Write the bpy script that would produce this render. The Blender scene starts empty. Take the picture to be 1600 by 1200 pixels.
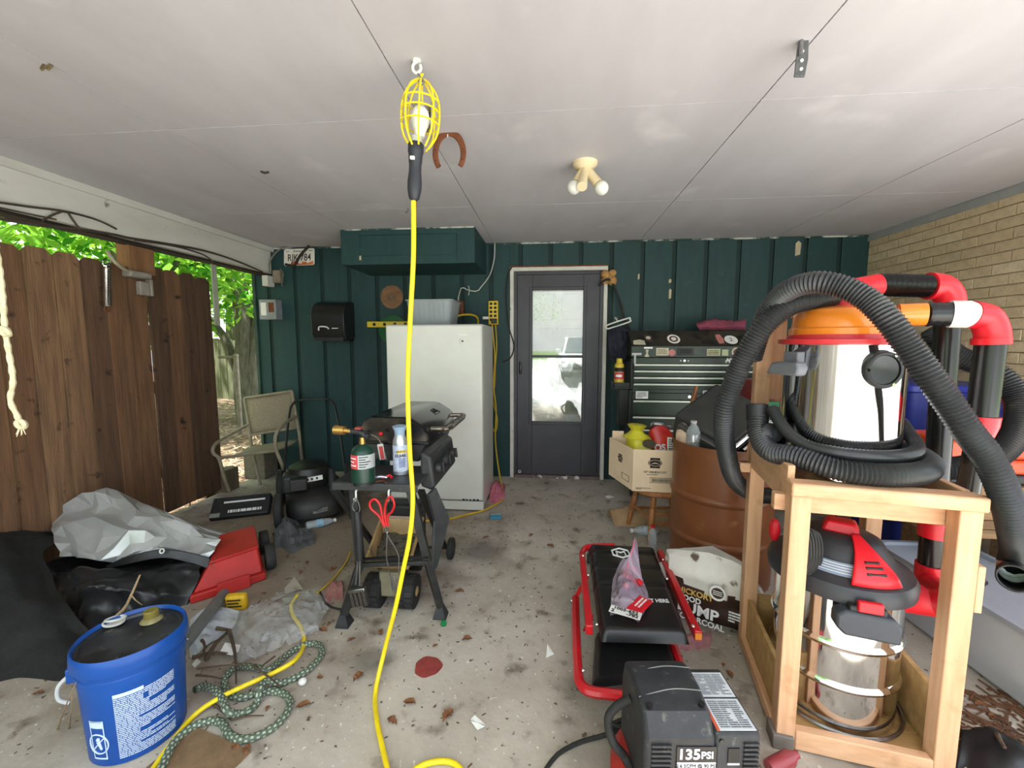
import bpy, math, random
from mathutils import Matrix, Vector, Euler
random.seed(7)
PI = math.pi
SC = bpy.context.scene
COL = SC.collection
# ------------------------------------------------------------------ camera
F_PX, CAM_H = 660.0, 1.34
PITCH = math.atan(65 / F_PX)
YAW = math.atan(62 * math.cos(PITCH) / F_PX)
cam_d = bpy.data.cameras.new('camera'); cam = bpy.data.objects.new('camera', cam_d); COL.objects.link(cam)
cam_d.sensor_width = 36.0; cam_d.lens = 36.0 * F_PX / 1600.0; cam_d.clip_start = 0.02; cam_d.clip_end = 300
cam.location = (0, 0, CAM_H); cam.rotation_euler = (PI / 2 - PITCH, 0, YAW)
SC.camera = cam
# ------------------------------------------------------------------ world, sun, exposure
W = bpy.data.worlds.new('world'); SC.world = W; W.use_nodes = True
wn = W.node_tree; bgn = wn.nodes['Background']
sky = wn.nodes.new('ShaderNodeTexSky'); sky.sky_type = 'NISHITA'; sky.sun_disc = False
sky.sun_elevation = math.radians(72); sky.sun_rotation = math.radians(195); sky.air_density = 1.6; sky.dust_density = 4.0
wmix = wn.nodes.new('ShaderNodeMix'); wmix.data_type = 'RGBA'; wmix.inputs['Factor'].default_value = 0.65
wmix.inputs['B'].default_value = (6.6, 7.0, 7.5, 1)
wn.links.new(sky.outputs[0], wmix.inputs['A']); wn.links.new(wmix.outputs['Result'], bgn.inputs['Color'])
bgn.inputs['Strength'].default_value = 0.26
sun_d = bpy.data.lights.new('sun', 'SUN'); sun_d.energy = 13.0; sun_d.angle = math.radians(1.5); sun_d.color = (1, .995, .985)
sun = bpy.data.objects.new('sun', sun_d); COL.objects.link(sun); sun.location = (3, -8, 12)
sun.rotation_euler = (math.radians(18), 0, math.radians(-30))
vs = SC.view_settings; vs.view_transform = 'Standard'; vs.look = 'None'; vs.exposure = 1.0; vs.gamma = 1.0; vs.use_curve_mapping = False
# ------------------------------------------------------------------ photo pixels -> directions
_R = Vector((math.cos(YAW), math.sin(YAW), 0))
_F = Vector((-math.sin(YAW) * math.cos(PITCH), math.cos(YAW) * math.cos(PITCH), -math.sin(PITCH)))
_U = _R.cross(_F); CAMP = Vector((0, 0, CAM_H))
def ray(x, y): return _R * ((x - 800) / F_PX) + _U * ((600 - y) / F_PX) + _F
def G(x, y, z=0.0): d = ray(x, y); return CAMP + d * ((z - CAM_H) / d.z)      # on a level plane (floor, ceiling)
def P(x, y, Y): d = ray(x, y); return CAMP + d * (Y / d.y)                     # on an upright plane at depth Y
def PX(x, y, X): d = ray(x, y); return CAMP + d * (X / d.x)                    # on an upright plane at side X
# ------------------------------------------------------------------ materials
def lin(c):
    def f(u):
        u /= 255.0
        return u / 12.92 if u <= .04045 else ((u + .055) / 1.055) ** 2.4
    return (f(c[0]), f(c[1]), f(c[2]), 1)
MT = {}
def mt(name, c=None, rough=.6, metal=0.0, c2=None, scale=9.0, lo=.35, hi=.7, bump=0.0, bscale=60.0, stretch=None, alpha=1.0, trans=0.0,
       dirt=None, dscale=30.0, dlo=.62, dhi=.72, emit=None, estr=0.0, spec=.5, coat=0.0, detail=6.0, ior=1.45):
    if name in MT: return MT[name]
    m = bpy.data.materials.new(name); m.use_nodes = True; MT[name] = m
    n = m.node_tree.nodes; L = m.node_tree.links; b = n['Principled BSDF']
    b.inputs['Roughness'].default_value = rough; b.inputs['Metallic'].default_value = metal; b.inputs['IOR'].default_value = ior
    b.inputs['Specular IOR Level'].default_value = spec; b.inputs['Coat Weight'].default_value = coat
    b.inputs['Transmission Weight'].default_value = trans; b.inputs['Alpha'].default_value = alpha
    col = lin(c)
    if c2 is None: c2 = tuple(v * .86 for v in c)
    tc = n.new('ShaderNodeTexCoord'); mp = n.new('ShaderNodeMapping'); L.new(tc.outputs['Object'], mp.inputs['Vector'])
    if stretch: mp.inputs['Scale'].default_value = stretch
    nz = n.new('ShaderNodeTexNoise'); nz.inputs['Scale'].default_value = scale; nz.inputs['Detail'].default_value = detail
    nz.inputs['Roughness'].default_value = .62
    L.new(mp.outputs[0], nz.inputs['Vector'])
    mr = n.new('ShaderNodeMapRange'); mr.inputs['From Min'].default_value = lo; mr.inputs['From Max'].default_value = hi
    L.new(nz.outputs['Fac'], mr.inputs['Value'])
    mx = n.new('ShaderNodeMix'); mx.data_type = 'RGBA'; mx.inputs['A'].default_value = col; mx.inputs['B'].default_value = lin(c2)
    L.new(mr.outputs[0], mx.inputs['Factor']); out = mx.outputs['Result']
    if dirt:
        dz = n.new('ShaderNodeTexNoise'); dz.inputs['Scale'].default_value = dscale; dz.inputs['Detail'].default_value = 8
        L.new(tc.outputs['Object'], dz.inputs['Vector'])
        dr = n.new('ShaderNodeMapRange'); dr.inputs['From Min'].default_value = dlo; dr.inputs['From Max'].default_value = dhi
        L.new(dz.outputs['Fac'], dr.inputs['Value'])
        dm = n.new('ShaderNodeMix'); dm.data_type = 'RGBA'; dm.inputs['B'].default_value = lin(dirt)
        L.new(dr.outputs[0], dm.inputs['Factor']); L.new(out, dm.inputs['A']); out = dm.outputs['Result']
    L.new(out, b.inputs['Base Color'])
    if bump:
        bz = n.new('ShaderNodeTexNoise'); bz.inputs['Scale'].default_value = bscale; bz.inputs['Detail'].default_value = 5
        L.new(mp.outputs[0], bz.inputs['Vector'])
        bp = n.new('ShaderNodeBump'); bp.inputs['Strength'].default_value = bump; bp.inputs['Distance'].default_value = .01
        L.new(bz.outputs['Fac'], bp.inputs['Height']); L.new(bp.outputs[0], b.inputs['Normal'])
    if emit:
        b.inputs['Emission Color'].default_value = lin(emit); b.inputs['Emission Strength'].default_value = estr
    return m
def thin(name, c, alpha, rough=.15, spec=.5):
    """thin clear film: part see-through, part shiny"""
    if name in MT: return MT[name]
    m = mt(name, c, rough, alpha=alpha, spec=spec); return m
# ------------------------------------------------------------------ mesh builder
_WM = {}
def wm(o): return _WM.get(o.name, Matrix.Identity(4))
def spline(pts, step=.02, closed=False):
    """Catmull-Rom through the points, resampled to even steps"""
    p = [Vector(q) for q in pts]; n = len(p)
    if n < 3 and not closed: dense = [p[0].lerp(p[-1], i / 20) for i in range(21)]
    else:
        dense = []
        segs = n if closed else n - 1
        for i in range(segs):
            if closed: a, b, c, d = p[(i - 1) % n], p[i], p[(i + 1) % n], p[(i + 2) % n]
            else: a, b, c, d = p[max(i - 1, 0)], p[i], p[i + 1], p[min(i + 2, n - 1)]
            for k in range(16):
                t = k / 16
                dense.append(.5 * ((2 * b) + (c - a) * t + (2 * a - 5 * b + 4 * c - d) * t * t + (3 * b - a - 3 * c + d) * t ** 3))
        dense.append(p[0].copy() if closed else p[-1].copy())
    out = [dense[0]]; acc = 0; 
    L = sum((dense[i + 1] - dense[i]).length for i in range(len(dense) - 1)); k = max(2, int(L / step)); st = L / k; tgt = st
    for i in range(len(dense) - 1):
        s = (dense[i + 1] - dense[i]).length
        while acc + s >= tgt - 1e-9 and s > 0 and len(out) < k:
            out.append(dense[i].lerp(dense[i + 1], (tgt - acc) / s)); tgt += st
        acc += s
    out.append(dense[-1])
    if closed: out.pop()
    return out
class MB:
    def __init__(s, T=None): s.v = []; s.f = []; s.m = []; s.T = T or Matrix.Identity(4)
    def add(s, vs_, fs, m=0, T=None):
        o = len(s.v); TT = s.T @ T if T is not None else s.T
        s.v += [TT @ Vector(q) for q in vs_]; s.f += [tuple(i + o for i in q) for q in fs]; s.m += [m] * len(fs); return s
    def box(s, c, d, m=0, R=None):
        x, y, z = d[0] / 2, d[1] / 2, d[2] / 2
        vv = [(-x, -y, -z), (x, -y, -z), (x, y, -z), (-x, y, -z), (-x, -y, z), (x, -y, z), (x, y, z), (-x, y, z)]
        T = Matrix.Translation(c) @ (R.to_4x4() if R is not None else Matrix.Identity(4))
        return s.add(vv, [(0, 3, 2, 1), (4, 5, 6, 7), (0, 1, 5, 4), (1, 2, 6, 5), (2, 3, 7, 6), (3, 0, 4, 7)], m, T)
    def b2(s, a, b, m=0):   # box from two corners
        return s.box([(a[i] + b[i]) / 2 for i in range(3)], [abs(a[i] - b[i]) for i in range(3)], m)
    def bar(s, p, q, w, h=None, m=0, up=(0, 0, 1)):   # square bar from p to q
        p, q = Vector(p), Vector(q); h = h or w; d = (q - p); L = d.length; z = d / L; u = Vector(up)
        if abs(u.dot(z)) > .98: u = Vector((0, 1, 0))
        x = u.cross(z).normalized(); y = z.cross(x); R = Matrix((x, y, z)).transposed()
        return s.box((p + q) / 2, (w, h, L), m, R)
    def loft(s, rings, m=0, cap0=True, cap1=True, closed=False):
        n = len(rings[0]); vv = [q for r in rings for q in r]; ff = []
        R = len(rings)
        for i in range(R if closed else R - 1):
            a, b = i * n, ((i + 1) % R) * n
            for k in range(n):
                k2 = (k + 1) % n; ff.append((a + k, a + k2, b + k2, b + k))
        if not closed:
            if cap0: ff.append(tuple(range(n - 1, -1, -1)))
            if cap1: ff.append(tuple((R - 1) * n + k for k in range(n)))
        return s.add(vv, ff, m)
    def tube(s, pts, r, n=10, m=0, closed=False, flat=1.0, caps=True):
        p = [Vector(q) for q in pts]; N = len(p); rings = []
        t0 = (p[1] - p[0]).normalized(); u = Vector((0, 0, 1))
        if abs(t0.dot(u)) > .9: u = Vector((1, 0, 0))
        u = (u - t0 * u.dot(t0)).normalized()
        for i in range(N):
            if closed: t = (p[(i + 1) % N] - p[i - 1])
            else: t = p[min(i + 1, N - 1)] - p[max(i - 1, 0)]
            if t.length < 1e-9: t = t0.copy()
            t.normalize(); u = u - t * u.dot(t)
            if u.length < 1e-6: u = t.orthogonal()
            u.normalize(); w = t.cross(u); rr = r[i] if isinstance(r, (list, tuple)) else r
            rings.append([p[i] + (u * math.cos(2 * PI * k / n) + w * (flat * math.sin(2 * PI * k / n))) * rr for k in range(n)])
        return s.loft(rings, m, caps, caps, closed)
    def cyl(s, p, q, r0, r1=None, n=20, m=0): return s.tube([p, q], [r0, r0 if r1 is None else r1], n, m)
    def lathe(s, prof, n=32, m=0, T=None, cap0=True, cap1=True):
        T = T or Matrix.Identity(4)
        rings = [[T @ Vector((r * math.cos(2 * PI * k / n), r * math.sin(2 * PI * k / n), z)) for k in range(n)] for r, z in prof]
        return s.loft(rings, m, cap0, cap1)
    def prism(s, poly, z0, z1, m=0, T=None):
        T = T or Matrix.Identity(4)
        return s.loft([[T @ Vector((x, y, z)) for x, y in poly] for z in (z0, z1)], m)
    def sph(s, c, r, nu=16, nv=10, m=0, R=None):
        r = r if isinstance(r, (list, tuple)) else (r, r, r); c = Vector(c); R = R or Matrix.Identity(3); rings = []
        for j in range(nv + 1):
            a = -PI / 2 + PI * j / nv; a = max(min(a, PI / 2 - .02), -PI / 2 + .02)
            rings.append([c + R @ Vector((r[0] * math.cos(a) * math.cos(2 * PI * k / nu), r[1] * math.cos(a) * math.sin(2 * PI * k / nu), r[2] * math.sin(a))) for k in range(nu)])
        return s.loft(rings, m)
    def torus(s, c, R, r, axis=(0, 0, 1), n=28, k=8, m=0, a0=0, a1=2 * PI):
        q = Vector((0, 0, 1)).rotation_difference(Vector(axis).normalized()).to_matrix(); c = Vector(c)
        full = abs(a1 - a0 - 2 * PI) < 1e-6
        pts = [c + q @ Vector((R * math.cos(a0 + (a1 - a0) * i / n), R * math.sin(a0 + (a1 - a0) * i / n), 0)) for i in range(n if full else n + 1)]
        return s.tube(pts, r, k, m, closed=full)
    def sheet(s, fn, nu, nv, m=0, th=0.0):   # fn(u,v)->point, u,v in 0..1
        vv = [fn(i / nu, j / nv) for j in range(nv + 1) for i in range(nu + 1)]; ff = []; w = nu + 1
        for j in range(nv):
            for i in range(nu): ff.append((j * w + i, j * w + i + 1, (j + 1) * w + i + 1, (j + 1) * w + i))
        return s.add(vv, ff, m)
    def build(s, name, mats, parent=None, bev=0.0, smooth=35, seg=2, solid=0.0, sub=0, world=True):
        if not isinstance(mats, (list, tuple)): mats = [mats]
        if parent is not None:
            base = wm(parent); inv = base.inverted(); loc = None
            vv = [inv @ q for q in s.v]
        else:
            xs = [q.x for q in s.v]; ys = [q.y for q in s.v]; zs = [q.z for q in s.v]
            loc = Vector(((min(xs) + max(xs)) / 2, (min(ys) + max(ys)) / 2, min(zs))); vv = [q - loc for q in s.v]
        me = bpy.data.meshes.new(name); me.from_pydata([tuple(q) for q in vv], [], s.f)
        for q in mats: me.materials.append(q)
        if len(mats) > 1: me.polygons.foreach_set('material_index', s.m)
        me.update()
        if smooth is not None:
            me.polygons.foreach_set('use_smooth', [True] * len(me.polygons)); me.set_sharp_from_angle(angle=math.radians(smooth))
        o = bpy.data.objects.new(name, me); COL.objects.link(o)
        if parent is not None: o.parent = parent; _WM[o.name] = wm(parent)
        else: o.location = loc; _WM[o.name] = Matrix.Translation(loc)
        if solid: md = o.modifiers.new('solidify', 'SOLIDIFY'); md.thickness = solid; md.offset = 0
        if sub: md = o.modifiers.new('subd', 'SUBSURF'); md.levels = sub; md.render_levels = sub
        if bev:
            md = o.modifiers.new('bevel', 'BEVEL'); md.width = bev; md.segments = seg; md.limit_method = 'ANGLE'; md.angle_limit = math.radians(40)
        return o
def tag(o, label, cat, group=None):
    o['label'] = label; o['category'] = cat
    if group: o['group'] = group
    return o
def struct(o, label=None):
    o['kind'] = 'structure'
    if label: o['label'] = label
    return o
def lab(o, label): o['label'] = label; return o
def thing(name, label, cat, loc=(0, 0, 0), rot=None, group=None):
    o = bpy.data.objects.new(name, None); COL.objects.link(o); o.empty_display_size = .05
    M = Matrix.Translation(loc) @ (rot.to_matrix().to_4x4() if rot is not None else Matrix.Identity(4))
    o.location = loc
    if rot is not None: o.rotation_euler = rot
    _WM[o.name] = M; tag(o, label, cat, group); return o
def T3(loc, rx=0, ry=0, rz=0): return Matrix.Translation(loc) @ Euler((math.radians(rx), math.radians(ry), math.radians(rz))).to_matrix().to_4x4()
def frame(o, x, y):
    """matrix with origin o, x axis along x, y axis near y, z out"""
    x = Vector(x).normalized(); z = x.cross(Vector(y)).normalized(); y = z.cross(x)
    M = Matrix((x, y, z)).transposed().to_4x4(); M.translation = Vector(o); return M
def text(s, size, M, mat, parent, name='lettering', ext=.0006, bold=0.0, sx=1.0, align='CENTER', shear=0.0, space=1.0):
    """lettering lying in the xy plane of M, centred on its origin"""
    cu = bpy.data.curves.new(name, 'FONT'); cu.body = s; cu.size = size; cu.align_x = align; cu.align_y = 'CENTER'; cu.extrude = ext; cu.offset = bold
    cu.shear = shear; cu.space_character = space; cu.resolution_u = 3
    t = bpy.data.objects.new(name + '_c', cu); COL.objects.link(t)
    dg = bpy.context.evaluated_depsgraph_get(); me = bpy.data.meshes.new_from_object(t.evaluated_get(dg))
    bpy.data.objects.remove(t); bpy.data.curves.remove(cu)
    me.transform(Matrix.Diagonal((sx, 1, 1, 1))); me.transform(M)
    if parent is not None: me.transform(wm(parent).inverted())
    me.materials.clear(); me.materials.append(mat); me.name = name
    o = bpy.data.objects.new(name, me); COL.objects.link(o); o.parent = parent
    _WM[o.name] = wm(parent); return o
def print_lines(M, w, h, n, mat, parent, name='print', fill=.55, cols=1, seed=1, lift=.0006):
    """small print: rows of short raised dashes"""
    rd = random.Random(seed); mb = MB(M); rh = h / n; cw = w / cols
    for c in range(cols):
        for r in range(n):
            x = -w / 2 + c * cw; y = h / 2 - (r + .5) * rh; end = x + cw * (.94 if rd.random() < .75 else rd.uniform(.3, .8))
            while x < end - .001:
                L = min(rd.uniform(.02, .16) * cw, end - x)
                mb.add([(x, y - rh * fill / 2, lift), (x + L, y - rh * fill / 2, lift), (x + L, y + rh * fill / 2, lift), (x, y + rh * fill / 2, lift)], [(0, 1, 2, 3)])
                x += L + .02 * cw
    return mb.build(name, mat, parent, smooth=None)
def copy_tree(o, parent=None):
    c = o.copy(); COL.objects.link(c); _WM[c.name] = wm(o)
    if parent is not None: c.parent = parent
    for ch in list(o.children):
        copy_tree(ch, c)
    return c
# common materials
def common():
    mt('black_plastic', (30, 31, 33), .5, c2=(44, 44, 45), scale=20, bump=.05, bscale=200)
    mt('black_gloss', (17, 18, 19), .25, c2=(26, 26, 27))
    mt('black_metal', (30, 31, 32), .42, c2=(48, 47, 45), scale=25)
    mt('rubber', (32, 32, 32), .75, c2=(46, 45, 43), scale=30)
    mt('chrome', (222, 222, 222), .07, 1.0, c2=(205, 204, 202), scale=3)
    mt('steel', (170, 170, 172), .3, 1.0, c2=(140, 140, 140), scale=40)
    mt('white_plastic', (225, 224, 219), .4, c2=(212, 210, 203))
    mt('white_paper', (232, 231, 226), .8, c2=(222, 220, 214))
    mt('white_print', (235, 235, 232), .6, c2=(228, 228, 226))
    mt('black_print', (22, 21, 20), .6, c2=(30, 29, 28))
    mt('red_paint', (196, 26, 36), .3, c2=(178, 22, 31), coat=.3)
    mt('red_plastic', (214, 28, 42), .35, c2=(200, 24, 36))
    mt('yellow_cord', (242, 216, 34), .4, c2=(226, 196, 24), scale=30)
    mt('pine', (214, 172, 112), .65, c2=(188, 142, 86), stretch=(20, 20, 1.6), scale=2.2, lo=.3, hi=.75, bump=.06, bscale=10, dirt=(146, 108, 66), dscale=6, dlo=.6, dhi=.8)
    mt('rust', (128, 74, 46), .85, .2, c2=(96, 56, 38), scale=30, bump=.2)
common()
# ================================================================== the setting
D, CEIL, XR, XL, XF = 4.10, 2.285, 2.78, -2.80, -2.95      # back wall, ceiling, brick wall, beam, fence line
YF = 0.2                                                   # front edge of the carport roof
concrete = mt('concrete', (190, 181, 168), .9, c2=(156, 145, 132), scale=2.3, lo=.34, hi=.68, bump=.25, bscale=45, dirt=(104, 92, 80), dscale=9, dlo=.58, dhi=.76)
def speckle(m, c, scale, lo, hi):
    n = m.node_tree.nodes; L = m.node_tree.links; b = n['Principled BSDF']; src = b.inputs['Base Color'].links[0].from_socket
    tc = n.new('ShaderNodeTexCoord'); z = n.new('ShaderNodeTexNoise'); z.inputs['Scale'].default_value = scale; z.inputs['Detail'].default_value = 3
    L.new(tc.outputs['Object'], z.inputs['Vector']); r = n.new('ShaderNodeMapRange'); r.inputs['From Min'].default_value = lo; r.inputs['From Max'].default_value = hi
    L.new(z.outputs['Fac'], r.inputs['Value']); x = n.new('ShaderNodeMix'); x.data_type = 'RGBA'; x.inputs['B'].default_value = lin(c)
    L.new(r.outputs[0], x.inputs['Factor']); L.new(src, x.inputs['A']); L.new(x.outputs['Result'], b.inputs['Base Color'])
speckle(concrete, (84, 70, 58), 34, .66, .72); speckle(concrete, (216, 210, 198), 55, .67, .73); speckle(concrete, (104, 98, 90), 1.3, .60, .76)
def patch(m, c, cx, cy, r0, r1, amt, nscale):
    n = m.node_tree.nodes; L = m.node_tree.links; b = n['Principled BSDF']; src = b.inputs['Base Color'].links[0].from_socket
    g = n.new('ShaderNodeNewGeometry'); s = n.new('ShaderNodeVectorMath'); s.operation = 'DISTANCE'; s.inputs[1].default_value = (cx, cy, 0); L.new(g.outputs['Position'], s.inputs[0])
    z = n.new('ShaderNodeTexNoise'); z.inputs['Scale'].default_value = nscale; z.inputs['Detail'].default_value = 8; L.new(g.outputs['Position'], z.inputs['Vector'])
    a = n.new('ShaderNodeMath'); a.operation = 'MULTIPLY_ADD'; a.inputs[1].default_value = -1.6 * r1; L.new(z.outputs['Fac'], a.inputs[0]); L.new(s.outputs['Value'], a.inputs[2])
    r = n.new('ShaderNodeMapRange'); r.inputs['From Min'].default_value = r1 - .8 * r1; r.inputs['From Max'].default_value = r0 - .8 * r1; r.inputs['To Min'].default_value = 0; r.inputs['To Max'].default_value = amt; L.new(a.outputs[0], r.inputs['Value'])
    x = n.new('ShaderNodeMix'); x.data_type = 'RGBA'; x.inputs['B'].default_value = lin(c); L.new(r.outputs[0], x.inputs['Factor']); L.new(src, x.inputs['A']); L.new(x.outputs['Result'], b.inputs['Base Color'])
patch(concrete, (112, 94, 74), -1.7, 2.75, .7, 1.4, .75, 5); patch(concrete, (96, 88, 80), -.42, 2.55, .08, .22, .7, 3); patch(concrete, (88, 80, 70), -.75, 1.6, .03, .12, .6, 9)
struct(MB().b2((-2.95, -.6, -.12), (XR + .2, D + .1, 0)).build('floor', concrete, smooth=None), 'stained grey concrete carport slab')
drive = mt('driveway', (206, 206, 204), .9, c2=(188, 188, 186), scale=1.5, bump=.2)
struct(MB().b2((-1.6, -26, -.16), (9, -.6, -.03)).b2((XR + .2, -.6, -.16), (9, 12, -.03)).build('floor_added_driveway', drive, smooth=None))  # unseen driveway added to bounce sunlight inside and fill reflections
soil = mt('leaf_litter', (120, 98, 74), .95, c2=(66, 52, 38), scale=14, lo=.38, hi=.62, bump=.8, bscale=40, dirt=(168, 146, 112), dscale=26, dlo=.58, dhi=.66)
def yard(u, v):
    x = (-2.93 if v > .2077 else -1.6) - 18 * u; y = -6 + 26 * v
    return (x, y, -.05 + .05 * math.sin(x * 3.1) * math.sin(y * 2.3) + .16 * max(0, min(1, (-3.2 - x) / 2.5)))
struct(MB().sheet(yard, 70, 90).build('floor_yard', soil, solid=.05), 'brown leaf litter over the yard behind the fence')
lawn = mt('lawn', (96, 122, 58), .95, c2=(66, 88, 40), scale=6, bump=.6, bscale=80)
struct(MB().b2((-40, -60, -.3), (40, -26, -.06)).build('floor_lawn', lawn, smooth=None))
struct(MB().b2((9, -26, -.3), (40, 12, -.07)).build('floor_side_lawn', lawn, smooth=None))
struct(MB().b2((-40, -26, -.3), (-1.6, -6, -.07)).build('floor_grass_bank', lawn, smooth=None))
# ceiling: slab with painted panels
cpaint = mt('ceiling_paint', (200, 197, 199), .75, c2=(178, 174, 176), scale=1.6, lo=.3, hi=.75, bump=.06, bscale=30, stretch=(1, .35, 1), dirt=(216, 213, 213), dscale=2.2, dlo=.6, dhi=.8)
seam = mt('seam_filler', (206, 202, 196), .8, c2=(120, 114, 110), scale=7, lo=.4, hi=.6)
ceil = struct(MB().b2((XL - .6, YF, CEIL + .004), (XR + .25, D + .05, CEIL + .12)).build('ceiling', seam, smooth=None), 'grey painted carport ceiling of boarded panels')
xs = [XL - .02, G(90, 105, CEIL).x, G(725, 300, CEIL).x, G(1200, 142, CEIL).x, 1.98, XR]
yw = [YF, G(862, 171, CEIL).y, G(862, 318, CEIL).y, D]
for i in range(len(xs) - 1):
    for j in range(len(yw) - 1):
        if yw[j + 1] - yw[j] < .05: continue
        MB().b2((xs[i] + .0025, yw[j] + .0025, CEIL - .004), (xs[i + 1] - .0025, yw[j + 1] - .0025, CEIL + .004)).build('panel', cpaint, ceil, smooth=None)
# white beam over the open left side, ledger strip on top of it
bpaint = mt('beam_paint', (206, 203, 196), .7, c2=(184, 180, 172), scale=3, stretch=(1, .4, 1), bump=.06, dirt=(120, 112, 100), dscale=12, dlo=.66, dhi=.76)
zb = P(417, 428, D).z
struct(MB().b2((XL - .05, YF, zb), (XL, D - .02, CEIL - .004)).build('trim_1', bpaint, bev=.004), 'white painted fascia beam along the open side')
struct(MB().b2((XL, YF, CEIL - .05), (XL + .022, D, CEIL - .004)).build('trim_2', bpaint, bev=.003))
dkwood = mt('dark_wood', (52, 42, 34), .85, c2=(34, 28, 24), stretch=(8, 1, 8), scale=4)
struct(MB().b2((XL - .16, YF, zb - .015), (XL - .05, D, zb + .12)).build('trim_5', dkwood))
gtrim = mt('grey_trim', (172, 174, 176), .6, c2=(158, 160, 163), scale=4)
struct(MB().b2((XR - .02, 1.7, CEIL - .062), (XR, 3.56, CEIL - .004)).b2((XR - .02, 3.563, CEIL - .062), (XR, D, CEIL - .004)).build('trim_3', gtrim, bev=.003), 'grey strip where the ceiling meets the brick wall')
# brick wall on the right: every brick that shows is its own piece
mortar = mt('mortar', (214, 200, 176), .95, c2=(176, 160, 134), scale=20, bump=.3)
wr = struct(MB().b2((XR + .006, 1.7, 0), (XR + .2, D + .05, CEIL)).build('wall_right', mortar, smooth=None), 'tan brick side wall')
bm = [mt('brick_%d' % i, c, .85, c2=c2, scale=26, bump=.25, bscale=110, dirt=(170, 126, 86), dscale=5, dlo=.68, dhi=.8) for i, (c, c2) in enumerate([((224, 204, 170), (206, 184, 148)), ((216, 196, 162), (198, 176, 140)), ((230, 212, 180), (212, 192, 158)), ((210, 192, 160), (192, 170, 136))])]
BL, BH = .218, .0685
bmesh_ = {}
def brick_mesh(L, k):
    key = (round(L, 3), k)
    if key not in bmesh_:
        o = MB().b2((-.006, .004, .0035), (.05, L - .004, BH - .0035)).build('brick_tmp', bm[k], smooth=None); me = o.data
        me.transform(Matrix.Translation(o.location)); bpy.data.objects.remove(o); bmesh_[key] = me
    return bmesh_[key]
rest = MB(); cnt = 0
ncourse = int(CEIL / BH)
for r in range(ncourse):
    z = CEIL - .058 - (r + 1) * BH + .012
    if z < -.02: break
    y = D - (BL / 2 if r % 2 else 0)
    if r % 2: pieces = [(D - BL / 2, BL / 2)]
    else: pieces = []
    while y - BL > 1.7: y -= BL; pieces.append((y, BL))
    for (yy, L) in pieces:
        if yy > 1.75 and z > .98:
            o = bpy.data.objects.new('brick', brick_mesh(L, random.choice((0, 0, 1, 1, 2, 3)))); COL.objects.link(o); o.parent = wr
            o.location = Vector((XR + random.uniform(-.002, .002), yy, max(z, 0))) - wm(wr).translation; cnt += 1
        else: rest.b2((XR - .006, yy + .004, max(z, 0) + .0035), (XR + .05, yy + L - .004, z + BH - .0035))
o = rest.build('brick_field', bm[1], wr, smooth=None); o['kind'] = 'stuff'
print('bricks', cnt)
# green board wall at the back
green = mt('green_siding', (28, 64, 64), .6, c2=(22, 53, 53), scale=5, stretch=(4, 4, .6), lo=.3, hi=.72, bump=.12, bscale=60, dirt=(38, 76, 70), dscale=14, dlo=.62, dhi=.8)
gdark = mt('green_groove', (18, 46, 43), .7, c2=(14, 38, 36))
xw0 = P(409, 600, D).x
dx0, dx1, dzt = P(797, 600, D).x, P(946, 600, D).x, P(870, 417, D).z
wb = struct(MB().b2((xw0, D + .014, 0), (dx0, D + .16, CEIL)).b2((dx1, D + .014, 0), (XR + .01, D + .16, CEIL)).b2((dx0, D + .014, dzt), (dx1, D + .16, CEIL)).build('wall_back', gdark, smooth=None), 'dark green board siding across the back')
xg = P(1003, 450, D).x; pitch = P(1052, 450, D).x - xg
k = -math.ceil((xg - xw0) / pitch)
while True:
    a, b = xg + k * pitch + .02, xg + (k + 1) * pitch - .02; k += 1
    if a > XR: break
    a, b = max(a, xw0), min(b, XR)
    if b - a < .03: continue
    spans = [(a, b, 0)]
    if a < dx1 and b > dx0:
        spans = [(a, b, dzt)]
        if a < dx0 - .02: spans.append((a, dx0, 0)); 
        if b > dx1 + .02: spans.append((dx1, b, 0))
        if len(spans) > 1: spans[0] = (max(a, dx0), min(b, dx1), dzt)
    for (p, q, z0) in spans: MB().b2((p, D, z0 + .004), (q, D + .014, CEIL - .006)).build('board', green, wb, bev=.0015, seg=1)
MB().b2((xw0, D - .012, CEIL - .02), (XR, D, CEIL - .006)).build('paint_edge', mt('old_white_paint', (190, 190, 182), .8, c2=(40, 62, 58), scale=5, lo=.42, hi=.5), wb, smooth=None)
struct(MB().b2((xw0 - .03, D - .02, 0), (xw0, D + .16, CEIL)).build('trim_4', mt('old_green', (62, 84, 72), .8, c2=(44, 62, 54), scale=8), bev=.004), 'weathered corner board at the end of the green wall')
# boxed-in soffit
ys = 3.50
sx0, sx1 = G(530, 357, CEIL).x, P(742, 400, ys).x
sz = P(600, 413, ys).z
sof = thing('soffit_box', 'dark green boxed soffit under the ceiling above the freezer', 'soffit', ((sx0 + sx1) / 2, ys, sz))
MB().b2((sx0, ys + .012, sz), (sx1, D, CEIL - .005)).build('box', green, sof, bev=.003)
zt = CEIL - .006
for (a, b, c, d_) in ((sx0, sz, sx0 + .16, zt), (sx1 - .15, sz, sx1, zt), (sx0 + .16, zt - .05, sx1 - .15, zt), (sx0 + .16, sz, sx1 - .15, sz + .07)):
    MB().b2((a, ys, b), (c, ys + .012, d_)).build('trim_board', green, sof, bev=.002)
MB().b2((sx0, ys - .006, CEIL - .016), (sx1, ys, CEIL - .006)).build('paint_edge', MT['old_white_paint'], sof, smooth=None)
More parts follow.
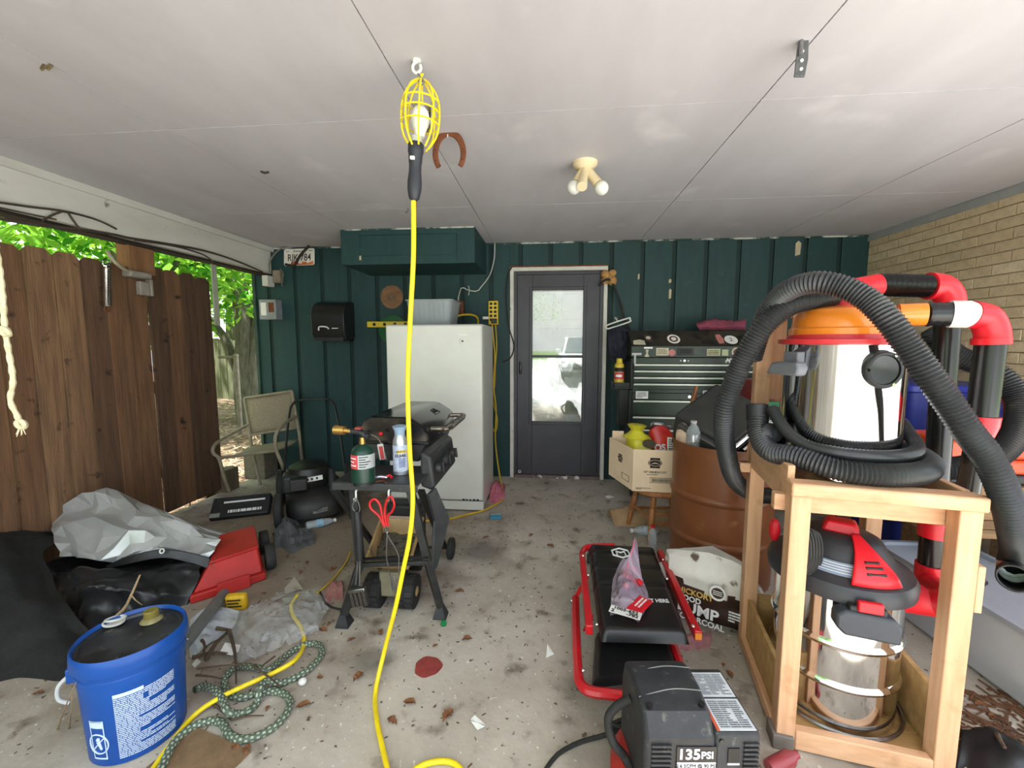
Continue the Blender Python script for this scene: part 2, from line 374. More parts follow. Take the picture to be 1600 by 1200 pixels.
# ------------------------------------------------------------------ door
d1 = bpy.data.objects.new('door_1', None); COL.objects.link(d1); d1.location = ((dx0 + dx1) / 2, D, 0); _WM[d1.name] = Matrix.Translation(d1.location); struct(d1, 'charcoal storm door with a tall glass pane')
jamb = mt('jamb_white', (214, 210, 202), .6, c2=(196, 190, 180), scale=10, dirt=(130, 110, 96), dscale=16, dlo=.66, dhi=.74)
dgrey = mt('door_grey', (66, 65, 71), .45, c2=(56, 55, 61), scale=6)
jw = .035
MB().b2((dx0, D - .012, 0), (dx0 + jw, D + .12, dzt)).build('jamb', jamb, d1, bev=.003)
MB().b2((dx1 - jw, D - .012, 0), (dx1, D + .12, dzt)).build('jamb', jamb, d1, bev=.003)
MB().b2((dx0, D - .014, dzt - jw), (dx1, D + .12, dzt)).build('head_jamb', jamb, d1, bev=.003)
MB().b2((dx0, D - .016, dzt), (dx1, D + .004, dzt + .012)).build('drip_edge', MT['rust'], d1)
MB().b2((dx0 + jw, D - .02, 0), (dx1 - jw, D + .1, .03)).build('sill', mt('sill_metal', (120, 104, 100), .5, c2=(86, 70, 68), scale=14, dirt=(206, 200, 196), dscale=16, dlo=.58, dhi=.64), d1, bev=.003)
ex0, ex1, ezt = dx0 + jw + .004, dx1 - jw - .004, dzt - jw - .004
MB().b2((ex0, D + .002, .03), (ex0 + .03, D + .05, ezt)).b2((ex1 - .03, D + .002, .03), (ex1, D + .05, ezt)).b2((ex0 + .03, D + .002, ezt - .03), (ex1 - .03, D + .05, ezt)).build('storm_frame', dgrey, d1, bev=.003)
gx0, gx1, gzt, gzb, gzm = P(832, 500, D).x, P(911, 500, D).x, P(870, 453, D).z, P(870, 659, D).z, P(870, 557, D).z
sd = MB()
ix0, ix1, izt = ex0 + .032, ex1 - .032, ezt - .032
sd.b2((ix0, D - .004, .035), (gx0, D + .03, izt)).b2((gx1, D - .004, .035), (ix1, D + .03, izt)).b2((gx0, D - .004, gzt), (gx1, D + .03, izt)).b2((gx0, D - .004, .035), (gx1, D + .03, gzb))
leaf = sd.build('door_leaf', dgrey, d1, bev=.003)
for (a, b, c, d_) in ((gx0 - .03, gzb - .03, gx0, gzt + .03), (gx1, gzb - .03, gx1 + .03, gzt + .03), (gx0, gzt, gx1, gzt + .03), (gx0, gzb - .03, gx1, gzb)):
    MB().b2((a, D - .012, b), (c, D - .003, d_)).build('glazing_bead', dgrey, leaf, bev=.004)
MB().b2((gx0, D - .003, gzm - .012), (gx1, D + .02, gzm + .012)).build('meeting_rail', dgrey, leaf, bev=.003)
glass = bpy.data.materials.new('window_glass'); glass.use_nodes = True
gn = glass.node_tree.nodes; gl = glass.node_tree.links; gn.remove(gn['Principled BSDF'])
tr = gn.new('ShaderNodeBsdfTransparent'); tr.inputs[0].default_value = (.93, .95, .94, 1); gs = gn.new('ShaderNodeBsdfGlossy'); gs.inputs['Roughness'].default_value = .02
fr = gn.new('ShaderNodeFresnel'); fr.inputs['IOR'].default_value = 1.9; ms = gn.new('ShaderNodeMixShader')
mul = gn.new('ShaderNodeMath'); mul.operation = 'MULTIPLY'; mul.inputs[1].default_value = 1.5
gl.new(fr.outputs[0], mul.inputs[0]); gl.new(mul.outputs[0], ms.inputs[0]); gl.new(tr.outputs[0], ms.inputs[1]); gl.new(gs.outputs[0], ms.inputs[2]); gl.new(ms.outputs[0], gn['Material Output'].inputs[0])
MB().b2((gx0, D + .010, gzm + .012), (gx1, D + .014, gzt)).build('glass_pane', glass, leaf, smooth=None)
rd = random.Random(3)
def film(u, v):
    x = gx0 + (gx1 - gx0) * u; z = gzb + (gzm - .012 - gzb) * v
    y = D + .010 + .0016 * math.sin(5 * u + 4 * v * v + 2 * math.sin(4 * v)) + .0007 * math.sin(17 * u + 9 * v)
    return (x, y, z)
MB().sheet(film, 24, 30).build('plastic_film', glass, leaf)
MB().b2((gx0, D + .019, gzb), (gx1, D + .022, gzm - .012)).build('glass_pane', glass, leaf, smooth=None)
# pale panelled inner door behind the glass
cream = mt('cream_door', (240, 236, 216), .5, c2=(212, 206, 184), scale=4)
inner = MB().b2((ix0, D + .09, .03), (ix1, D + .125, izt)).build('inner_door', cream, d1, smooth=None)
cxm = (gx0 + gx1) / 2
for zz0, zz1 in ((gzt - .28, gzt - .03), (gzm - .12, gzt - .36), (gzb + .06, gzm - .2)):
    for a, b in ((gx0 - .05, cxm - .04), (cxm + .04, gx1 + .05)):
        MB().b2((a, D + .078, zz0), (b, D + .092, zz1)).build('raised_panel', cream, inner, bev=.012)
MB().cyl((cxm - .005, D + .07, gzt - .36), (cxm - .005, D + .092, gzt - .36), .007).build('peep_hole', MT['steel'], inner)
h = MB(); hx, hz = P(813, 575, D).x, P(813, 575, D).z
h.lathe([(.009, -.06), (.013, -.05), (.013, .05), (.009, .06)], 12, T=Matrix.Translation((hx, D - .010, hz)) @ Matrix.Diagonal((1, .6, 1, 1)))
hp = h.build('handle', MT['black_gloss'], leaf); MB().cyl((hx, D - .005, hz + .01), (hx + .01, D - .05, hz + .01), .008, .011, 12).build('lever', MT['black_gloss'], hp)
mbk = MB(); p = P(812, 742, D); mbk.torus((p.x, D - .008, .06), .012, .004, (0, 1, 0), 16, 6); mbk.build('bumper', MT['white_plastic'], leaf)
# ------------------------------------------------------------------ things on and along the back wall
def wirep(pts, Y): return [P(x, y, Y) for x, y in pts]
def cable(name, label, pts, r, mat, cat='cable', step=.03, n=8, group=None):
    return tag(MB().tube(spline(pts, step), r, n).build(name, mat), label, cat, group)
# licence plate
pm = mt('plate_white', (226, 222, 210), .45, c2=(214, 208, 196), scale=12)
a, b = P(444, 389, D - .04), P(493, 415, D - .04)
lp = thing('license_plate', 'white licence plate reading RJK 784 with a rusty orange lower edge', 'license plate', ((a.x + b.x) / 2, D - .04, b.z))
w_, h_ = b.x - a.x, a.z - b.z
Mlp = frame(((a.x + b.x) / 2, D - .05, (a.z + b.z) / 2), (1, 0, .02), (0, .12, 1))
rp = []
for cx_, cz_, a0 in ((w_ / 2 - .02, h_ / 2 - .02, 0), (-w_ / 2 + .02, h_ / 2 - .02, 90), (-w_ / 2 + .02, -h_ / 2 + .02, 180), (w_ / 2 - .02, -h_ / 2 + .02, 270)):
    for i in range(5): t = math.radians(a0 + 22.5 * i); rp.append((cx_ + .02 * math.cos(t), cz_ + .02 * math.sin(t)))
MB().prism(rp, -.0015, 0, T=Mlp).build('plate', pm, lp)
rs = MB(Mlp); rr = random.Random(4)
top = [(-w_ / 2 + .012 + (w_ - .024) * i / 24, -h_ / 2 + .012 + .03 * rr.random() + (.02 if i in (8, 9, 10, 11) else 0)) for i in range(25)]
vv = []; ff = []
for i, (x, y) in enumerate(top): vv += [(x, -h_ / 2 + .004, .0006), (x, y, .0006)]
for i in range(24): ff.append((2 * i, 2 * i + 2, 2 * i + 3, 2 * i + 1))
rs.add(vv, ff); rs.build('rust_edge', mt('rust_orange', (214, 120, 62), .8, c2=(160, 82, 44), scale=30), lp, smooth=None)
text('RJK 784', .098, Mlp @ Matrix.Translation((0, -.008, .0008)), MT['black_print'], lp, sx=.76, bold=.001)
text('Kentucky', .034, Mlp @ Matrix.Translation((0, h_ / 2 - .024, .0008)), MT['black_print'], lp, shear=.3)
print_lines(Mlp @ Matrix.Translation((-w_ * .38, h_ / 2 - .024, 0)), .04, .012, 1, MT['black_print'], lp, seed=3); print_lines(Mlp @ Matrix.Translation((w_ * .38, h_ / 2 - .024, 0)), .045, .012, 1, MT['black_print'], lp, seed=4)
cable('dried_vine', 'dark dried strand hanging in front of the licence plate', [P(483, 384, D - .1), P(470, 398, D - .09), P(464, 408, D - .085), P(459, 415, D - .085), P(446, 413, D - .08)], .012, dkwood, 'vine', .02)
cable('thin_vine', 'thin dark twig crossing the number on the licence plate', [P(477, 388, D - .09), P(474, 396, D - .085), P(467, 405, D - .085)], .003, dkwood, 'vine', .02)
# paper towel dispenser
yd = D - .23
x0, x1 = P(485, 500, yd).x, P(537, 500, yd).x; z0, z1 = P(510, 532, yd).z, P(510, 473, yd).z
td = thing('paper_towel_dispenser', 'black wall-mounted paper towel dispenser with a rounded front', 'dispenser', ((x0 + x1) / 2, D - .11, z0))
prof = [(D, z0 + .03), (D, z1 + .02)] + [(D - .06 - .17 * math.sin(t * PI / 2 / 8), z1 + .02 - .16 + .16 * math.cos(t * PI / 2 / 8)) for t in range(9)] + [(yd + .012, z0 + .06), (yd + .05, z0)]
Mx = Matrix(((0, 0, 1, 0), (1, 0, 0, 0), (0, 1, 0, 0), (0, 0, 0, 1)))
MB().prism(prof, x0, x1, T=Mx).build('cover', mt('smoked_black', (26, 27, 27), .35, c2=(38, 38, 37), scale=6), td, bev=.008)
MB().b2((x0 + .02, yd + .02, z0 - .004), (x1 - .02, D - .01, z0 + .03)).build('tray', MT['black_plastic'], td)
pz = P(510, 513, yd).z
MB().tube(spline([(x0 + .08, yd - .002, pz - .02), (x0 + .09, yd - .006, pz + .014), (x0 + .16, yd - .006, pz + .012), (x0 + .18, yd - .003, pz - .008)], .01), .007, 8).build('handle', MT['white_plastic'], td)
MB().b2((x0 + .21, yd - .002, pz - .003), (x0 + .27, yd + .02, pz + .004)).build('paper_edge', MT['white_paper'], td)
# saw blade
c = P(612, 464, D - .012); rb = P(631, 464, D).x - c.x
pts = []
for i in range(40):
    t = 2 * PI * i / 40; pts += [(rb * math.cos(t), rb * math.sin(t)), (rb * .93 * math.cos(t + .05), rb * .93 * math.sin(t + .05)), (rb * .955 * math.cos(t + .12), rb * .955 * math.sin(t + .12))]
sb = thing('saw_blade', 'rusty circular saw blade hung on the green wall', 'saw blade', (c.x, D - .01, c.z - rb))
Mb = frame((c.x, D - .006, c.z), (1, 0, 0), (0, 0, 1))
MB().prism(pts, 0, .003, T=Mb).build('blade', mt('rust_steel', (142, 104, 76), .5, .4, c2=(106, 74, 54), scale=16), sb)
MB(Mb).lathe([(rb * .38, .003), (rb * .38, .0045), (.009, .0045)], 32).build('hub', mt('worn_steel', (120, 96, 78), .3, .8, c2=(90, 68, 52), scale=20), sb)
MB(Mb).cyl((0, 0, 0), (0, 0, .014), .005).build('nail', MT['steel'], sb)
# green disc and yellow level behind the freezer
c = P(613, 515, D - .02); rg = .145
tag(MB(frame((c.x, D - .002, c.z), (1, 0, 0), (0, 0, 1))).lathe([(rg, 0), (rg, .012), (rg * .9, .018), (.03, .018), (.028, .008)], 40).build('green_disc', mt('disc_green', (30, 96, 58), .5, c2=(44, 84, 50), scale=12)), 'round green disc on the wall partly behind the freezer', 'disc')
a, b = P(574, 507, D - .05), P(652, 507, D - .05)
lv = thing('spirit_level', 'yellow spirit level lying behind the freezer top', 'level', ((a.x + b.x) / 2, D - .05, a.z - .028))
ym = mt('level_yellow', (226, 198, 48), .45, c2=(208, 178, 38))
MB().b2((a.x, D - .062, a.z - .028), (b.x, D - .03, a.z + .028)).build('body', ym, lv, bev=.004)
for i in range(4):
    xx = a.x + .075 + i * .105
    MB().cyl((xx, D - .065, a.z), (xx, D - .055, a.z), .016).build('vial_hole', MT['black_print'], lv)
# rusty outlet and its cable
c = P(720, 480, D)
ob = thing('outlet_box', 'small rusty outlet box behind the freezer', 'outlet', (c.x, D, c.z - .07))
MB().b2((c.x - .035, D - .04, c.z - .06), (c.x + .035, D, c.z + .06)).build('box', MT['rust'], ob, bev=.006)
MB().b2((c.x - .014, D - .043, c.z + .01), (c.x + .014, D - .038, c.z + .04)).b2((c.x - .014, D - .043, c.z - .04), (c.x + .014, D - .038, c.z - .01)).build('socket', mt('brown_plastic', (88, 52, 40), .5), ob)
cable('white_wire', 'thin white wire from the soffit down to the rusty outlet', wirep([(773, 380), (772, 405), (765, 430), (752, 448), (745, 455), (731, 453), (722, 449), (718, 458), (716, 468), (720, 478)], D - .03), .006, mt('wire_white', (190, 190, 182), .6))
MB_ = MB(); c = P(732, 454, D - .03)
tag(MB_.tube(spline([c + Vector((0, 0, .045)), c + Vector((.01, -.01, 0)), c + Vector((0, 0, -.045))], .01), .005, 6).build('twist_tie', MT['wire_white']), 'white tie on the wire beside the freezer', 'tie')
# yellow power strip
a, b = P(763, 470, D - .05), P(778, 507, D - .05)
ps = thing('power_strip', 'yellow power strip with black sockets on the wall', 'power strip', ((a.x + b.x) / 2, D - .03, b.z))
ymt = mt('strip_yellow', (232, 200, 30), .4, c2=(212, 178, 24))
MB().b2((a.x, D - .05, b.z), (b.x, D, a.z)).build('body', ymt, ps, bev=.006)
for i in range(5):
    for j in range(2):
        xx = a.x + (b.x - a.x) * (.28 + .44 * j); zz = a.z - .028 - i * .038
        MB().b2((xx - .013, D - .053, zz - .012), (xx + .013, D - .048, zz + .012)).build('socket', MT['black_print'], ps)
MB().b2((a.x + .03, D - .085, b.z + .01), (b.x - .008, D - .05, b.z + .055)).build('plug', MT['black_plastic'], ps, bev=.006)
MB().b2((a.x - .055, D - .06, b.z + .05), (a.x + .004, D - .045, b.z + .075)).build('tag', MT['white_plastic'], ps, bev=.003)
ycord = mt('thin_yellow_cord', (214, 178, 44), .5, c2=(192, 154, 34))
yc = [(768, 500), (771, 530), (773, 560), (771, 600), (775, 640), (774, 690), (781, 745)]
gp = [G(786, 772, .01), G(782, 783, .01), G(757, 797, .01), G(730, 804, .01), G(695, 812, .01), G(640, 815, .01)]
cable('extension_cord', 'yellow cord hanging from the power strip and running behind the freezer corner', [P(x, y, D - .045) for x, y in yc[:-1]] + [P(781, 745, D - .2)] + gp, .0075, ycord)
cable('extension_cord', 'second yellow cord dropping in a loop from the power strip', wirep([(774, 505), (776, 540), (774, 570), (773, 600), (770, 625), (777, 655), (774, 675), (768, 660), (769, 620), (768, 560), (767, 515)], D - .03), .006, ycord)
cable('extension_cord', 'yellow cord arching over the top of the freezer', [P(704, 503, 3.72), P(708, 497, 3.74), P(722, 492, 3.8), P(738, 492, 3.9), P(746, 497, 4.0), P(747, 506, 4.04)], .009, ycord)
# cable down the left side of the door
cable('thin_cable', 'thin dark cable running down beside the door frame', wirep([(800, 417), (793, 432), (791, 470), (795, 510), (803, 540), (797, 560), (785, 566)], D - .02), .006, dkwood)
# expanding foam and black cable right of the door
c = P(950, 435, D - .03); fm = MB()
for i in range(9): fm.sph(c + Vector((random.uniform(-.04, .05), random.uniform(-.01, .02), random.uniform(-.06, .06))), random.uniform(.025, .045), 10, 7)
tag(fm.build('foam_lump', mt('foam_tan', (196, 152, 96), .9, c2=(164, 118, 70), scale=16, bump=.5)), 'lump of tan expanding foam beside the door frame', 'foam')
cable('black_cable', 'black cable leaving the foam lump and drooping to the tool chest', wirep([(936, 447), (944, 438), (954, 438), (962, 455), (970, 475), (975, 497), (983, 515), (990, 545)], D - .06) + [P(990, 575, 3.6)], .012, MT['rubber'])
# paint chips on the siding
for x, y, w, hh in ((1047, 459, 4, 16), (1047, 439, 4, 6), (998, 432, 3, 9), (1247, 388, 8, 22), (563, 403, 3, 7)):
    c = P(x, y, D - .001 if x != 563 else ys - .001); yq = c.y
    MB(frame((c.x, yq, c.z), (1, 0, 0), (0, 0, 1))).prism([(-w * .0028, -hh * .003), (w * .0025, -hh * .0025), (w * .003, hh * .002), (0, hh * .003), (-w * .0028, hh * .002)], 0, .0012).build('bare_patch', mt('bare_wood', (196, 182, 152), .9), wb if x != 563 else sof, smooth=None)
# ================================================================== left side: fence, yard, beam clutter
from mathutils import noise
def gridsheet(rows, nu, nv, crease=.0, fs=6.0, seed=0, amp2=0.0):
    """smooth surface through a grid of points, with sharp folds pushed along its normal"""
    rows = [[Vector(q) for q in r] for r in rows]
    def cr(p, t):
        n = len(p) - 1; s = min(t * n, n - 1e-6); i = int(s); f = s - i
        a, b, c, d = p[max(i - 1, 0)], p[i], p[i + 1], p[min(i + 2, n)]
        return .5 * ((2 * b) + (c - a) * f + (2 * a - 5 * b + 4 * c - d) * f * f + (3 * b - a - 3 * c + d) * f ** 3)
    pts = [[cr([cr(r, i / nu) for r in rows], j / nv) for i in range(nu + 1)] for j in range(nv + 1)]
    out = []
    for j in range(nv + 1):
        for i in range(nu + 1):
            p = pts[j][i]; du = pts[j][min(i + 1, nu)] - pts[j][max(i - 1, 0)]; dv = pts[min(j + 1, nv)][i] - pts[max(j - 1, 0)][i]
            n = du.cross(dv); n = n.normalized() if n.length > 1e-9 else Vector((0, 0, 1))
            q = p * fs + Vector((seed * 13.1, seed * 7.7, seed * 3.3))
            h_ = 1 - 2 * abs(noise.noise(q)); h2 = 1 - 2 * abs(noise.noise(q * 2.3 + Vector((5, 2, 9))))
            e = min(1, 6 * min(i / nu, 1 - i / nu, j / nv, 1 - j / nv) + .25)
            out.append(p + n * (crease * (h_ * .7 + h2 * .3) * e))
    w = nu + 1
    return out, [(j * w + i, j * w + i + 1, (j + 1) * w + i + 1, (j + 1) * w + i) for j in range(nv) for i in range(nu)]
def V(x, y, Y): return P(x, y, Y)
# ---- picket fence
fw = [mt('fence_wood_%d' % i, c, .9, c2=c2, stretch=(14, 14, 1.0), scale=2.4, lo=.3, hi=.7, bump=.35, bscale=12, dirt=(44, 30, 22), dscale=9, dlo=.63, dhi=.72) for i, (c, c2) in enumerate([((126, 92, 64), (88, 62, 44)), ((108, 80, 58), (76, 56, 42)), ((142, 108, 78), (100, 74, 54)), ((96, 70, 50), (68, 50, 38))])]
fe_y = G(342, 768).y
fence = thing('picket_fence', 'weathered brown dog-eared picket fence along the open side', 'fence', (XF, 1.5, 0))
y = fe_y; rf = random.Random(11); i = 0
while y > -1.2:
    w = .137; hgt = 1.885 + rf.uniform(-.02, .015); tilt = rf.uniform(-.005, .005); dxk = rf.uniform(-.006, .006)
    c = .03; prof = [(-w / 2, .03), (w / 2, .03), (w / 2 + tilt, hgt - c), (w / 2 - c + tilt, hgt), (-w / 2 + c + tilt, hgt), (-w / 2 + tilt, hgt - c)]
    Tm = Matrix(((0, 0, 1, XF - .008 + dxk), (1, 0, 0, y - w / 2), (0, 1, 0, 0), (0, 0, 0, 1)))
    MB().prism(prof, 0, .017, T=Tm).build('picket', fw[rf.choice((0, 1, 2, 3))], fence, smooth=None)
    y -= w + (rf.uniform(.001, .006) if i not in (3, 6, 7, 9, 12) else rf.uniform(.008, .013)); i += 1
for z in (.35, 1.0, 1.6): MB().b2((XF - .055, -1.2, z - .045), (XF - .018, fe_y, z + .045)).build('rail', fw[3], fence, smooth=None)
for yy in (fe_y - .06, 1.4, -.6): MB().b2((XF - .15, yy - .045, -.05), (XF - .058, yy + .045, 1.86)).build('post', fw[3], fence, smooth=None)
tag(MB().b2((XF - .05, fe_y - .02, -.02), (XF + .07, fe_y + .13, .2)).build('wood_block', mt('old_wood', (120, 106, 84), .9, c2=(88, 76, 58), stretch=(6, 6, 1), scale=5, bump=.3), bev=.006), 'short weathered wooden block at the foot of the fence end', 'block')
# post block between fence and beam, and grey boxes
def onf(x, y, d=0.0): return PX(x, y, XF + .012 + d)
a, b = onf(201, 384, .02), onf(243, 419, .02)
tag(MB().b2((XF - .07, a.y, b.z - .06), (XF + .03, b.y, P(222, 384, a.y).z + .1)).build('beam_post', mt('post_wood', (150, 108, 74), .85, c2=(120, 84, 56), stretch=(9, 9, 1), scale=3, bump=.2), bev=.004), 'brown timber post rising from the fence to the beam', 'post')
gm = mt('grey_box', (150, 143, 132), .6, c2=(128, 121, 110), scale=10)
a, b = onf(200, 421, .06), onf(236, 437, .06)
jb = thing('junction_box', 'grey weatherproof junction box on the fence below the timber post', 'junction box', (XF + .04, (a.y + b.y) / 2, b.z))
MB().b2((XF + .015, a.y, b.z), (XF + .085, b.y, a.z)).build('box', gm, jb, bev=.01)
MB().b2((XF + .085, a.y + .01, b.z + .008), (XF + .092, b.y - .01, a.z - .008)).build('cover', gm, jb, bev=.003)
a, b = onf(219, 439, .04), onf(240, 463, .04)
sbx = thing('switch_box', 'small grey hinged cover box under the junction box on the fence', 'switch box', (XF + .03, (a.y + b.y) / 2, b.z))
MB().b2((XF + .012, a.y, b.z), (XF + .05, b.y - .02, a.z)).build('box', gm, sbx, bev=.006)
MB().b2((XF + .012, b.y - .018, b.z), (XF + .058, b.y, a.z + .02)).build('cover', gm, sbx, bev=.003)
# coil spring on the fence
c0, c1 = onf(166, 414, .03), onf(167, 478, .03)
pts = []; turns = 26
for i in range(turns * 10 + 1):
    t = i / (turns * 10); c = c0.lerp(c1, t); a = 2 * PI * turns * t; pts.append(c + Vector((.021 * math.cos(a), .021 * math.sin(a), 0)))
sp = thing('coil_spring', 'shiny steel coil spring hanging on the fence', 'spring', (c1.x, c1.y, c1.z))
MB().tube(pts, .0052, 6).build('coil', MT['chrome'], sp)
MB().torus(c0 + Vector((0, 0, .02)), .018, .005, (1, 0, 0), 16, 6).build('end_loop', MT['steel'], sp)
MB().torus(c1 + Vector((0, 0, -.02)), .018, .005, (1, 0, 0), 16, 6).build('end_loop', MT['rust'], sp)
# pale strip at the fence end
a, b = PX(333, 408, XL - .13), PX(333, 508, XL - .13)
st = thing('hanging_strip', 'narrow pale slat hanging from the beam at the fence end', 'slat', (a.x, a.y, b.z))
MB().b2((a.x - .006, a.y - .028, b.z), (a.x + .006, a.y + .028, a.z)).build('slat', mt('pale_green_wood', (176, 178, 160), .8, c2=(150, 154, 134), scale=12, stretch=(3, 3, 1)), st, bev=.002)
MB().b2((a.x - .008, a.y - .03, a.z - .005), (a.x + .009, a.y + .03, a.z + .04)).build('clip', MT['black_metal'], st, bev=.002)
# cables along the beam
wmat = mt('old_cable', (74, 62, 54), .7, c2=(54, 46, 40))
def onb(pts, d=.014): return [PX(x, y, XL + d) for x, y in pts]
cable('beam_cable', 'long brown cable stapled along the lower edge of the beam', onb([(-30, 336), (60, 352), (130, 359), (180, 367), (202, 372), (260, 381), (320, 392), (370, 408), (410, 425)]), .008, wmat)
cable('beam_cable', 'dark cable sagging along the upper left of the beam', onb([(-30, 312), (46, 323), (100, 330), (150, 343), (182, 358)], .02), .006, wmat)
cable('beam_cable', 'dark bent wire forming a peak on the beam', onb([(66, 345), (84, 335), (103, 330), (112, 341), (125, 359)], .034), .006, wmat)
cable('beam_cable', 'thin dark wire straight across the left end of the beam', onb([(-30, 318), (20, 329), (88, 343)], .012), .004, wmat)
cable('beam_cable', 'cable dropping off the beam to the pale hanging slat', onb([(210, 375), (270, 384), (310, 395), (326, 403), (333, 410)], .03), .006, wmat)
cable('grey_conduit', 'pale flexible conduit drooping from the beam to the junction box', [onf(168, 393, .05), onf(178, 408, .09), onf(190, 418, .09), onf(200, 424, .06)], .011, mt('conduit_grey', (170, 160, 140), .6))
# rope hanging at the far left
rope = mt('rope', (226, 216, 182), .85, c2=(196, 184, 146), scale=60, bump=.3)
yr = 1.22
rp_ = [P(-20, 330, yr), P(-4, 400, yr), P(4, 460, yr), P(8, 516, yr), P(20, 590, yr), P(16, 625, yr), P(27, 650, yr), P(33, 668, yr)]
top_ = Vector((rp_[0].x - .12, yr, CEIL - .004))
rt = thing('hanging_rope', 'frayed cream rope with a knot hanging at the left edge', 'rope', (rp_[-1].x, yr, rp_[-1].z))
sp_ = spline([top_] + rp_, .012); MB().tube(sp_, [.0075 + .0012 * math.sin(i * 1.9) for i in range(len(sp_))], 8).build('cord', rope, rt)
k = P(8, 518, yr); mb = MB()
for r_, ax in ((.013, (1, .4, .3)), (.013, (.2, 1, .6))): mb.torus(k, r_, .0075, ax, 16, 8)
mb.build('knot', rope, rt)
k = P(33, 663, yr); mb = MB()
for ax in ((1, .2, .5), (.1, 1, .2)): mb.torus(k, .013, .007, ax, 14, 7)
for i in range(6): mb.cyl(k, k + Vector((random.uniform(-.012, .02), random.uniform(-.01, .01), -.03 - .01 * random.random())), .003, .001, 5)
mb.build('frayed_end', rope, rt)
# boxes at the wall corner
a, b = P(404, 468, D - .1), P(432, 499, D - .1)
eb = thing('electrical_box', 'grey electrical disconnect box with a white label at the wall corner', 'electrical box', ((a.x + b.x) / 2, D - .06, b.z))
gbx = mt('box_grey', (146, 148, 152), .5, c2=(126, 128, 132), scale=12)
MB().b2((a.x, D - .1, b.z), (b.x, D, a.z)).build('box', gbx, eb, bev=.004)
MB().b2((a.x + .02, D - .103, b.z + .04), (a.x + .075, D - .1, a.z - .03)).build('label_plate', MT['white_paper'], eb)
MB().b2((a.x + .1, D - .103, b.z + .07), (b.x - .02, D - .1, a.z - .03)).build('rust_stain', MT['rust'], eb)
a, b = P(425, 422, D - .05), P(438, 442, D - .05)
tag(MB().b2((a.x, D - .05, b.z), (b.x, D, a.z)).build('wall_box', mt('tan_box', (136, 124, 106), .6, c2=(112, 102, 86), scale=14), bev=.004), 'small tan box on the green wall below the licence plate', 'electrical box')
a, b = P(411, 430, D - .1), P(421, 447, D - .1)
tag(MB().b2((a.x, D - .12, b.z), (b.x, D - .02, a.z - .004)).build('white_block', bpaint, bev=.003), 'white painted wood block under the beam end', 'block')
cable('grey_wire', 'grey wire curving from the beam end up to the ceiling corner', [P(421, 428, D - .06), P(421, 412, D - .06), P(428, 398, D - .06), P(440, 388, D - .05), P(452, 384, D - .03)], .008, mt('wire_grey', (120, 116, 106), .6))
cable('grey_wire', 'thin wire looping from the tan box down the green wall', [P(438, 420, D - .02), P(443, 428, D - .03), P(440, 440, D - .03), P(441, 447, D - .02)], .005, MT['wire_grey'])
# ---- yard beyond
leafm = bpy.data.materials.new('leaf_green'); leafm.use_nodes = True
ln = leafm.node_tree.nodes; ll = leafm.node_tree.links; ln.remove(ln['Principled BSDF'])
ld = ln.new('ShaderNodeBsdfDiffuse'); lt = ln.new('ShaderNodeBsdfTranslucent'); lm = ln.new('ShaderNodeMixShader'); lm.inputs[0].default_value = .5
oi = ln.new('ShaderNodeNewGeometry'); lr = ln.new('ShaderNodeMix'); lr.data_type = 'RGBA'
lr.inputs['A'].default_value = lin((62, 128, 36)); lr.inputs['B'].default_value = lin((150, 196, 70)); ll.new(oi.outputs['Random Per Island'], lr.inputs['Factor'])
ll.new(lr.outputs['Result'], ld.inputs[0]); ll.new(lr.outputs['Result'], lt.inputs[0]); ll.new(ld.outputs[0], lm.inputs[1]); ll.new(lt.outputs[0], lm.inputs[2]); ll.new(lm.outputs[0], ln['Material Output'].inputs[0])
bark = mt('bark', (98, 96, 76), .95, c2=(64, 62, 48), stretch=(5, 5, 1.2), scale=5, bump=.8, bscale=14)
def tree(label, base, stems, crown, nleaf, seed, r0=.14):
    rr = random.Random(seed); base = Vector(base)
    t = thing('tree', label, 'tree', base, group='trees behind the fence')
    mb = MB()
    for (off, hh, r, lean) in stems:
        p0 = base + Vector((off[0] * .15, off[1] * .15, -.1)); pts = [p0]
        for k in range(1, 6): f = k / 5; pts.append(base + Vector((off[0] * f + lean[0] * f * f + rr.uniform(-.06, .06), off[1] * f + lean[1] * f * f, hh * f)))
        s_ = spline(pts, .2); mb.tube(s_, [r * (1.25 if i == 0 else 1 - .7 * i / len(s_)) for i in range(len(s_))], 9)
    mb.build('trunk', bark, t)
    vv = []; ff = []
    for _ in range(nleaf):
        c = rr.choice(crown); th = rr.uniform(0, 2 * PI); ph = math.acos(rr.uniform(-1, 1)); q = rr.random() ** .45
        p = Vector((c[0] + c[3] * q * math.sin(ph) * math.cos(th), c[1] + c[3] * q * math.sin(ph) * math.sin(th), c[2] + c[4] * q * math.cos(ph)))
        if p.x > -3.2 and p.y < D + .4 and p.z < 2.7: continue
        s_ = rr.uniform(.05, .1); e = Euler((rr.uniform(-1, 1), rr.uniform(-1, 1), rr.uniform(0, 6.3))).to_matrix(); o = len(vv)
        vv += [p + e @ Vector(q_) for q_ in ((-s_, 0, 0), (0, -s_ * .55, 0), (s_, 0, -.015), (0, s_ * .55, 0))]; ff.append((o, o + 1, o + 2, o + 3))
    f = MB().add(vv, ff).build('foliage', leafm, t, smooth=None); f['kind'] = 'stuff'
    return t
tb = P(388, 600, 6.3)
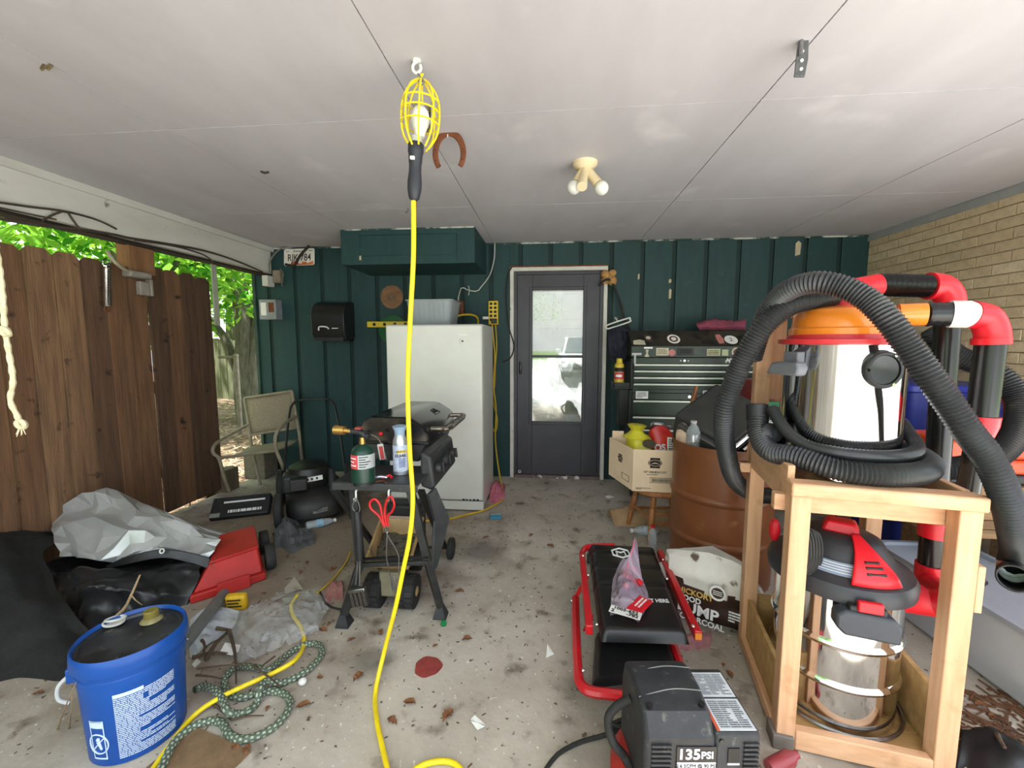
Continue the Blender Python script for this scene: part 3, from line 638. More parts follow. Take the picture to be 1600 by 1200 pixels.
tree('large forked tree with a mossy trunk seen past the fence end', (tb.x, 6.3, 0), [((0, 0), 3.6, .2, (-.25, 0)), ((.12, 0), 3.4, .13, (.55, .1)), ((-.1, .1), 2.4, .1, (-1.1, 0)), ((.1, .0), 3.8, .12, (.1, .5))], [(tb.x - .6, 6.9, 3.6, 1.8, 1.3), (tb.x + .6, 7.6, 3.3, 1.6, 1.2), (tb.x - 1.6, 6.2, 3.4, 1.5, 1.2), (tb.x - .3, 7.8, 2.3, 1.3, 1.1)], 5200, 1)
tree('leafy tree behind the left end of the fence', (-5.4, 2.2, 0), [((0, 0), 3.2, .13, (.2, .1)), ((0, .1), 2.8, .09, (-.6, .5))], [(-5.2, 2.4, 2.9, 1.4, 1.2), (-5.0, 1.1, 2.8, 1.3, 1.1), (-5.6, 3.2, 3.1, 1.4, 1.2)], 3600, 2)
tree('leafy tree close behind the middle of the fence', (-5.1, 4.6, 0), [((0, 0), 3.0, .11, (.15, -.1)), ((.1, .1), 2.7, .08, (.4, .5))], [(-4.9, 4.5, 2.9, 1.3, 1.2), (-5.6, 5.2, 2.7, 1.3, 1.1), (-4.6, 5.3, 2.4, .9, .9)], 3600, 3)
tree('tall background tree filling the far corner of the yard', (-7.6, 9.5, 0), [((0, 0), 4.5, .16, (.2, 0)), ((0, .1), 3.8, .1, (-.7, .3))], [(-7.5, 9.4, 3.6, 2.2, 1.8), (-6.2, 10, 2.6, 1.8, 1.6), (-5.2, 11, 3.4, 2.0, 2.0), (-8.8, 8.5, 2.6, 1.8, 1.7), (-4.2, 11.5, 2.3, 1.6, 1.6)], 6500, 4)
tree('spreading tree at the far left of the yard', (-8.6, 1.5, 0), [((0, 0), 4.0, .15, (.2, 0)), ((0, .1), 3.4, .1, (-.5, .6))], [(-8.5, 1.5, 3.2, 2.0, 1.8), (-8.2, 4.2, 2.8, 2.0, 1.9), (-8.8, -1.2, 3.0, 2.0, 1.8), (-8.6, 6.6, 2.6, 1.8, 1.8)], 5200, 5)
# old grey-green plank fence in the background
og = mt('mossy_plank', (96, 98, 70), .95, c2=(66, 68, 48), stretch=(8, 8, 1), scale=3, bump=.4, bscale=12)
of = thing('plank_fence', 'old mossy plank fence far behind the forked tree', 'fence', (-5.0, 8.4, 0))
for i in range(22):
    x = -7.2 + i * .155; MB().b2((x, 8.4, 0), (x + .145, 8.42, 1.4 + random.uniform(-.03, .03))).build('plank', og, of, smooth=None)
MB().bar((-5.3, 8.38, .35), (-3.9, 8.38, 1.35), .09, .03, up=(0, 1, 0)).build('brace', og, of, smooth=None)
# chain link gate post
b0 = P(376, 672, 5.3); b1 = P(376, 557, 5.3); r0 = P(342, 558, 5.3)
gp_ = thing('gate_post', 'rusty metal gate post with a short top rail standing in the yard', 'post', (b0.x, 5.3, 0))
gmt = mt('galvanised', (128, 124, 104), .6, .5, c2=(100, 92, 74), scale=20)
MB().cyl((b0.x, 5.3, 0), (b0.x, 5.3, b1.z), .03, n=14).build('pipe', gmt, gp_)
MB().cyl((b0.x, 5.3, b1.z - .01), (r0.x, 5.3, b1.z - .01), .018, n=10).build('rail', gmt, gp_)
MB().sph((b0.x, 5.3, b1.z + .01), (.036, .036, .03), 12, 8).build('cap', gmt, gp_)
# twigs in the yard near the fence end
lit = MB(); rl = random.Random(5)
for i in range(420):
    x = rl.uniform(-4.6, -2.98); y = rl.uniform(2.6, 6.5); L = rl.uniform(.05, .35); a = rl.uniform(0, PI)
    z = -.05 + .16 * max(0, min(1, (-3.2 - x) / 2.5)) + .07
    lit.bar((x, y, z), (x + L * math.cos(a), y + L * math.sin(a), z + rl.uniform(-.01, .05)), rl.uniform(.006, .016), .006)
o = tag(lit.build('twig_litter', mt('twig_pale', (158, 140, 110), .9, c2=(110, 92, 66), scale=8), smooth=None), 'scattered pale twigs and bark over the yard', 'twigs'); o['kind'] = 'stuff'
# ---- patio chair
ch = thing('patio_chair', 'tan metal patio armchair with a taut fabric back', 'chair', (-2.65, 3.55, 0))
cm = mt('chair_tan', (148, 138, 116), .5, c2=(126, 116, 96), scale=14); sm_ = mt('chair_sling', (142, 130, 108), .85, c2=(122, 112, 92), scale=60, bump=.1)
tl, tr_, bl, br = P(382, 622, 3.86), P(456, 611, 3.86), P(391, 680, 3.74), P(466, 668, 3.74)
rl0, rr0 = G(407, 758), G(474, 745)
MB().tube(spline([tl, bl, P(394, 700, 3.72), rl0], .03), .013, 10).build('back_post', cm, ch)
MB().tube(spline([tr_, br, P(469, 690, 3.7), rr0], .03), .013, 10).build('back_post', cm, ch)
MB().cyl(tl, tr_, .012, n=10).build('top_rail', cm, ch); MB().cyl(bl, br, .011, n=10).build('lower_back_rail', cm, ch)
MB().sheet(lambda u, v: (tl.lerp(tr_, .03 + .94 * u)).lerp(bl.lerp(br, .03 + .94 * u), .02 + .95 * v) + Vector((0, .012 * math.sin(PI * u), 0)), 8, 8).build('back_sling', sm_, ch, solid=.004)
fl, fr_ = P(342, 716, 3.36), P(432, 704, 3.36)
sl, sr = bl.lerp(rl0, .22), br.lerp(rr0, .22)
MB().sheet(lambda u, v: (fl.lerp(fr_, u)).lerp(sl.lerp(sr, u), v) + Vector((0, 0, -.02 * math.sin(PI * v))), 8, 8).build('seat_sling', sm_, ch, solid=.005)
MB().cyl(fl, fr_, .014, n=10).build('front_rail', cm, ch)
MB().tube(spline([tl.lerp(bl, .72), P(350, 684, 3.5), P(335, 696, 3.36), P(333, 708, 3.34), fl, P(350, 745, 3.36), G(359, 770)], .03), .015, 10).build('arm_leg', cm, ch)
MB().tube(spline([tr_.lerp(br, .7), P(444, 662, 3.5), P(432, 677, 3.36), P(430, 690, 3.34), fr_, P(442, 730, 3.38), G(453, 762)], .03), .015, 10).build('arm_leg', cm, ch)
# cinder block beneath the chair
c = G(390, 752)
tag(MB().b2((c.x - .1, c.y + .06, 0), (c.x + .12, c.y + .26, .3)).build('concrete_block', mt('cinder', (128, 122, 106), .95, c2=(104, 98, 84), scale=30, bump=.5), bev=.008), 'grey concrete block standing behind the patio chair', 'block')
# ---- lawn mower
wl, wr_ = G(437, 824), G(549, 806)
mo = thing('lawn_mower', 'black push lawn mower parked beside the patio chair', 'lawn mower', ((wl.x + wr_.x) / 2, wl.y + .3, 0))
ax = (wr_ - wl).normalized(); ay = Vector((-ax.y, ax.x, 0)); Mo = Matrix((ax, ay, Vector((0, 0, 1)))).transposed().to_4x4(); Mo.translation = wl
Lw = (wr_ - wl).length
dm = mt('mower_black', (26, 26, 27), .5, c2=(48, 44, 38), scale=8, lo=.45, hi=.75)
def wheel(T, r, w, name, par, hubm):
    t_ = MB(T).lathe([(r * .66, -w / 2), (r * .92, -w / 2), (r, -w * .3), (r, w * .3), (r * .92, w / 2), (r * .66, w / 2)], 28).build(name, MT['rubber'], par)
    MB(T).lathe([(r * .66, -w * .42), (r * .3, -w * .5), (r * .16, -w * .56), (.004, -w * .56)], 24).build('hub', hubm, t_)
    MB(T).lathe([(r * .66, w * .42), (r * .3, w * .5), (r * .16, w * .56), (.004, w * .56)], 24).build('hub', hubm, t_)
    return t_
hubm = mt('hub_grey', (120, 114, 100), .6, c2=(88, 80, 68), scale=16)
RX = Matrix.Rotation(PI / 2, 4, 'Y')
for (x, y, r) in ((0, 0, .125), (Lw, 0, .125), (-.02, .52, .14), (Lw + .02, .52, .14)): wheel(Mo @ Matrix.Translation((x, y, r)) @ RX, r, .05, 'wheel', mo, hubm)
dk = MB(Mo); rings = []
for (z, s_, dy) in ((.06, 1.0, 0), (.13, 1.0, 0), (.19, .93, .01), (.225, .78, .03)):
    ring = []
    for k in range(28):
        a = 2 * PI * k / 28; cx_ = abs(math.cos(a)) ** .6 * (1 if math.cos(a) > 0 else -1); sy_ = abs(math.sin(a)) ** .6 * (1 if math.sin(a) > 0 else -1)
        ring.append((Lw / 2 + cx_ * (Lw / 2 - .035) * s_, .24 + sy_ * .33 * s_ + dy, z))
    rings.append([Vector(q) for q in ring])
dk.loft(rings).build('deck', dm, mo)
en = MB(Mo).lathe([(.15, .22), (.16, .25), (.16, .33), (.145, .37), (.1, .395), (.02, .4)], 28, T=Matrix.Translation((Lw / 2 - .04, .26, 0))).build('engine_shroud', mt('engine_black', (22, 22, 22), .4, c2=(34, 33, 31)), mo)
MB(Mo).b2((Lw / 2 - .17, .02, .24), (Lw / 2 - .05, .14, .33)).build('muffler', MT['black_metal'], mo, bev=.01)
MB(Mo).b2((.02, .1, .2), (.14, .26, .34)).build('air_filter', MT['black_plastic'], mo, bev=.02)
MB(Mo).cyl((Lw / 2 + .12, .12, .22), (Lw / 2 + .12, .12, .36), .03, .026, 14).build('fuel_cap', MT['black_plastic'], mo)
# labels facing the viewer
Mlab = Mo @ frame((Lw / 2 - .03, .099, .30), (1, 0, .08), (0, 0, 1)); MB(Mlab).b2((-.085, -.018, 0), (.085, .018, .002)).build('engine_label', MT['white_plastic'], mo)
for i, xx in enumerate((-.05, -.02, .01, .045)): MB(Mlab).b2((xx - .007, -.009, .002), (xx + .007, .009, .0025)).build('print', MT['black_print'], mo)
Ml2 = Mo @ frame((Lw / 2 + .05, -.088, .115), (1, 0, .1), (0, .2, 1)); MB(Ml2).b2((-.07, -.014, 0), (.03, .014, .002)).build('deck_label', mt('label_grey', (120, 116, 108), .6), mo); print_lines(Ml2 @ Matrix.Translation((.0, 0, .002)), .09, .02, 3, MT['black_print'], mo, seed=3)
for x in (.0, Lw): MB(Mo).tube(spline([(x, .55, .15), (x + (.02 if x == 0 else -.02), .9, .5), (x + (.05 if x == 0 else -.05), 1.08, .72)], .05), .011, 8).build('handle_tube', MT['black_metal'], mo)
MB(Mo).tube(spline([(.05, 1.08, .72), (.1, 1.12, .78), (Lw / 2, 1.14, .79), (Lw - .1, 1.12, .78), (Lw - .05, 1.08, .72)], .04), .011, 8).build('handle_bar', MT['black_metal'], mo)
# black tool case with white lettering
c = G(364, 812); Mc = T3(c + Vector((0, .1, .055)), 38, 0, 24)
tc_ = thing('tool_case', 'low black case with white lettering lying beside the lawn mower', 'case', c)
MB(Mc).b2((-.2, -.09, -.035), (.2, .09, .035)).build('case', MT['black_plastic'], tc_, bev=.012)
MB(Mc).b2((-.12, .03, .034), (.16, .045, .0375)).build('white_stripe', MT['white_print'], tc_)
MB(Mc).b2((-.195, -.085, .034), (-.13, -.05, .0375)).build('grey_label', mt('label_pale', (150, 150, 144), .6), tc_)
print_lines(Mc @ Matrix.Translation((.04, -.045, .0365)), .24, .03, 1, MT['white_print'], tc_, fill=.8, seed=4)
# ---- red plastic cart with grey wheels
g = [G(302, 942), G(412, 906), G(402, 866), G(318, 893)]
hz_ = .17
t4 = [G(328, 880, hz_), G(403, 855, hz_), G(397, 823, hz_), G(344, 838, hz_)]
rc = thing('red_cart', 'faded red plastic box with two grey wheels on the concrete', 'cart', sum(g, Vector()) / 4)
rfd = mt('red_faded', (190, 42, 36), .55, c2=(160, 34, 30), scale=6, dirt=(120, 44, 36), dscale=20)
cen = sum(g, Vector()) / 4
low = [cen + (q - cen) * 1.08 for q in g]
MB().loft([[q + Vector((0, 0, .002)) for q in low], [q + Vector((0, 0, .045)) for q in low]]).build('base_flange', rfd, rc, bev=.008)
MB().loft([[q + Vector((0, 0, .045)) for q in g], t4]).build('hopper', rfd, rc, bev=.01)
cen2 = sum(t4, Vector()) / 4
MB().loft([[cen2 + (q - cen2) * 1.03 + Vector((0, 0, -.008)) for q in t4], [cen2 + (q - cen2) * 1.03 + Vector((0, 0, .008)) for q in t4]]).build('lid', rfd, rc, bev=.004)
m_ = (g[0] + g[1]) / 2; dv = (g[1] - g[0]).normalized(); Mt_ = frame(m_.lerp(g[1], .15) + Vector((0, -.03, .02)), dv, (0, .15, 1)); MB(Mt_).b2((-.06, -.02, 0), (.09, .05, .012)).build('catch_plate', rfd, rc, bev=.003)
for px_, py_, rw in ((420, 888, .075), (411, 862, .07)):
    c = G(px_, py_); d_ = (g[2] - g[1]).normalized(); nrm = Vector((d_.y, -d_.x, 0)); Mw = frame(c + Vector((.012, 0, rw)), d_, (0, 0, 1)); wheel(Mw, rw, .05, 'wheel', rc, mt('wheel_grey', (84, 80, 78), .7, c2=(66, 62, 60)))
# ---- tarps
silver = mt('silver_tarp', (196, 198, 196), .34, .35, c2=(172, 174, 172), scale=5, bump=.15, bscale=40)
blk = mt('black_tarp', (26, 27, 28), .35, c2=(36, 37, 38), scale=6, bump=.12, bscale=30)
net = mt('black_cloth', (24, 25, 24), .85, c2=(34, 35, 33), scale=70, bump=.25, bscale=90)
rows = [[Vector((-2.8, 2.5, .02)), Vector((-2.6, 2.55, .02)), Vector((-2.4, 2.6, .02)), Vector((-2.2, 2.6, .02)), Vector((-2.0, 2.5, .02))],
        [V(96, 795, 2.28), V(143, 763, 2.25), V(195, 769, 2.3), V(250, 797, 2.36), V(302, 836, 2.4)],
        [V(86, 806, 2.2), V(140, 790, 2.16), V(200, 793, 2.16), V(258, 800, 2.2), V(325, 840, 2.24)],
        [V(82, 830, 2.08), V(140, 808, 2.05), V(205, 822, 2.05), V(265, 812, 2.12), V(343, 842, 2.16)],
        [V(85, 850, 1.99), V(150, 842, 1.97), V(215, 830, 1.99), V(272, 846, 2.03), V(340, 850, 2.1)],
        [V(92, 866, 1.93), V(150, 877, 1.88), V(200, 870, 1.9), V(255, 857, 1.96), V(328, 868, 2.03)],
        [V(100, 862, 1.97), V(150, 872, 1.94), V(200, 872, 1.96), V(255, 864, 2.0), V(322, 880, 2.06)]]
vv, ff = gridsheet(rows, 13, 12, .02, 3.0, 1); rj = random.Random(6)
vv = [q + Vector((rj.uniform(-1, 1), rj.uniform(-1, 1), rj.uniform(-1, 1))) * .017 for q in vv]
ff = [t for f_ in ff for t in (((f_[0], f_[1], f_[2]), (f_[0], f_[2], f_[3])) if rj.random() < .5 else ((f_[0], f_[1], f_[3]), (f_[1], f_[2], f_[3])))]
stp = thing('silver_tarp', 'crumpled silver tarp draped over the black heap by the fence', 'tarp', (-2.3, 2.2, 0))
MB().add(vv, ff).build('sheet', silver, stp, smooth=16, bev=.008, seg=3)
hem = [V(165, 884, 1.88), V(205, 868, 1.9), V(255, 858, 1.945), V(300, 864, 1.98), V(328, 872, 2.0)]
hem2 = [V(165, 890, 1.88), V(205, 880, 1.89), V(255, 872, 1.93), V(300, 880, 1.96), V(326, 890, 1.985)]
vv, ff = gridsheet([hem, [(a_ + b_) / 2 for a_, b_ in zip(hem, hem2)], hem2], 40, 6, .004, 5, 2)
MB().add(vv, ff).build('black_hem', blk, stp, solid=.003)
gc = V(253, 861, 1.925); mb = MB(); mb.torus(gc, .011, .0035, (.1, -1, .35), 18, 8); mb.build('grommet', MT['white_plastic'], stp)
rows = [[Vector((-2.75, 2.5, .01)), Vector((-2.4, 2.5, .01)), Vector((-2.1, 2.45, .01)), Vector((-1.8, 2.4, .01))],
        [V(88, 872, 1.98), V(165, 890, 1.95), V(255, 874, 1.99), V(322, 880, 2.04)],
        [V(64, 893, 1.84), V(130, 886, 1.8), V(205, 893, 1.83), V(312, 902, 1.96)],
        [V(62, 925, 1.78), V(125, 915, 1.68), V(190, 920, 1.72), V(300, 930, 1.9)],
        [V(75, 950, 1.72), V(128, 950, 1.68), V(200, 950, 1.74), V(288, 955, 1.86)],
        [G(80, 1015), G(130, 1020), G(215, 985), G(280, 965)]]
vv, ff = gridsheet(rows, 80, 70, .045, 4.6, 3)
tag(MB().add(vv, ff).build('black_tarp', blk, solid=.003, smooth=25), 'glossy black plastic tarp heaped under the silver tarp', 'tarp')
rows = [[Vector((-2.9, 2.3, .02)), Vector((-2.85, 2.4, .02)), Vector((-2.75, 2.45, .02)), Vector((-2.6, 2.5, .02))],
        [V(-90, 800, 1.9), V(10, 815, 2.0), V(50, 830, 2.0), V(85, 850, 1.98)],
        [V(-110, 870, 1.65), V(0, 868, 1.7), V(50, 885, 1.75), V(85, 900, 1.78)],
        [V(-120, 960, 1.42), V(0, 950, 1.5), V(60, 945, 1.55), V(110, 950, 1.62)],
        [V(-120, 1030, 1.32), V(10, 1000, 1.42), V(90, 1000, 1.48), V(150, 990, 1.58)],
        [G(-120, 1110), G(20, 1062), G(110, 1064), G(170, 1010)]]
vv, ff = gridsheet(rows, 50, 50, .035, 3.2, 5)
tag(MB().add(vv, ff).build('black_cloth', net, solid=.004, smooth=40), 'dull black landscape cloth heaped against the fence at the far left', 'cloth')
# ---- blue bucket
bc = Vector((-1.408, 1.215, 0)); bk = thing('blue_bucket', 'blue plastic five gallon pail with white printed text and a black top', 'bucket', bc)
blue = mt('bucket_blue', (16, 76, 156), .38, c2=(13, 66, 142), scale=5)
Tb = Matrix.Translation(bc)
MB(Tb).lathe([(.118, 0), (.128, .004), (.1355, .18), (.1395, .27), (.143, .272), (.143, .292), (.140, .295), (.140, .315), (.152, .318), (.152, .34), (.150, .362), (.146, .368), (.141, .362), (.139, .352)], 56, cap1=False).build('pail', blue, bk)
lid = MB(Tb).lathe([(.139, .350), (.139, .356), (.132, .356), (.128, .348), (.03, .346), (.004, .346)], 48, cap0=False).build('lid', mt('lid_black', (30, 33, 36), .35, c2=(66, 70, 74), scale=7, lo=.42, hi=.72, dirt=(96, 92, 84), dscale=26, dlo=.6, dhi=.72), bk)
c = G(237, 968, .35); MB().lathe([(.034, 0), (.03, .006), (.022, .01), (.021, .014)], 24, T=Matrix.Translation(c)).build('spout_collar', mt('clear_dirty', (150, 140, 96), .25, c2=(96, 88, 60), scale=30), lid)
MB().lathe([(.022, .012), (.022, .034), (.019, .037), (.004, .037)], 24, T=Matrix.Translation(c)).build('spout_cap', mt('cap_olive', (142, 128, 62), .4, c2=(116, 104, 48)), lid)
# handle
ang = math.radians(218); e = bc + Vector((.147 * math.cos(ang), .147 * math.sin(ang), .28)); e2 = bc + Vector((.147 * math.cos(ang + PI), .147 * math.sin(ang + PI), .28))
tn = Vector((-math.sin(ang), math.cos(ang), 0)); hp_ = []
for i in range(17):
    t = PI * i / 16; q = e.lerp(e2, .5 - .5 * math.cos(t)) + Vector((0, 0, -.13 * math.sin(t))) - tn * (.166 * math.sin(t)); hp_.append(q)
hnd = MB().tube(hp_, .0022, 6).build('wire_handle', MT['steel'], bk)
MB().box(e, (.03, .03, .05), R=Matrix.Rotation(ang, 3, 'Z')).build('handle_ear', blue, bk, bev=.005)
c = G(118, 1082, .2)
MB().tube(spline([e + Vector((-.004, -.004, 0)), e + Vector((-.03, -.02, -.03)), e + Vector((-.035, -.02, -.075)), e + Vector((-.01, -.01, -.095))], .01), .006, 8).build('grip', mt('grip_white', (196, 198, 196), .5), hnd)
# printed panels wrapped on the pail
def wrapq(mb, a0, a1, z0, z1, off=.0012, n=8):
    for k in range(n):
        p = []
        for (aa, zz) in ((a0 + (a1 - a0) * k / n, z0), (a0 + (a1 - a0) * (k + 1) / n, z0), (a0 + (a1 - a0) * (k + 1) / n, z1), (a0 + (a1 - a0) * k / n, z1)):
            r = .128 + (.1395 - .128) * zz / .27 + off; p.append(bc + Vector((r * math.cos(aa), r * math.sin(aa), zz)))
        mb.add(p, [(0, 1, 2, 3)])
ca = math.atan2(-bc.y, -bc.x)   # direction to the camera
prn = MB(); rr = random.Random(9)
for i in range(34):
    z = .235 - i * .0064
    if i in (0, 1, 2): segs = [(-.42, .75)]
    elif i in (3, 4, 5): segs = [(-.42, .1), (.2, .75)]
    else: segs = [(-.42, rr.choice((.2, .55, .75, .75)))]
    if i in (14, 21, 22, 28): segs = [(-.42, .0)]
    for a_, b_ in segs:
        x = a_
        while x < b_:
            L = rr.uniform(.03, .16); wrapq(prn, ca + x, ca + min(x + L, b_), z, z + .0036, n=2); x += L + .012
prn.build('print', mt('print_paleblue', (206, 222, 240), .5, c2=(190, 208, 230)), bk, smooth=None)
pan = MB(); wrapq(pan, ca - .42, ca + .12, .236, .248); pan.build('print_heading', MT['print_paleblue'], bk, smooth=None)
pan = MB()
for a_, b_, z0, z1 in ((-1.0, -.66, .16, .166), (-1.0, -.66, .03, .036), (-1.0, -.975, .03, .166), (-.685, -.66, .03, .166), (-1.0, -.66, .14, .166)): wrapq(pan, ca + a_, ca + b_, z0, z1)
pan.build('warning_border', MT['print_paleblue'], bk, smooth=None)
am = ca - .83; pts = []
for i in range(25):
    t = 2 * PI * i / 24; zz = .085 + .034 * math.sin(t); aa = am + .25 * math.cos(t) * .9; r = .128 + .0115 * zz / .27 + .0015; pts.append(bc + Vector((r * math.cos(aa), r * math.sin(aa), zz)))
MB().tube(pts[:-1], .0022, 5, closed=True).build('warning_ring', MT['print_paleblue'], bk)
p0, p1 = [bc + Vector(((.1335) * math.cos(am + s * .16), .1335 * math.sin(am + s * .16), .085 + s * .024)) for s in (-1, 1)]
MB().cyl(p0, p1, .0022, n=6).build('warning_slash', MT['print_paleblue'], bk)
mb = MB(); mb.sph(bc + Vector((.132 * math.cos(am), .132 * math.sin(am), .1)), .006, 8, 6); mb.cyl(bc + Vector((.1325 * math.cos(am), .1325 * math.sin(am), .095)), bc + Vector((.1315 * math.cos(am + .06), .1315 * math.sin(am + .06), .066)), .005, .003, 6); mb.build('warning_figure', MT['print_paleblue'], bk)
# dead twig and white ring lying on the lid
c = G(178, 975, .352)
tag(MB().torus(c + Vector((0, 0, .008)), .028, .004, (.1, .1, 1), 24, 6).torus(c + Vector((.004, .004, .018)), .027, .004, (-.1, .25, 1), 24, 6).lathe([(.024, .003), (.024, .006), (.004, .006)], 20, T=Matrix.Translation(c)).build('cap_ring', mt('ring_white', (214, 214, 206), .5)), 'white pull-tab cap ring lying on the bucket lid', 'cap')
twig = mt('twig', (150, 128, 98), .9, c2=(118, 98, 72), scale=20)
def twig_obj(label, paths, mat=twig, group=None):
    mb = MB()
    for pts, r in paths:
        s_ = spline(pts, .02); mb.tube(s_, [r * (1 - .6 * i / len(s_)) for i in range(len(s_))], 6)
    return tag(mb.build('twig', mat), label, 'twig', group)
b0 = G(182, 962, .356); b1 = V(195, 950, b0.y + .02); b2 = V(205, 930, b0.y + .03); b3 = V(219, 898, b0.y + .05)
twig_obj('forked dry twig sticking up from the bucket lid', [([b0, b1, b2, b3], .006), ([b2, V(212, 938, b2.y), V(222, 945, b2.y - .02)], .0025), ([b1, V(190, 957, b1.y), G(192, 962, .356)], .004)])
twig_obj('thin straw leaning beside the bucket handle', [([G(90, 1140), V(104, 1100, 1.08), V(120, 1065, 1.08)], .003)])
twig_obj('second thin straw by the bucket handle', [([G(108, 1138), V(111, 1110, 1.07), V(113, 1085, 1.07)], .003)])
# ================================================================== freezer, grill, work light, floor litter
# ---- upright freezer
fy = 3.19; fx0, fx1 = P(606, 650, fy).x, P(754, 650, fy).x; fz = P(680, 506, fy).z
fr = thing('upright_freezer', 'white upright freezer standing against the green wall', 'freezer', ((fx0 + fx1) / 2, fy + .32, 0))
fwm = mt('freezer_white', (214, 214, 206), .32, c2=(204, 203, 194), scale=3, coat=.2)
MB().b2((fx0 + .004, fy + .075, .02), (fx1 - .004, fy + .62, fz)).build('cabinet', fwm, fr, bev=.01)
dr_ = MB().b2((fx0, fy, .092), (fx1, fy + .06, fz - .006)).build('door', fwm, fr, bev=.014)
MB().b2((fx0 + .015, fy + .06, .1), (fx1 - .015, fy + .076, fz - .02)).build('gasket', mt('gasket_grey', (150, 150, 144), .7), fr)
MB().b2((fx0, fy + .01, .012), (fx1, fy + .08, .083)).build('kick_plate', fwm, fr, bev=.005)
c = P(723, 533, fy); Mk = frame((c.x, fy, c.z), (1, 0, 0), (0, 0, 1))
kn = MB(Mk).lathe([(.024, 0), (.024, .006), (.02, .009), (.009, .009), (.008, .004), (.003, .004)], 28).build('lock_ring', MT['white_plastic'], dr_)
MB(Mk).cyl((0, 0, .003), (0, 0, .011), .007, n=14).build('lock_core', mt('dark_core', (70, 70, 70), .4), kn)
MB(Mk).b2((-.03, .045, 0), (.035, .05, .002)).build('badge', MT['white_print'], dr_)
rr = random.Random(2); chip = MB()
for i in range(5):
    x = fx1 - .05 - i * .028; w = rr.uniform(.008, .016); chip.prism([(x, .095), (x + w, .093), (x + w * 1.1, .1), (x + w * .6, .112), (x - w * .3, .104)], 0, .001, T=frame((0, fy - .0005, 0), (1, 0, 0), (0, 0, 1)))
for v_ in chip.v: pass
o = chip.build('paint_chip', MT['black_print'], dr_, smooth=None); o['kind'] = 'stuff'
# tub on the freezer
ty = 3.5; a, b = P(633, 468, ty - .17), P(706, 468, ty - .17)
tub = thing('plastic_tub', 'clear plastic storage tub standing on top of the freezer', 'tub', ((a.x + b.x) / 2, ty, fz))
cl = mt('cloudy_plastic', (176, 184, 188), .3, alpha=.55, c2=(160, 168, 174), scale=4)
cx_, w2, th = (a.x + b.x) / 2, (b.x - a.x) / 2, a.z - fz
def rect(w, d, z, cx=cx_, cy=ty, r=.03):
    out = []
    for sx_, sy_, a0 in ((1, 1, 0), (-1, 1, 90), (-1, -1, 180), (1, -1, 270)):
        for i in range(4): t = math.radians(a0 + 30 * i); out.append(Vector((cx + sx_ * (w - r) + r * math.cos(t), cy + sy_ * (d - r) + r * math.sin(t), z)))
    return out
MB().loft([rect(w2 * .86, .14, fz + .002), rect(w2 * .98, .17, a.z - .012), rect(w2 * 1.03, .18, a.z - .01), rect(w2 * 1.03, .18, a.z), rect(w2 * .96, .165, a.z), rect(w2 * .85, .135, fz + .006)], cap1=True).build('tub_shell', cl, tub)
for i in range(9):
    x = cx_ - w2 * .8 + i * w2 * .2; MB().bar((x, ty - .143, fz + .01), (cx_ + (x - cx_) * 1.1, ty - .172, a.z - .02), .004, .003).build('rib', cl, tub)
# pink rag and blue packet on the floor by the freezer
rows = [[G(766, 764) + Vector((0, .1, .0)), G(776, 756) + Vector((0, .1, 0)), G(788, 764) + Vector((0, .1, 0))], [G(764, 775) + Vector((0, .05, .05)), G(775, 770) + Vector((0, 0, .1)), G(789, 776) + Vector((0, 0, .03))], [G(765, 785), G(777, 787), G(788, 784)]]
vv, ff = gridsheet(rows, 24, 20, .02, 14, 7)
tag(MB().add(vv, ff).build('pink_rag', mt('pink_cloth', (206, 122, 138), .9, c2=(176, 92, 110), scale=20), solid=.004), 'crumpled pink rag on the floor at the freezer corner', 'rag')
c = G(774, 811); bp = thing('blue_packet', 'small blue packet lying on the floor in front of the freezer', 'packet', c)
Mp = T3(c + Vector((0, .02, .013)), 0, 0, 12)
MB(Mp).b2((-.042, -.028, -.012), (.042, .028, .012)).build('box', mt('packet_blue', (60, 140, 170), .5), bp, bev=.002)
MB(Mp).b2((-.038, .0, .012), (.038, .025, .0128)).build('pale_band', mt('packet_pale', (186, 210, 206), .6), bp); print_lines(Mp @ Matrix.Translation((0, .014, .0128)), .06, .014, 3, MT['black_print'], bp, seed=5)
# ---- grill on folding cart
gr = thing('gas_grill', 'black portable gas grill on a folding wheeled cart', 'grill', (-.8, 2.2, 0))
tz = .69
A, B = P(521, 772, 1.84), P(650, 770, 1.84)
gx0_, gx1_ = A.x, B.x
gblk = mt('grill_black', (40, 42, 44), .45, c2=(58, 58, 58), scale=10, dirt=(84, 82, 78), dscale=18, dlo=.6, dhi=.75)
# side table and lip
tb_ = MB().b2((gx0_, 1.84, tz - .012), (gx1_ + .01, 2.13, tz)).build('side_table', gblk, gr, bev=.004)
MB().b2((gx0_, 1.825, tz - .036), (gx1_ + .01, 1.84, tz + .001)).build('table_lip', gblk, tb_, bev=.005)
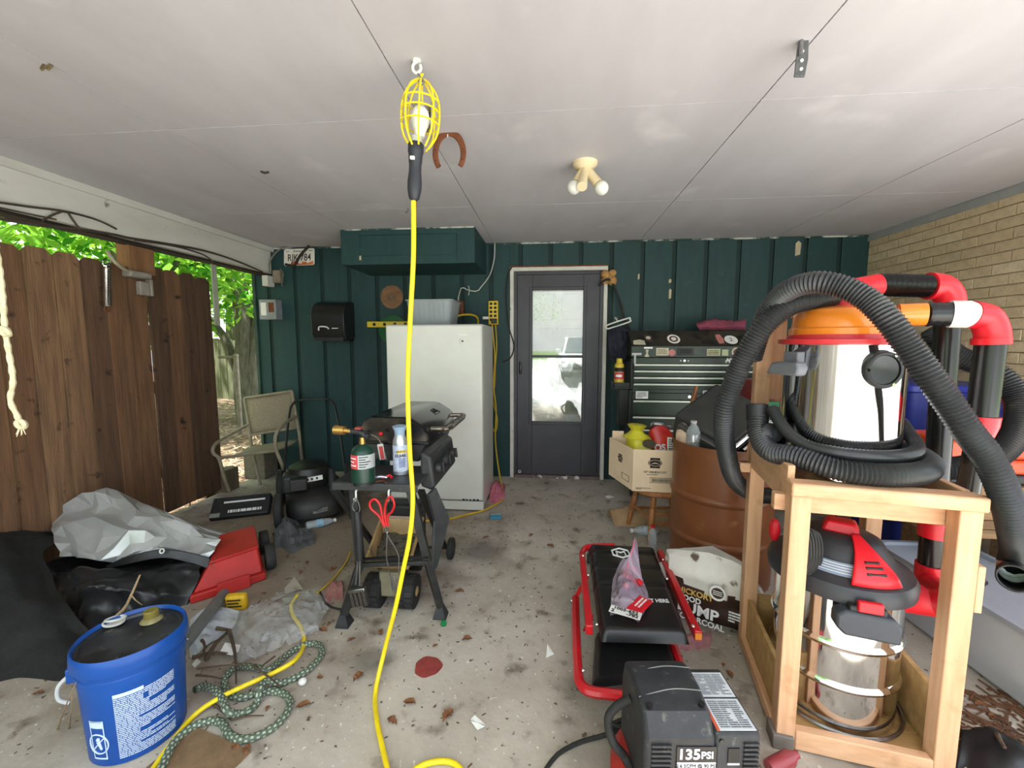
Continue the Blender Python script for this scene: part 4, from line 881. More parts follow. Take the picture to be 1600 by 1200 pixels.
# firebox and hood
hx0, hx1 = P(561, 690, 2.12).x, P(668, 690, 2.12).x
y0_, y1_ = 2.12, 2.76
def hoodring(z0_, s): return z0_
def prof_ring(y, pts): return [Vector((x, y, z)) for x, z in pts]
w_ = hx1 - hx0
hp0 = [(hx0, .82), (hx1, .82), (hx1, .865), (hx1 - .03, .9), (hx1 - .10, .942), (hx1 - .13, .948), (hx0 + .06, .948), (hx0 + .025, .93), (hx0, .88)]
def inset(pts, k): cxx = sum(p[0] for p in pts) / len(pts); czz = .82; return [(cxx + (x - cxx) * k, czz + (z - czz) * k) for x, z in pts]
hood = MB().loft([prof_ring(y0_ + .0, inset(hp0, .955)), prof_ring(y0_ + .012, inset(hp0, .985)), prof_ring(y0_ + .035, hp0), prof_ring(y1_ - .035, hp0), prof_ring(y1_, inset(hp0, .955))]).build('hood', mt('hood_gloss', (44, 44, 46), .16, .55, c2=(66, 65, 64), scale=5, lo=.5, hi=.8, dirt=(96, 92, 84), dscale=7, dlo=.58, dhi=.72), gr, smooth=28)
MB().b2((hx0 - .008, y0_ - .008, .805), (hx1 + .008, y1_ + .005, .823)).build('hood_rim', MT['black_gloss'], hood, bev=.005)
fb = [(hx0 + .01, .81), (hx0 + .05, .71), (hx1 - .05, .71), (hx1 - .01, .81)]
MB().loft([prof_ring(y0_ + .01, fb), prof_ring(y1_ - .01, fb)]).build('firebox', gblk, gr, bev=.01)
# logo on sloping hood side
s0, s1 = Vector((hx1 - .10, 2.3, .942)), Vector((hx1 - .03, 2.3, .9)); nrm = Vector((s0.z - s1.z, 0, s1.x - s0.x)).normalized()
Mg = frame((s0 + s1) / 2 + nrm * .0012 + Vector((0, .2, 0)), (0, -1, 0), (s1 - s0) * -1)
tri = [(-.05, -.022), (.05, -.022), (.028, .022), (-.028, .022)]
MB(Mg).tube([(x, y, 0) for x, y in tri], .002, 5, closed=True).build('badge_outline', MT['black_print'], hood)
text('WY', .034, Mg, MT['black_print'], hood, bold=.001)
# hood handle of bent tube (front of grill faces right)
for dz in (.872, .838):
    pass
hm = mt('brushed_handle', (150, 140, 126), .3, .9, c2=(120, 110, 98), scale=20)
hy0, hy1 = 2.22, 2.66
MB().tube(spline([(hx1 - .01, hy0, .87), (hx1 + .05, hy0, .872), (hx1 + .085, hy0 + .03, .872), (hx1 + .085, hy1 - .03, .872), (hx1 + .05, hy1, .872), (hx1 - .01, hy1, .87)], .012), .013, 12).build('hood_handle', hm, hood)
for i in range(7): MB().torus((hx1 + .085, hy0 + .07 + i * .05, .872), .016, .004, (0, 1, 0), 14, 5).build('heat_coil', MT['steel'], hood)
# control panel with three knobs on the right
px0, px1 = hx1 - .005, P(672, 720, 1.99).x + .02
cp = MB().loft([[Vector((px0, y, .62)), Vector((px1 - .015, y, .60)), Vector((px1, y, .63)), Vector((px1 - .02, y, .775)), Vector((px0, y, .80))] for y in (2.0, 2.46)]).build('control_panel', gblk, gr, bev=.014)
for i, yy in enumerate((2.07, 2.21, 2.36)):
    Mk = frame((px1 - .008, yy, .70), (0, -1, 0), (0, .0, 1)) ; Mk = Matrix.Translation((px1 - .008, yy, .70)) @ Matrix.Rotation(PI / 2 - .12, 4, 'Y')
    k_ = MB(Mk).lathe([(.03, 0), (.031, .012), (.027, .026), (.02, .03), (.004, .03)], 20).build('knob', MT['black_plastic'], cp)
    MB(Mk).b2((-.028, -.006, .028), (.028, .006, .04)).build('knob_grip', MT['black_plastic'], k_, bev=.003)
sv = MB()
for i in range(10): sv.cyl((hx1 - .004 + .012 * (i % 2), 2.118, .73 + .008 * (i // 2) ), (hx1 - .004 + .012 * (i % 2), 2.112, .73 + .008 * (i // 2)), .003, n=6)
sv.build('vent_holes', MT['white_print'], gr)['kind'] = 'stuff'
# side knob of hood
c = V(573, 678, 2.11); MB().cyl((c.x, 2.125, c.z), (c.x, 2.095, c.z), .014, .018, 14).build('hood_knob', MT['black_plastic'], hood)
# legs and frame
fl_, fr2 = G(538, 975), G(688, 962)
lm_ = MT['black_metal']
ltop, rtop = Vector((P(552, 785, 1.86).x, 1.87, tz - .03)), Vector((P(640, 785, 1.86).x, 1.87, tz - .03))
lmid, rmid = P(563, 880, 1.86), P(668, 876, 1.88)
for nm, tp, md, ft in (('leg', ltop, lmid, fl_), ('leg', rtop, rmid, fr2)):
    lg = MB().bar(tp, md, .036, .036).bar(md, ft + Vector((0, 0, .05)), .034, .034).build(nm, lm_, gr, bev=.003)
    MB().loft([[ft + Vector((x * .5, y * .5, .055)) for x, y in ((-.03, -.03), (.03, -.03), (.03, .03), (-.03, .03))], [ft + Vector((x, y, 0)) for x, y in ((-.03, -.035), (.035, -.035), (.035, .03), (-.03, .03))]]).build('foot_cap', MT['black_plastic'], lg)
MB().bar(lmid + Vector((-.01, -.014, 0)), rmid + Vector((.01, -.014, 0)), .024, .02).build('cross_bar', lm_, gr, bev=.003)
MB().bar(lmid + Vector((-.01, -.014, .026)), rmid + Vector((.01, -.014, .026)), .012, .012).build('cross_rod', MT['black_gloss'], gr)
wA, wB = G(702, 872), Vector((G(702, 872).x - .46, G(702, 872).y, 0))
sideR = MB().loft([[Vector((x, y, z)) for (x, y, z) in ((rtop.x + .05, 1.95, .6), (rtop.x + .075, 2.0, .62), (rtop.x + .115, 2.1, .42), (rtop.x + .08, 1.98, .22), (rtop.x + .065, 1.94, .2), (rtop.x + .05, 2.06, .42))], [Vector((x + .016, y, z)) for (x, y, z) in ((rtop.x + .05, 1.95, .6), (rtop.x + .075, 2.0, .62), (rtop.x + .115, 2.1, .42), (rtop.x + .08, 1.98, .22), (rtop.x + .065, 1.94, .2), (rtop.x + .05, 2.06, .42))]]).build('side_plate', gblk, gr, bev=.004)
for xo, ft in ((.0, wA), (0, wB)):
    tp = Vector((ft.x - .02, 2.0, .60)); MB().bar(tp, ft + Vector((-.03, 0, .07)), .034, .024).build('leg', lm_, gr, bev=.003)
    wheel(Matrix.Translation(ft + Vector((.012, 0, .065))) @ RX, .065, .03, 'wheel', gr, MT['black_plastic'])
MB().cyl(wB + Vector((0, 0, .065)), wA + Vector((0, 0, .065)), .008, n=10).build('axle', lm_, gr)
# hooks on lip
for px_ in (557, 608):
    c = P(px_, 772, 1.823); c.y = 1.823
    MB().tube(spline([c + Vector((0, .012, .014)), c + Vector((0, -.004, .016)), c + Vector((0, -.006, -.01)), c + Vector((0, -.012, -.026)), c + Vector((0, -.022, -.022)), c + Vector((0, -.024, -.012))], .004), .0045, 8, flat=1).build('hook', MT['white_plastic'], gr)
# grill brush hanging
yb = 1.795
br_ = thing('grill_brush', 'black-handled grill brush hanging from the side table hook', 'brush', P(560, 945, yb))
MB().tube(spline([P(555, 800, yb), P(551, 792, yb), P(556, 779, yb), P(562, 792, yb), P(561, 800, yb)], .006), .003, 6).build('hang_loop', MT['steel'], br_)
MB().tube(spline([P(557, 800, yb), P(561, 840, yb), P(562, 872, yb)], .02), [.015, .017, .018, .019, .019, .017] + [.017] * 30, 12).build('handle', MT['black_plastic'], br_) if False else MB().tube([P(557, 799, yb), P(559, 815, yb), P(561, 840, yb), P(562, 875, yb)], [.012, .016, .018, .014], 12).build('handle', MT['black_plastic'], br_)
MB().cyl(P(562, 874, yb), P(562, 914, yb), .005, n=8).build('neck', MT['steel'], br_)
MB().cyl(P(559, 876, yb), P(556, 914, yb), .004, n=8).build('neck_wire', MT['steel'], br_)
Mh = frame(P(560, 930, yb), P(574, 928, yb) - P(546, 932, yb), (0, 0, 1))
MB(Mh).b2((-.042, .018, -.012), (.042, .036, .014)).build('head', MT['steel'], br_, bev=.004)
for i in range(4): MB(Mh).b2((-.036 + i * .02, -.05, -.01), (-.022 + i * .02, .02, .012)).build('bristle_row', mt('bristle', (70, 62, 56), .8, c2=(44, 40, 36), scale=80), br_)
# tongs
yt = 1.79
tg = thing('kitchen_tongs', 'scissor tongs with red loop handles hanging from the table', 'tongs', P(620, 925, yt))
rt_ = mt('tong_red', (206, 30, 34), .35)
MB().tube(spline([P(600, 822, yt), P(592, 806, yt), P(580, 795, yt), P(578, 785, yt), P(586, 780, yt), P(594, 790, yt), P(597, 806, yt), P(601, 822, yt)], .006), .0055, 8).build('handle', rt_, tg)
MB().tube(spline([P(604, 822, yt), P(601, 800, yt), P(604, 783, yt), P(611, 776, yt), P(616, 788, yt), P(612, 800, yt), P(606, 806, yt), P(607, 822, yt)], .006), .0055, 8).build('handle', rt_, tg)
MB().tube(spline([P(601, 820, yt), P(605, 835, yt), P(622, 866, yt), P(623, 890, yt), P(624, 925, yt)], .01), .003, 6).build('arm', MT['steel'], tg)
MB().tube(spline([P(606, 820, yt), P(605, 836, yt), P(604, 870, yt), P(608, 890, yt), P(613, 922, yt)], .01), .003, 6).build('arm', MT['steel'], tg)
for a_, b_ in (((613, 900), (617, 925)), ((622, 905), (623, 930))): MB().bar(P(*a_, yt), P(*b_, yt), .016, .004, up=(0, 1, 0)).build('jaw', MT['steel'], tg, bev=.001)
MB().sph(P(605, 832, yt), .006, 8, 6).build('pivot', MT['steel'], tg)
# propane torch on table
c = G(564, 760, tz); yq = c.y + .0
pc = thing('propane_torch', 'green propane cylinder with a brass torch head on the grill table', 'propane torch', c)
pg = mt('propane_green', (22, 58, 46), .3, c2=(18, 48, 38))
Tp = Matrix.Translation(c + Vector((0, .03, 0))); R_ = .052
MB(Tp).lathe([(R_ * .8, 0), (R_ * .86, .002), (R_ * .86, .016), (R_, .02), (R_, .14), (R_ * .93, .16), (R_ * .7, .178), (R_ * .35, .187), (R_ * .3, .19)], 36).build('cylinder', pg, pc)
MB(Tp).lathe([(R_ * .88, .001), (R_ * .885, .014)], 32, cap0=False, cap1=False).build('foot_ring', MT['black_plastic'], pc)
def cyl_patch(T, r, a0, a1, z0, z1, n=10):
    mb = MB(T)
    for k in range(n):
        aa, bb = a0 + (a1 - a0) * k / n, a0 + (a1 - a0) * (k + 1) / n
        mb.add([(r * math.cos(aa), r * math.sin(aa), z0), (r * math.cos(bb), r * math.sin(bb), z0), (r * math.cos(bb), r * math.sin(bb), z1), (r * math.cos(aa), r * math.sin(aa), z1)], [(0, 1, 2, 3)])
    return mb
fa = math.atan2(-c.y, -c.x)
cyl_patch(Tp, R_ + .0008, fa - 1.5, fa - .45, .085, .148).build('red_label', mt('label_red', (196, 60, 66), .5, c2=(210, 90, 92)), pc)
cyl_patch(Tp, R_ + .0008, fa - .45, fa + 1.4, .085, .148).build('silver_label', mt('label_silver', (176, 180, 180), .5, c2=(160, 164, 166)), pc)
for i in range(5): cyl_patch(Tp, R_ + .0014, fa - .35, fa + .2 + .2 * (i % 3), .093 + i * .011, .097 + i * .011).build('print', MT['black_print'], pc)
for i in range(3): cyl_patch(Tp, R_ + .0014, fa - 1.4, fa - .6 - .2 * (i % 2), .098 + i * .016, .103 + i * .016).build('print', MT['white_print'], pc)
brass = mt('brass', (190, 150, 84), .3, .8, c2=(160, 120, 64), scale=20)
v0 = c + Vector((0, .03, .19))
MB().cyl(v0, v0 + Vector((0, 0, .03)), .014, .012, 16).build('valve', brass, pc)
MB().tube(spline([v0 + Vector((.012, 0, .035)), v0 + Vector((0, 0, .05)), v0 + Vector((-.03, 0, .056)), v0 + Vector((-.05, 0, .056))], .008), .014, 12).build('torch_body', MT['black_plastic'], pc)
MB().cyl(v0 + Vector((-.048, 0, .056)), v0 + Vector((-.085, 0, .06)), .009, .012, 14).cyl(v0 + Vector((-.082, 0, .06)), v0 + Vector((-.13, 0, .062)), .02, .022, 18).build('burner_tube', brass, pc)
MB().b2(v0 + Vector((-.03, -.016, .066)), v0 + Vector((.0, .016, .078))).build('trigger', mt('trigger_red', (150, 60, 56), .4), pc, bev=.004)
MB().lathe([(.014, 0), (.017, .002), (.017, .014), (.012, .016)], 14, T=T3(v0 + Vector((.02, 0, .035)), 0, 90, 0)).build('valve_knob', MT['black_plastic'], pc)
# spray can
c = G(623, 743, tz); sc_ = thing('spray_can', 'silver and white aerosol can with a pale blue cap on the grill table', 'spray can', c)
Tc = Matrix.Translation(c + Vector((0, .03, 0))); r_ = .0365; fa = math.atan2(-c.y, -c.x)
MB(Tc).lathe([(r_ * .9, 0), (r_, .003), (r_, .155), (r_ * .97, .17), (r_ * .78, .19), (r_ * .66, .2)], 32).build('can', mt('can_silver', (186, 188, 194), .25, .6, c2=(170, 172, 178)), sc_)
MB(Tc).lathe([(r_ * .68, .198), (r_ * .7, .215), (r_ * .95, .236), (r_ * .98, .24), (r_ * .6, .245), (.004, .246)], 28).build('cap', mt('cap_blue', (150, 172, 196), .35), sc_)
cyl_patch(Tc, r_ + .0006, fa - 1.3, fa + 1.5, .02, .15).build('label_wrap', mt('label_bluewhite', (196, 204, 216), .4, c2=(150, 162, 190), scale=40), sc_)
cyl_patch(Tc, r_ + .0012, fa - .5, fa + .9, .112, .126).build('gold_band', mt('gold_ink', (222, 190, 60), .5), sc_)
Mt2 = frame(Tc.translation + Vector((math.cos(fa), math.sin(fa), 0)) * (r_ + .002) + Vector((0, 0, .1)), (-math.sin(fa), math.cos(fa), 0), (0, 0, 1))
text('CLEAR', .018, Mt2, MT['black_print'], sc_, bold=.0006); text('WHIP IT', .012, Mt2 @ Matrix.Translation((0, .02, 0)), MT['black_print'], sc_); text('CLEANER', .011, Mt2 @ Matrix.Translation((0, .034, 0)), MT['black_print'], sc_) if False else None
print_lines(Mt2 @ Matrix.Translation((.008, -.035, -.001)), .032, .05, 10, mt('ink_blue', (84, 100, 150), .6), sc_, seed=8)
# striker tag hanging on the hood
yg = 2.075
tagt = thing('hanging_lighter', 'red and white lighter hanging on a strap from the grill hood', 'lighter', P(598, 720, yg))
MB().tube(spline([P(575, 678, yg), P(585, 681, yg), P(593, 688, yg), P(600, 705, yg), P(605, 720, yg)], .01), .003, 6).build('strap', MT['steel'], tagt)
Ml = frame(P(596, 706, yg), P(601, 693, yg) - P(593, 694, yg), P(592, 694, yg) - P(600, 720, yg))
MB(Ml).b2((-.016, -.042, -.004), (.016, .042, .004)).build('body', MT['white_plastic'], tagt, bev=.003); MB(Ml).b2((-.008, -.038, .004), (.013, .03, .0048)).build('red_label', MT['label_red'], tagt)
MB().sph(P(595, 678, yg), .011, 12, 8).build('red_button', MT['red_plastic'], tagt)
# small clamp on the table
c = G(596, 752, tz)
cl_ = thing('small_clip', 'small red and silver clip lying on the grill table', 'clip', c)
MB().tube(spline([c + Vector((-.04, 0, .012)), c + Vector((-.01, .01, .018)), c + Vector((.02, .02, .012))], .008), .008, 8).build('jaw', MT['steel'], cl_)
MB().tube(spline([c + Vector((0, .01, .012)), c + Vector((.03, .03, .02)), c + Vector((.04, .02, .012))], .008), .006, 8).build('grip', MT['red_plastic'], cl_)
MB().tube(spline([c + Vector((-.02, -.02, .004)), c + Vector((.01, -.01, .006)), c + Vector((.035, -.03, .004))], .008), .003, 6).build('wire', MT['rust'], cl_)
# ---- toy dump truck under the grill
w0, w1 = G(580, 955), G(633, 957); tk = thing('toy_dump_truck', 'tan toy dump truck full of ash under the grill', 'toy truck', (w0 + w1) / 2 + Vector((0, .25, 0)))
tan = mt('toy_tan', (196, 164, 112), .55, c2=(164, 130, 84), scale=8, dirt=(110, 96, 80), dscale=14, dlo=.55, dhi=.7)
wr1 = .078
for (c, ) in ((w0,), (w1,), (w0 + Vector((-.08, .36, 0)),), (w1 + Vector((-.08, .36, 0)),)):
    wt = wheel(Matrix.Translation(c + Vector((0, .06, wr1))) @ RX, wr1, .085, 'wheel', tk, tan)
    tr2 = MB(Matrix.Translation(c + Vector((0, .06, wr1))) @ RX)
    for k in range(18):
        for s_ in (-1, 1):
            a_ = 2 * PI * (k + (.5 if s_ > 0 else 0)) / 18; tr2.box((wr1 * math.cos(a_), wr1 * math.sin(a_), s_ * .021), (.010, .019, .036), R=Matrix.Rotation(a_, 3, 'Z'))
    o = tr2.build('tread', MT['rubber'], wt); o['kind'] = 'stuff'
fB = [P(572, 904, 1.93), P(640, 906, 1.93)]; fB[1].z = fB[0].z = .255
bxl, bxr = fB[0].x, fB[1].x
bk0, bk1 = P(597, 826, 2.36), P(661, 828, 2.36); bk0.z = bk1.z = .30; sk = bk0.x - bxl
outer = [fB[0], fB[1], bk1, bk0]; low_ = [Vector((bxl + .02 + sk * .1, 1.99, .19)), Vector((bxr - .02 + sk * .1, 1.99, .19)), bk1 + Vector((-.02, -.04, -.1)), bk0 + Vector((.02, -.04, -.1))]
mb = MB(); mb.add(outer + low_, [(0, 1, 5, 4), (1, 2, 6, 5), (2, 3, 7, 6), (3, 0, 4, 7), (7, 6, 5, 4)]); bed = mb.build('dump_bed', tan, tk, solid=.008, smooth=None)
pl = mt('bed_rim', (186, 160, 150), .5, c2=(160, 136, 120), scale=6)
for a_, b_ in ((0, 1), (1, 2), (2, 3), (3, 0)): MB().cyl(outer[a_], outer[b_], .009, n=8).build('rim', pl if a_ == 2 else tan, bed)
MB().b2(Vector((bk0.x + .07, 2.35, .235)), Vector((bk1.x - .04, 2.375, .275))).build('cab_window', MT['black_print'], tk)
MB().b2((bk0.x + .02, 2.38, .1), (bk1.x - .02, 2.5, .37)).build('cab', MT['black_plastic'], tk, bev=.02)
cfr = (w0 + w1) / 2; MB().b2((cfr.x - .055, 1.95, .06), (cfr.x + .055, 2.02, .19)).build('tailgate', mt('toy_olive', (136, 130, 104), .6, c2=(112, 106, 84)), tk, bev=.008)
MB().b2((cfr.x - .08, 2.02, .07), (cfr.x + .02, 2.42, .13)).build('chassis', MT['black_plastic'], tk, bev=.008)
def ash(u, v): p = (low_[0].lerp(low_[1], u)).lerp(low_[3].lerp(low_[2], u), v); return p + Vector((0, 0, .02 + .012 * noise.noise(p * 30)))
MB().sheet(ash, 20, 30).build('ash', mt('ash', (124, 116, 100), .95, c2=(84, 78, 68), scale=40, bump=.8, dirt=(48, 44, 40), dscale=30, dlo=.56, dhi=.64), tk)
# ---- work light, hook and cord
wy = G(651, 92, CEIL).y
hk = thing('ceiling_hook', 'white screw hook in the ceiling holding the work light', 'hook', G(651, 92, CEIL) + Vector((0, 0, -.05)))
c = G(651, 92, CEIL)
MB().lathe([(.014, 0), (.014, -.006), (.005, -.008)], 16, T=Matrix.Translation((c.x, c.y, CEIL - .004))).build('flange', MT['white_plastic'], hk)
MB().tube(spline([(c.x, c.y, CEIL - .008), (c.x - .012, c.y, CEIL - .018), (c.x - .013, c.y, CEIL - .035), (c.x, c.y, CEIL - .045), (c.x + .013, c.y, CEIL - .035), (c.x + .012, c.y, CEIL - .02)], .005), .005, 8).build('eye', MT['white_plastic'], hk)
MB().tube(spline([(c.x, c.y, CEIL - .042), (c.x + .012, c.y, CEIL - .058), (c.x + .022, c.y, CEIL - .074), (c.x + .012, c.y, CEIL - .08), (c.x + .006, c.y, CEIL - .07)], .005), .004, 8).build('snap_hook', MT['steel'], hk)
wl_ = thing('work_light', 'black-handled trouble light in a yellow wire cage hung from the ceiling', 'work light', P(648, 312, wy))
q = lambda x, y, d=0.0: P(x, y, wy) + Vector((0, d, 0))
ax_b, ax_t = q(649, 225), q(658, 150); up = (ax_t - ax_b).normalized()
Mw = frame(ax_b, Vector((up.z, 0, -up.x)), up)        # x right, y along the lamp
Mw = Mw @ Matrix.Rotation(-PI / 2, 4, 'X')             # z along the lamp
hdl = Matrix.Translation(q(647, 312)) @ Vector((0, 0, 1)).rotation_difference((q(650, 224) - q(647, 312)).normalized()).to_matrix().to_4x4()
HL = (q(650, 224) - q(647, 312)).length
MB(hdl).lathe([(.010, -.004), (.018, .004), (.0235, .03), (.0245, HL * .3), (.021, HL * .5), (.021, HL * .62), (.0225, HL * .66), (.024, HL * .8), (.0265, HL * .84), (.0265, HL * .97), (.023, HL)], 24).build('handle', mt('handle_black', (38, 39, 46), .5, c2=(48, 49, 56)), wl_)
MB(hdl).b2((-.01, -.03, HL * .66), (.006, -.021, HL * .72)).build('switch', MT['white_plastic'], wl_, bev=.002)
MB(hdl).lathe([(.02, HL), (.02, HL + .02), (.017, HL + .022)], 20).build('socket', mt('socket_grey', (190, 188, 178), .4), wl_)
ca_ = hdl @ Matrix.Translation((.012, 0, HL))
LC = .2; cage = []
for k in range(8):
    a_ = 2 * PI * (k + .3) / 8; R2 = .062
    pts = [ca_ @ Vector((r * math.cos(a_), r * math.sin(a_), z)) for r, z in ((.03, -.015), (R2 * .85, .02), (R2, .06), (R2, LC * .62), (R2 * .72, LC * .86), (.014, LC))]
    MB().tube(spline(pts, .015), .0034, 6).build('cage_wire', MT['yellow_cord'], wl_)
for z, r in ((.06, .062), (.1, .062), (LC * .66, .06)): MB(ca_).torus((0, 0, z), r, .003, (0, 0, 1), 28, 6).build('cage_ring', MT['yellow_cord'], wl_)
tp_ = ca_ @ Vector((0, 0, LC)); MB().tube(spline([tp_, tp_ + Vector((-.006, 0, .012)), tp_ + Vector((.006, 0, .024)), q(656, 124)], .006), .0035, 6).build('cage_hook', MT['yellow_cord'], wl_)
MB(ca_).lathe([(.016, .02), (.019, .035), (.028, .06), (.031, .072)], 24).build('bulb_base', MT['white_plastic'], wl_)
MB(ca_).lathe([(.031, .072), (.031, .085), (.027, .103), (.016, .117), (.003, .121)], 24).build('bulb_globe', mt('bulb_glass', (236, 236, 240), .1, c2=(220, 220, 228)), wl_)
MB(ca_).add([(-.03 + .06 * i / 8, .045 * math.sqrt(max(0, 1 - ((i - 4) / 4.2) ** 2)) + .01, z) for z in (.06, .15) for i in range(9)], [(i, i + 1, i + 10, i + 9) for i in range(8)]).build('reflector', MT['chrome'], wl_, solid=.002)
p_ = [q(646, 314), q(646, 400), q(641, 500), q(637, 600), q(640, 700), q(645, 780), q(640, 840), q(630, 890), q(620, 940), q(607, 985) + Vector((0, .02, 0)), q(594, 1030) + Vector((0, .04, 0))]
p_[-1].z = max(p_[-1].z, .05); p_ += [G(587, 1078, .01), G(588, 1120, .01), G(598, 1170, .01), G(612, 1225, .01), G(625, 1245, .01), G(645, 1205, .01), G(680, 1190, .01), G(712, 1194, .01), G(735, 1225, .01)]
cable('lamp_cord', 'thick yellow cord hanging from the work light down to the floor', p_, .0088, MT['yellow_cord'], 'cord', .02, 12)
# ---- ceiling things
c = G(699, 207, CEIL); hs_ = thing('horseshoe', 'rusty horseshoe hanging from a ceiling nail', 'horseshoe', c + Vector((0, 0, -.18)))
hyy = c.y; R2 = (P(727, 235, hyy).x - P(677, 235, hyy).x) / 2 - .009; cc = P(702, 240, hyy)
pts = [cc + Vector((R2 * math.cos(t), 0, R2 * 1.36 * math.sin(t))) for t in [math.radians(-40 + 260 * i / 26) for i in range(27)]]
MB().tube(pts, [.012 + .003 * math.sin(PI * i / 26) for i in range(27)], 8, flat=.55).build('shoe', MT['rust'], hs_)
hl = MB()
for t in (-20, 10, 170, 200): hl.cyl(cc + Vector((R2 * math.cos(math.radians(t)), -.009, R2 * 1.36 * math.sin(math.radians(t)))), cc + Vector((R2 * math.cos(math.radians(t)), -.004, R2 * 1.36 * math.sin(math.radians(t)))), .003, n=6)
hl.build('nail_holes', MT['black_print'], hs_)['kind'] = 'stuff'
MB().cyl(Vector((cc.x - .004, hyy - .012, cc.z + R2 * 1.36 - .02)), Vector((cc.x - .006, hyy, CEIL - .004)), .003, n=8).build('nail', MT['white_plastic'], hs_)
c = G(914, 262, CEIL - .03); lf = thing('ceiling_light', 'cream two-bulb lamp holder fixed to the ceiling', 'ceiling light', Vector((c.x, c.y, CEIL - .12)))
crm = mt('cream_plastic', (226, 208, 172), .5, c2=(210, 190, 152)); bul = mt('bulb_frosted', (226, 224, 216), .25, c2=(214, 212, 204))
MB().lathe([(.066, CEIL - .004), (.064, CEIL - .02), (.05, CEIL - .034), (.03, CEIL - .042)], 28, T=Matrix.Translation((c.x, c.y, 0))).build('canopy', crm, lf)
hub = Vector((c.x, c.y, CEIL - .03))
for px_, py_ in ((897, 293), (940, 294)):
    e = P(px_, py_, c.y - .05); d_ = (e - hub).normalized(); 
    arm = MB().tube([hub, hub + d_ * .03, hub + d_ * ((e - hub).length - .03)], [.024, .024, .026], 16).build('lamp_holder', crm, lf)
    MB().sph(e, .036, 18, 12).build('bulb', bul, arm)
e = P(909, 295, c.y - .12); MB().tube([hub, hub.lerp(e, .5), hub.lerp(e, .9)], [.022, .022, .026], 16).build('lamp_holder', crm, lf)
# hanging clamp right
c = G(1253, 62, CEIL); cy_ = c.y; ck = thing('spring_clamp', 'grey metal bracket hanging from the ceiling seam', 'clamp', P(1252, 110, cy_))
MB().torus(Vector((c.x, cy_, CEIL - .014)), .010, .003, (0, 1, 0), 14, 6).build('ring', MT['steel'], ck)
stl = mt('dull_steel', (120, 122, 124), .35, .7, c2=(90, 92, 94), scale=30)
Mq = frame(P(1252, 88, cy_), (1, 0, 0), P(1254, 66, cy_) - P(1251, 108, cy_))
MB(Mq).prism([(-.018, -.06), (.013, -.062), (.02, -.01), (.018, .05), (.004, .062), (-.008, .055), (-.014, .02)], -.003, .003).build('plate', stl, ck, bev=.001)
MB(Mq).cyl((-.004, .05, .003), (-.008, .0, .012), .006, n=8).build('latch', MT['steel'], ck)
for yy in (-.04, -.015, .012): MB(Mq).cyl((0, yy, .003), (0, yy, .006), .005, n=10).build('rivet', MT['white_plastic'], ck)
c = G(73, 98, CEIL); hh_ = thing('wire_staple', 'small square wire hook on the ceiling at the upper left', 'hook', c + Vector((0, 0, -.03)))
for dx_ in (-.012, .012): MB().tube(spline([c + Vector((dx_, 0, -.003)), c + Vector((dx_, -.01, -.025)), c + Vector((dx_ + .008, -.012, -.03)), c + Vector((dx_ + .01, .0, -.01))], .005), .003, 6).build('wire', mt('brass_wire', (150, 132, 96), .4, .7), hh_)
c = G(637, 325, CEIL); tag(MB().tube(spline([c + Vector((0, 0, -.002)), c + Vector((0, 0, -.02)), c + Vector((-.008, 0, -.032)), c + Vector((-.018, 0, -.024))], .005), .0035, 6).build('cup_hook', MT['steel']), 'tiny cup hook in the ceiling behind the work light cord', 'hook')
c = G(413, 266, CEIL); tag(MB().tube(spline([c + Vector((-.02, 0, -.004)), c + Vector((0, 0, -.014)), c + Vector((.02, .01, -.005))], .005), .006, 6).build('ceiling_nail', MT['black_metal']), 'small dark bent nail in the ceiling left of the lamp', 'nail')
# ---- floor litter
lfm = mt('dry_leaf', (132, 88, 56), .9, c2=(96, 62, 40), scale=20)
def leaf_mesh(seed):
    r = random.Random(seed); mb = MB(); n = 9; vv = []
    for i in range(n):
        t = i / (n - 1); w = .022 * math.sin(PI * t) ** .7 * (1 + .3 * r.uniform(-1, 1)); x = -.04 + .08 * t; z = .004 + .010 * math.sin(PI * t * r.uniform(.6, 1.4)); vv += [(x, -w, z + r.uniform(0, .012)), (x, 0, z), (x, w, z + r.uniform(0, .012))]
    ff = []
    for i in range(n - 1): ff += [(3 * i, 3 * i + 3, 3 * i + 4, 3 * i + 1), (3 * i + 1, 3 * i + 4, 3 * i + 5, 3 * i + 2)]
    o = mb.add(vv, ff).build('leaf_tmp', lfm); me = o.data; zz = min(v.co.z for v in me.vertices); me.transform(Matrix.Translation((0, 0, -zz))); bpy.data.objects.remove(o); return me
lms = [leaf_mesh(s) for s in (1, 2, 3, 4)]
rl = random.Random(21)
leafpx = [(474, 1105), (613, 1129), (718, 925), (368, 1169), (386, 1173), (514, 975), (549, 1000), (504, 985), (557, 880), (450, 905), (412, 928), (470, 895), (436, 940), (595, 990), (860, 855), (830, 838), (700, 1120), (640, 1100), (560, 1060), (500, 1060), (730, 1000), (1130, 1040), (1140, 1055), (400, 800), (480, 880), (520, 890), (760, 840), (680, 1010), (1040, 905), (450, 870), (60, 1085), (1535, 1105), (1550, 1120), (430, 900), (395, 775), (370, 1118), (418, 1108)]
land = {'the blue bucket': (220, 1120), 'the coiled hose': (440, 1100), 'the grill cart': (600, 960), 'the red disc': (669, 1042), 'the bottom paper scrap': (746, 1133), 'the creeper': (900, 950), 'the red box': (400, 920), 'the charcoal bag': (1130, 1040), 'the storage tote': (1545, 1110), 'the lawn mower': (460, 850), 'the freezer': (760, 830), 'the clear bag': (500, 990), 'the fence end': (390, 785)}
near = {}
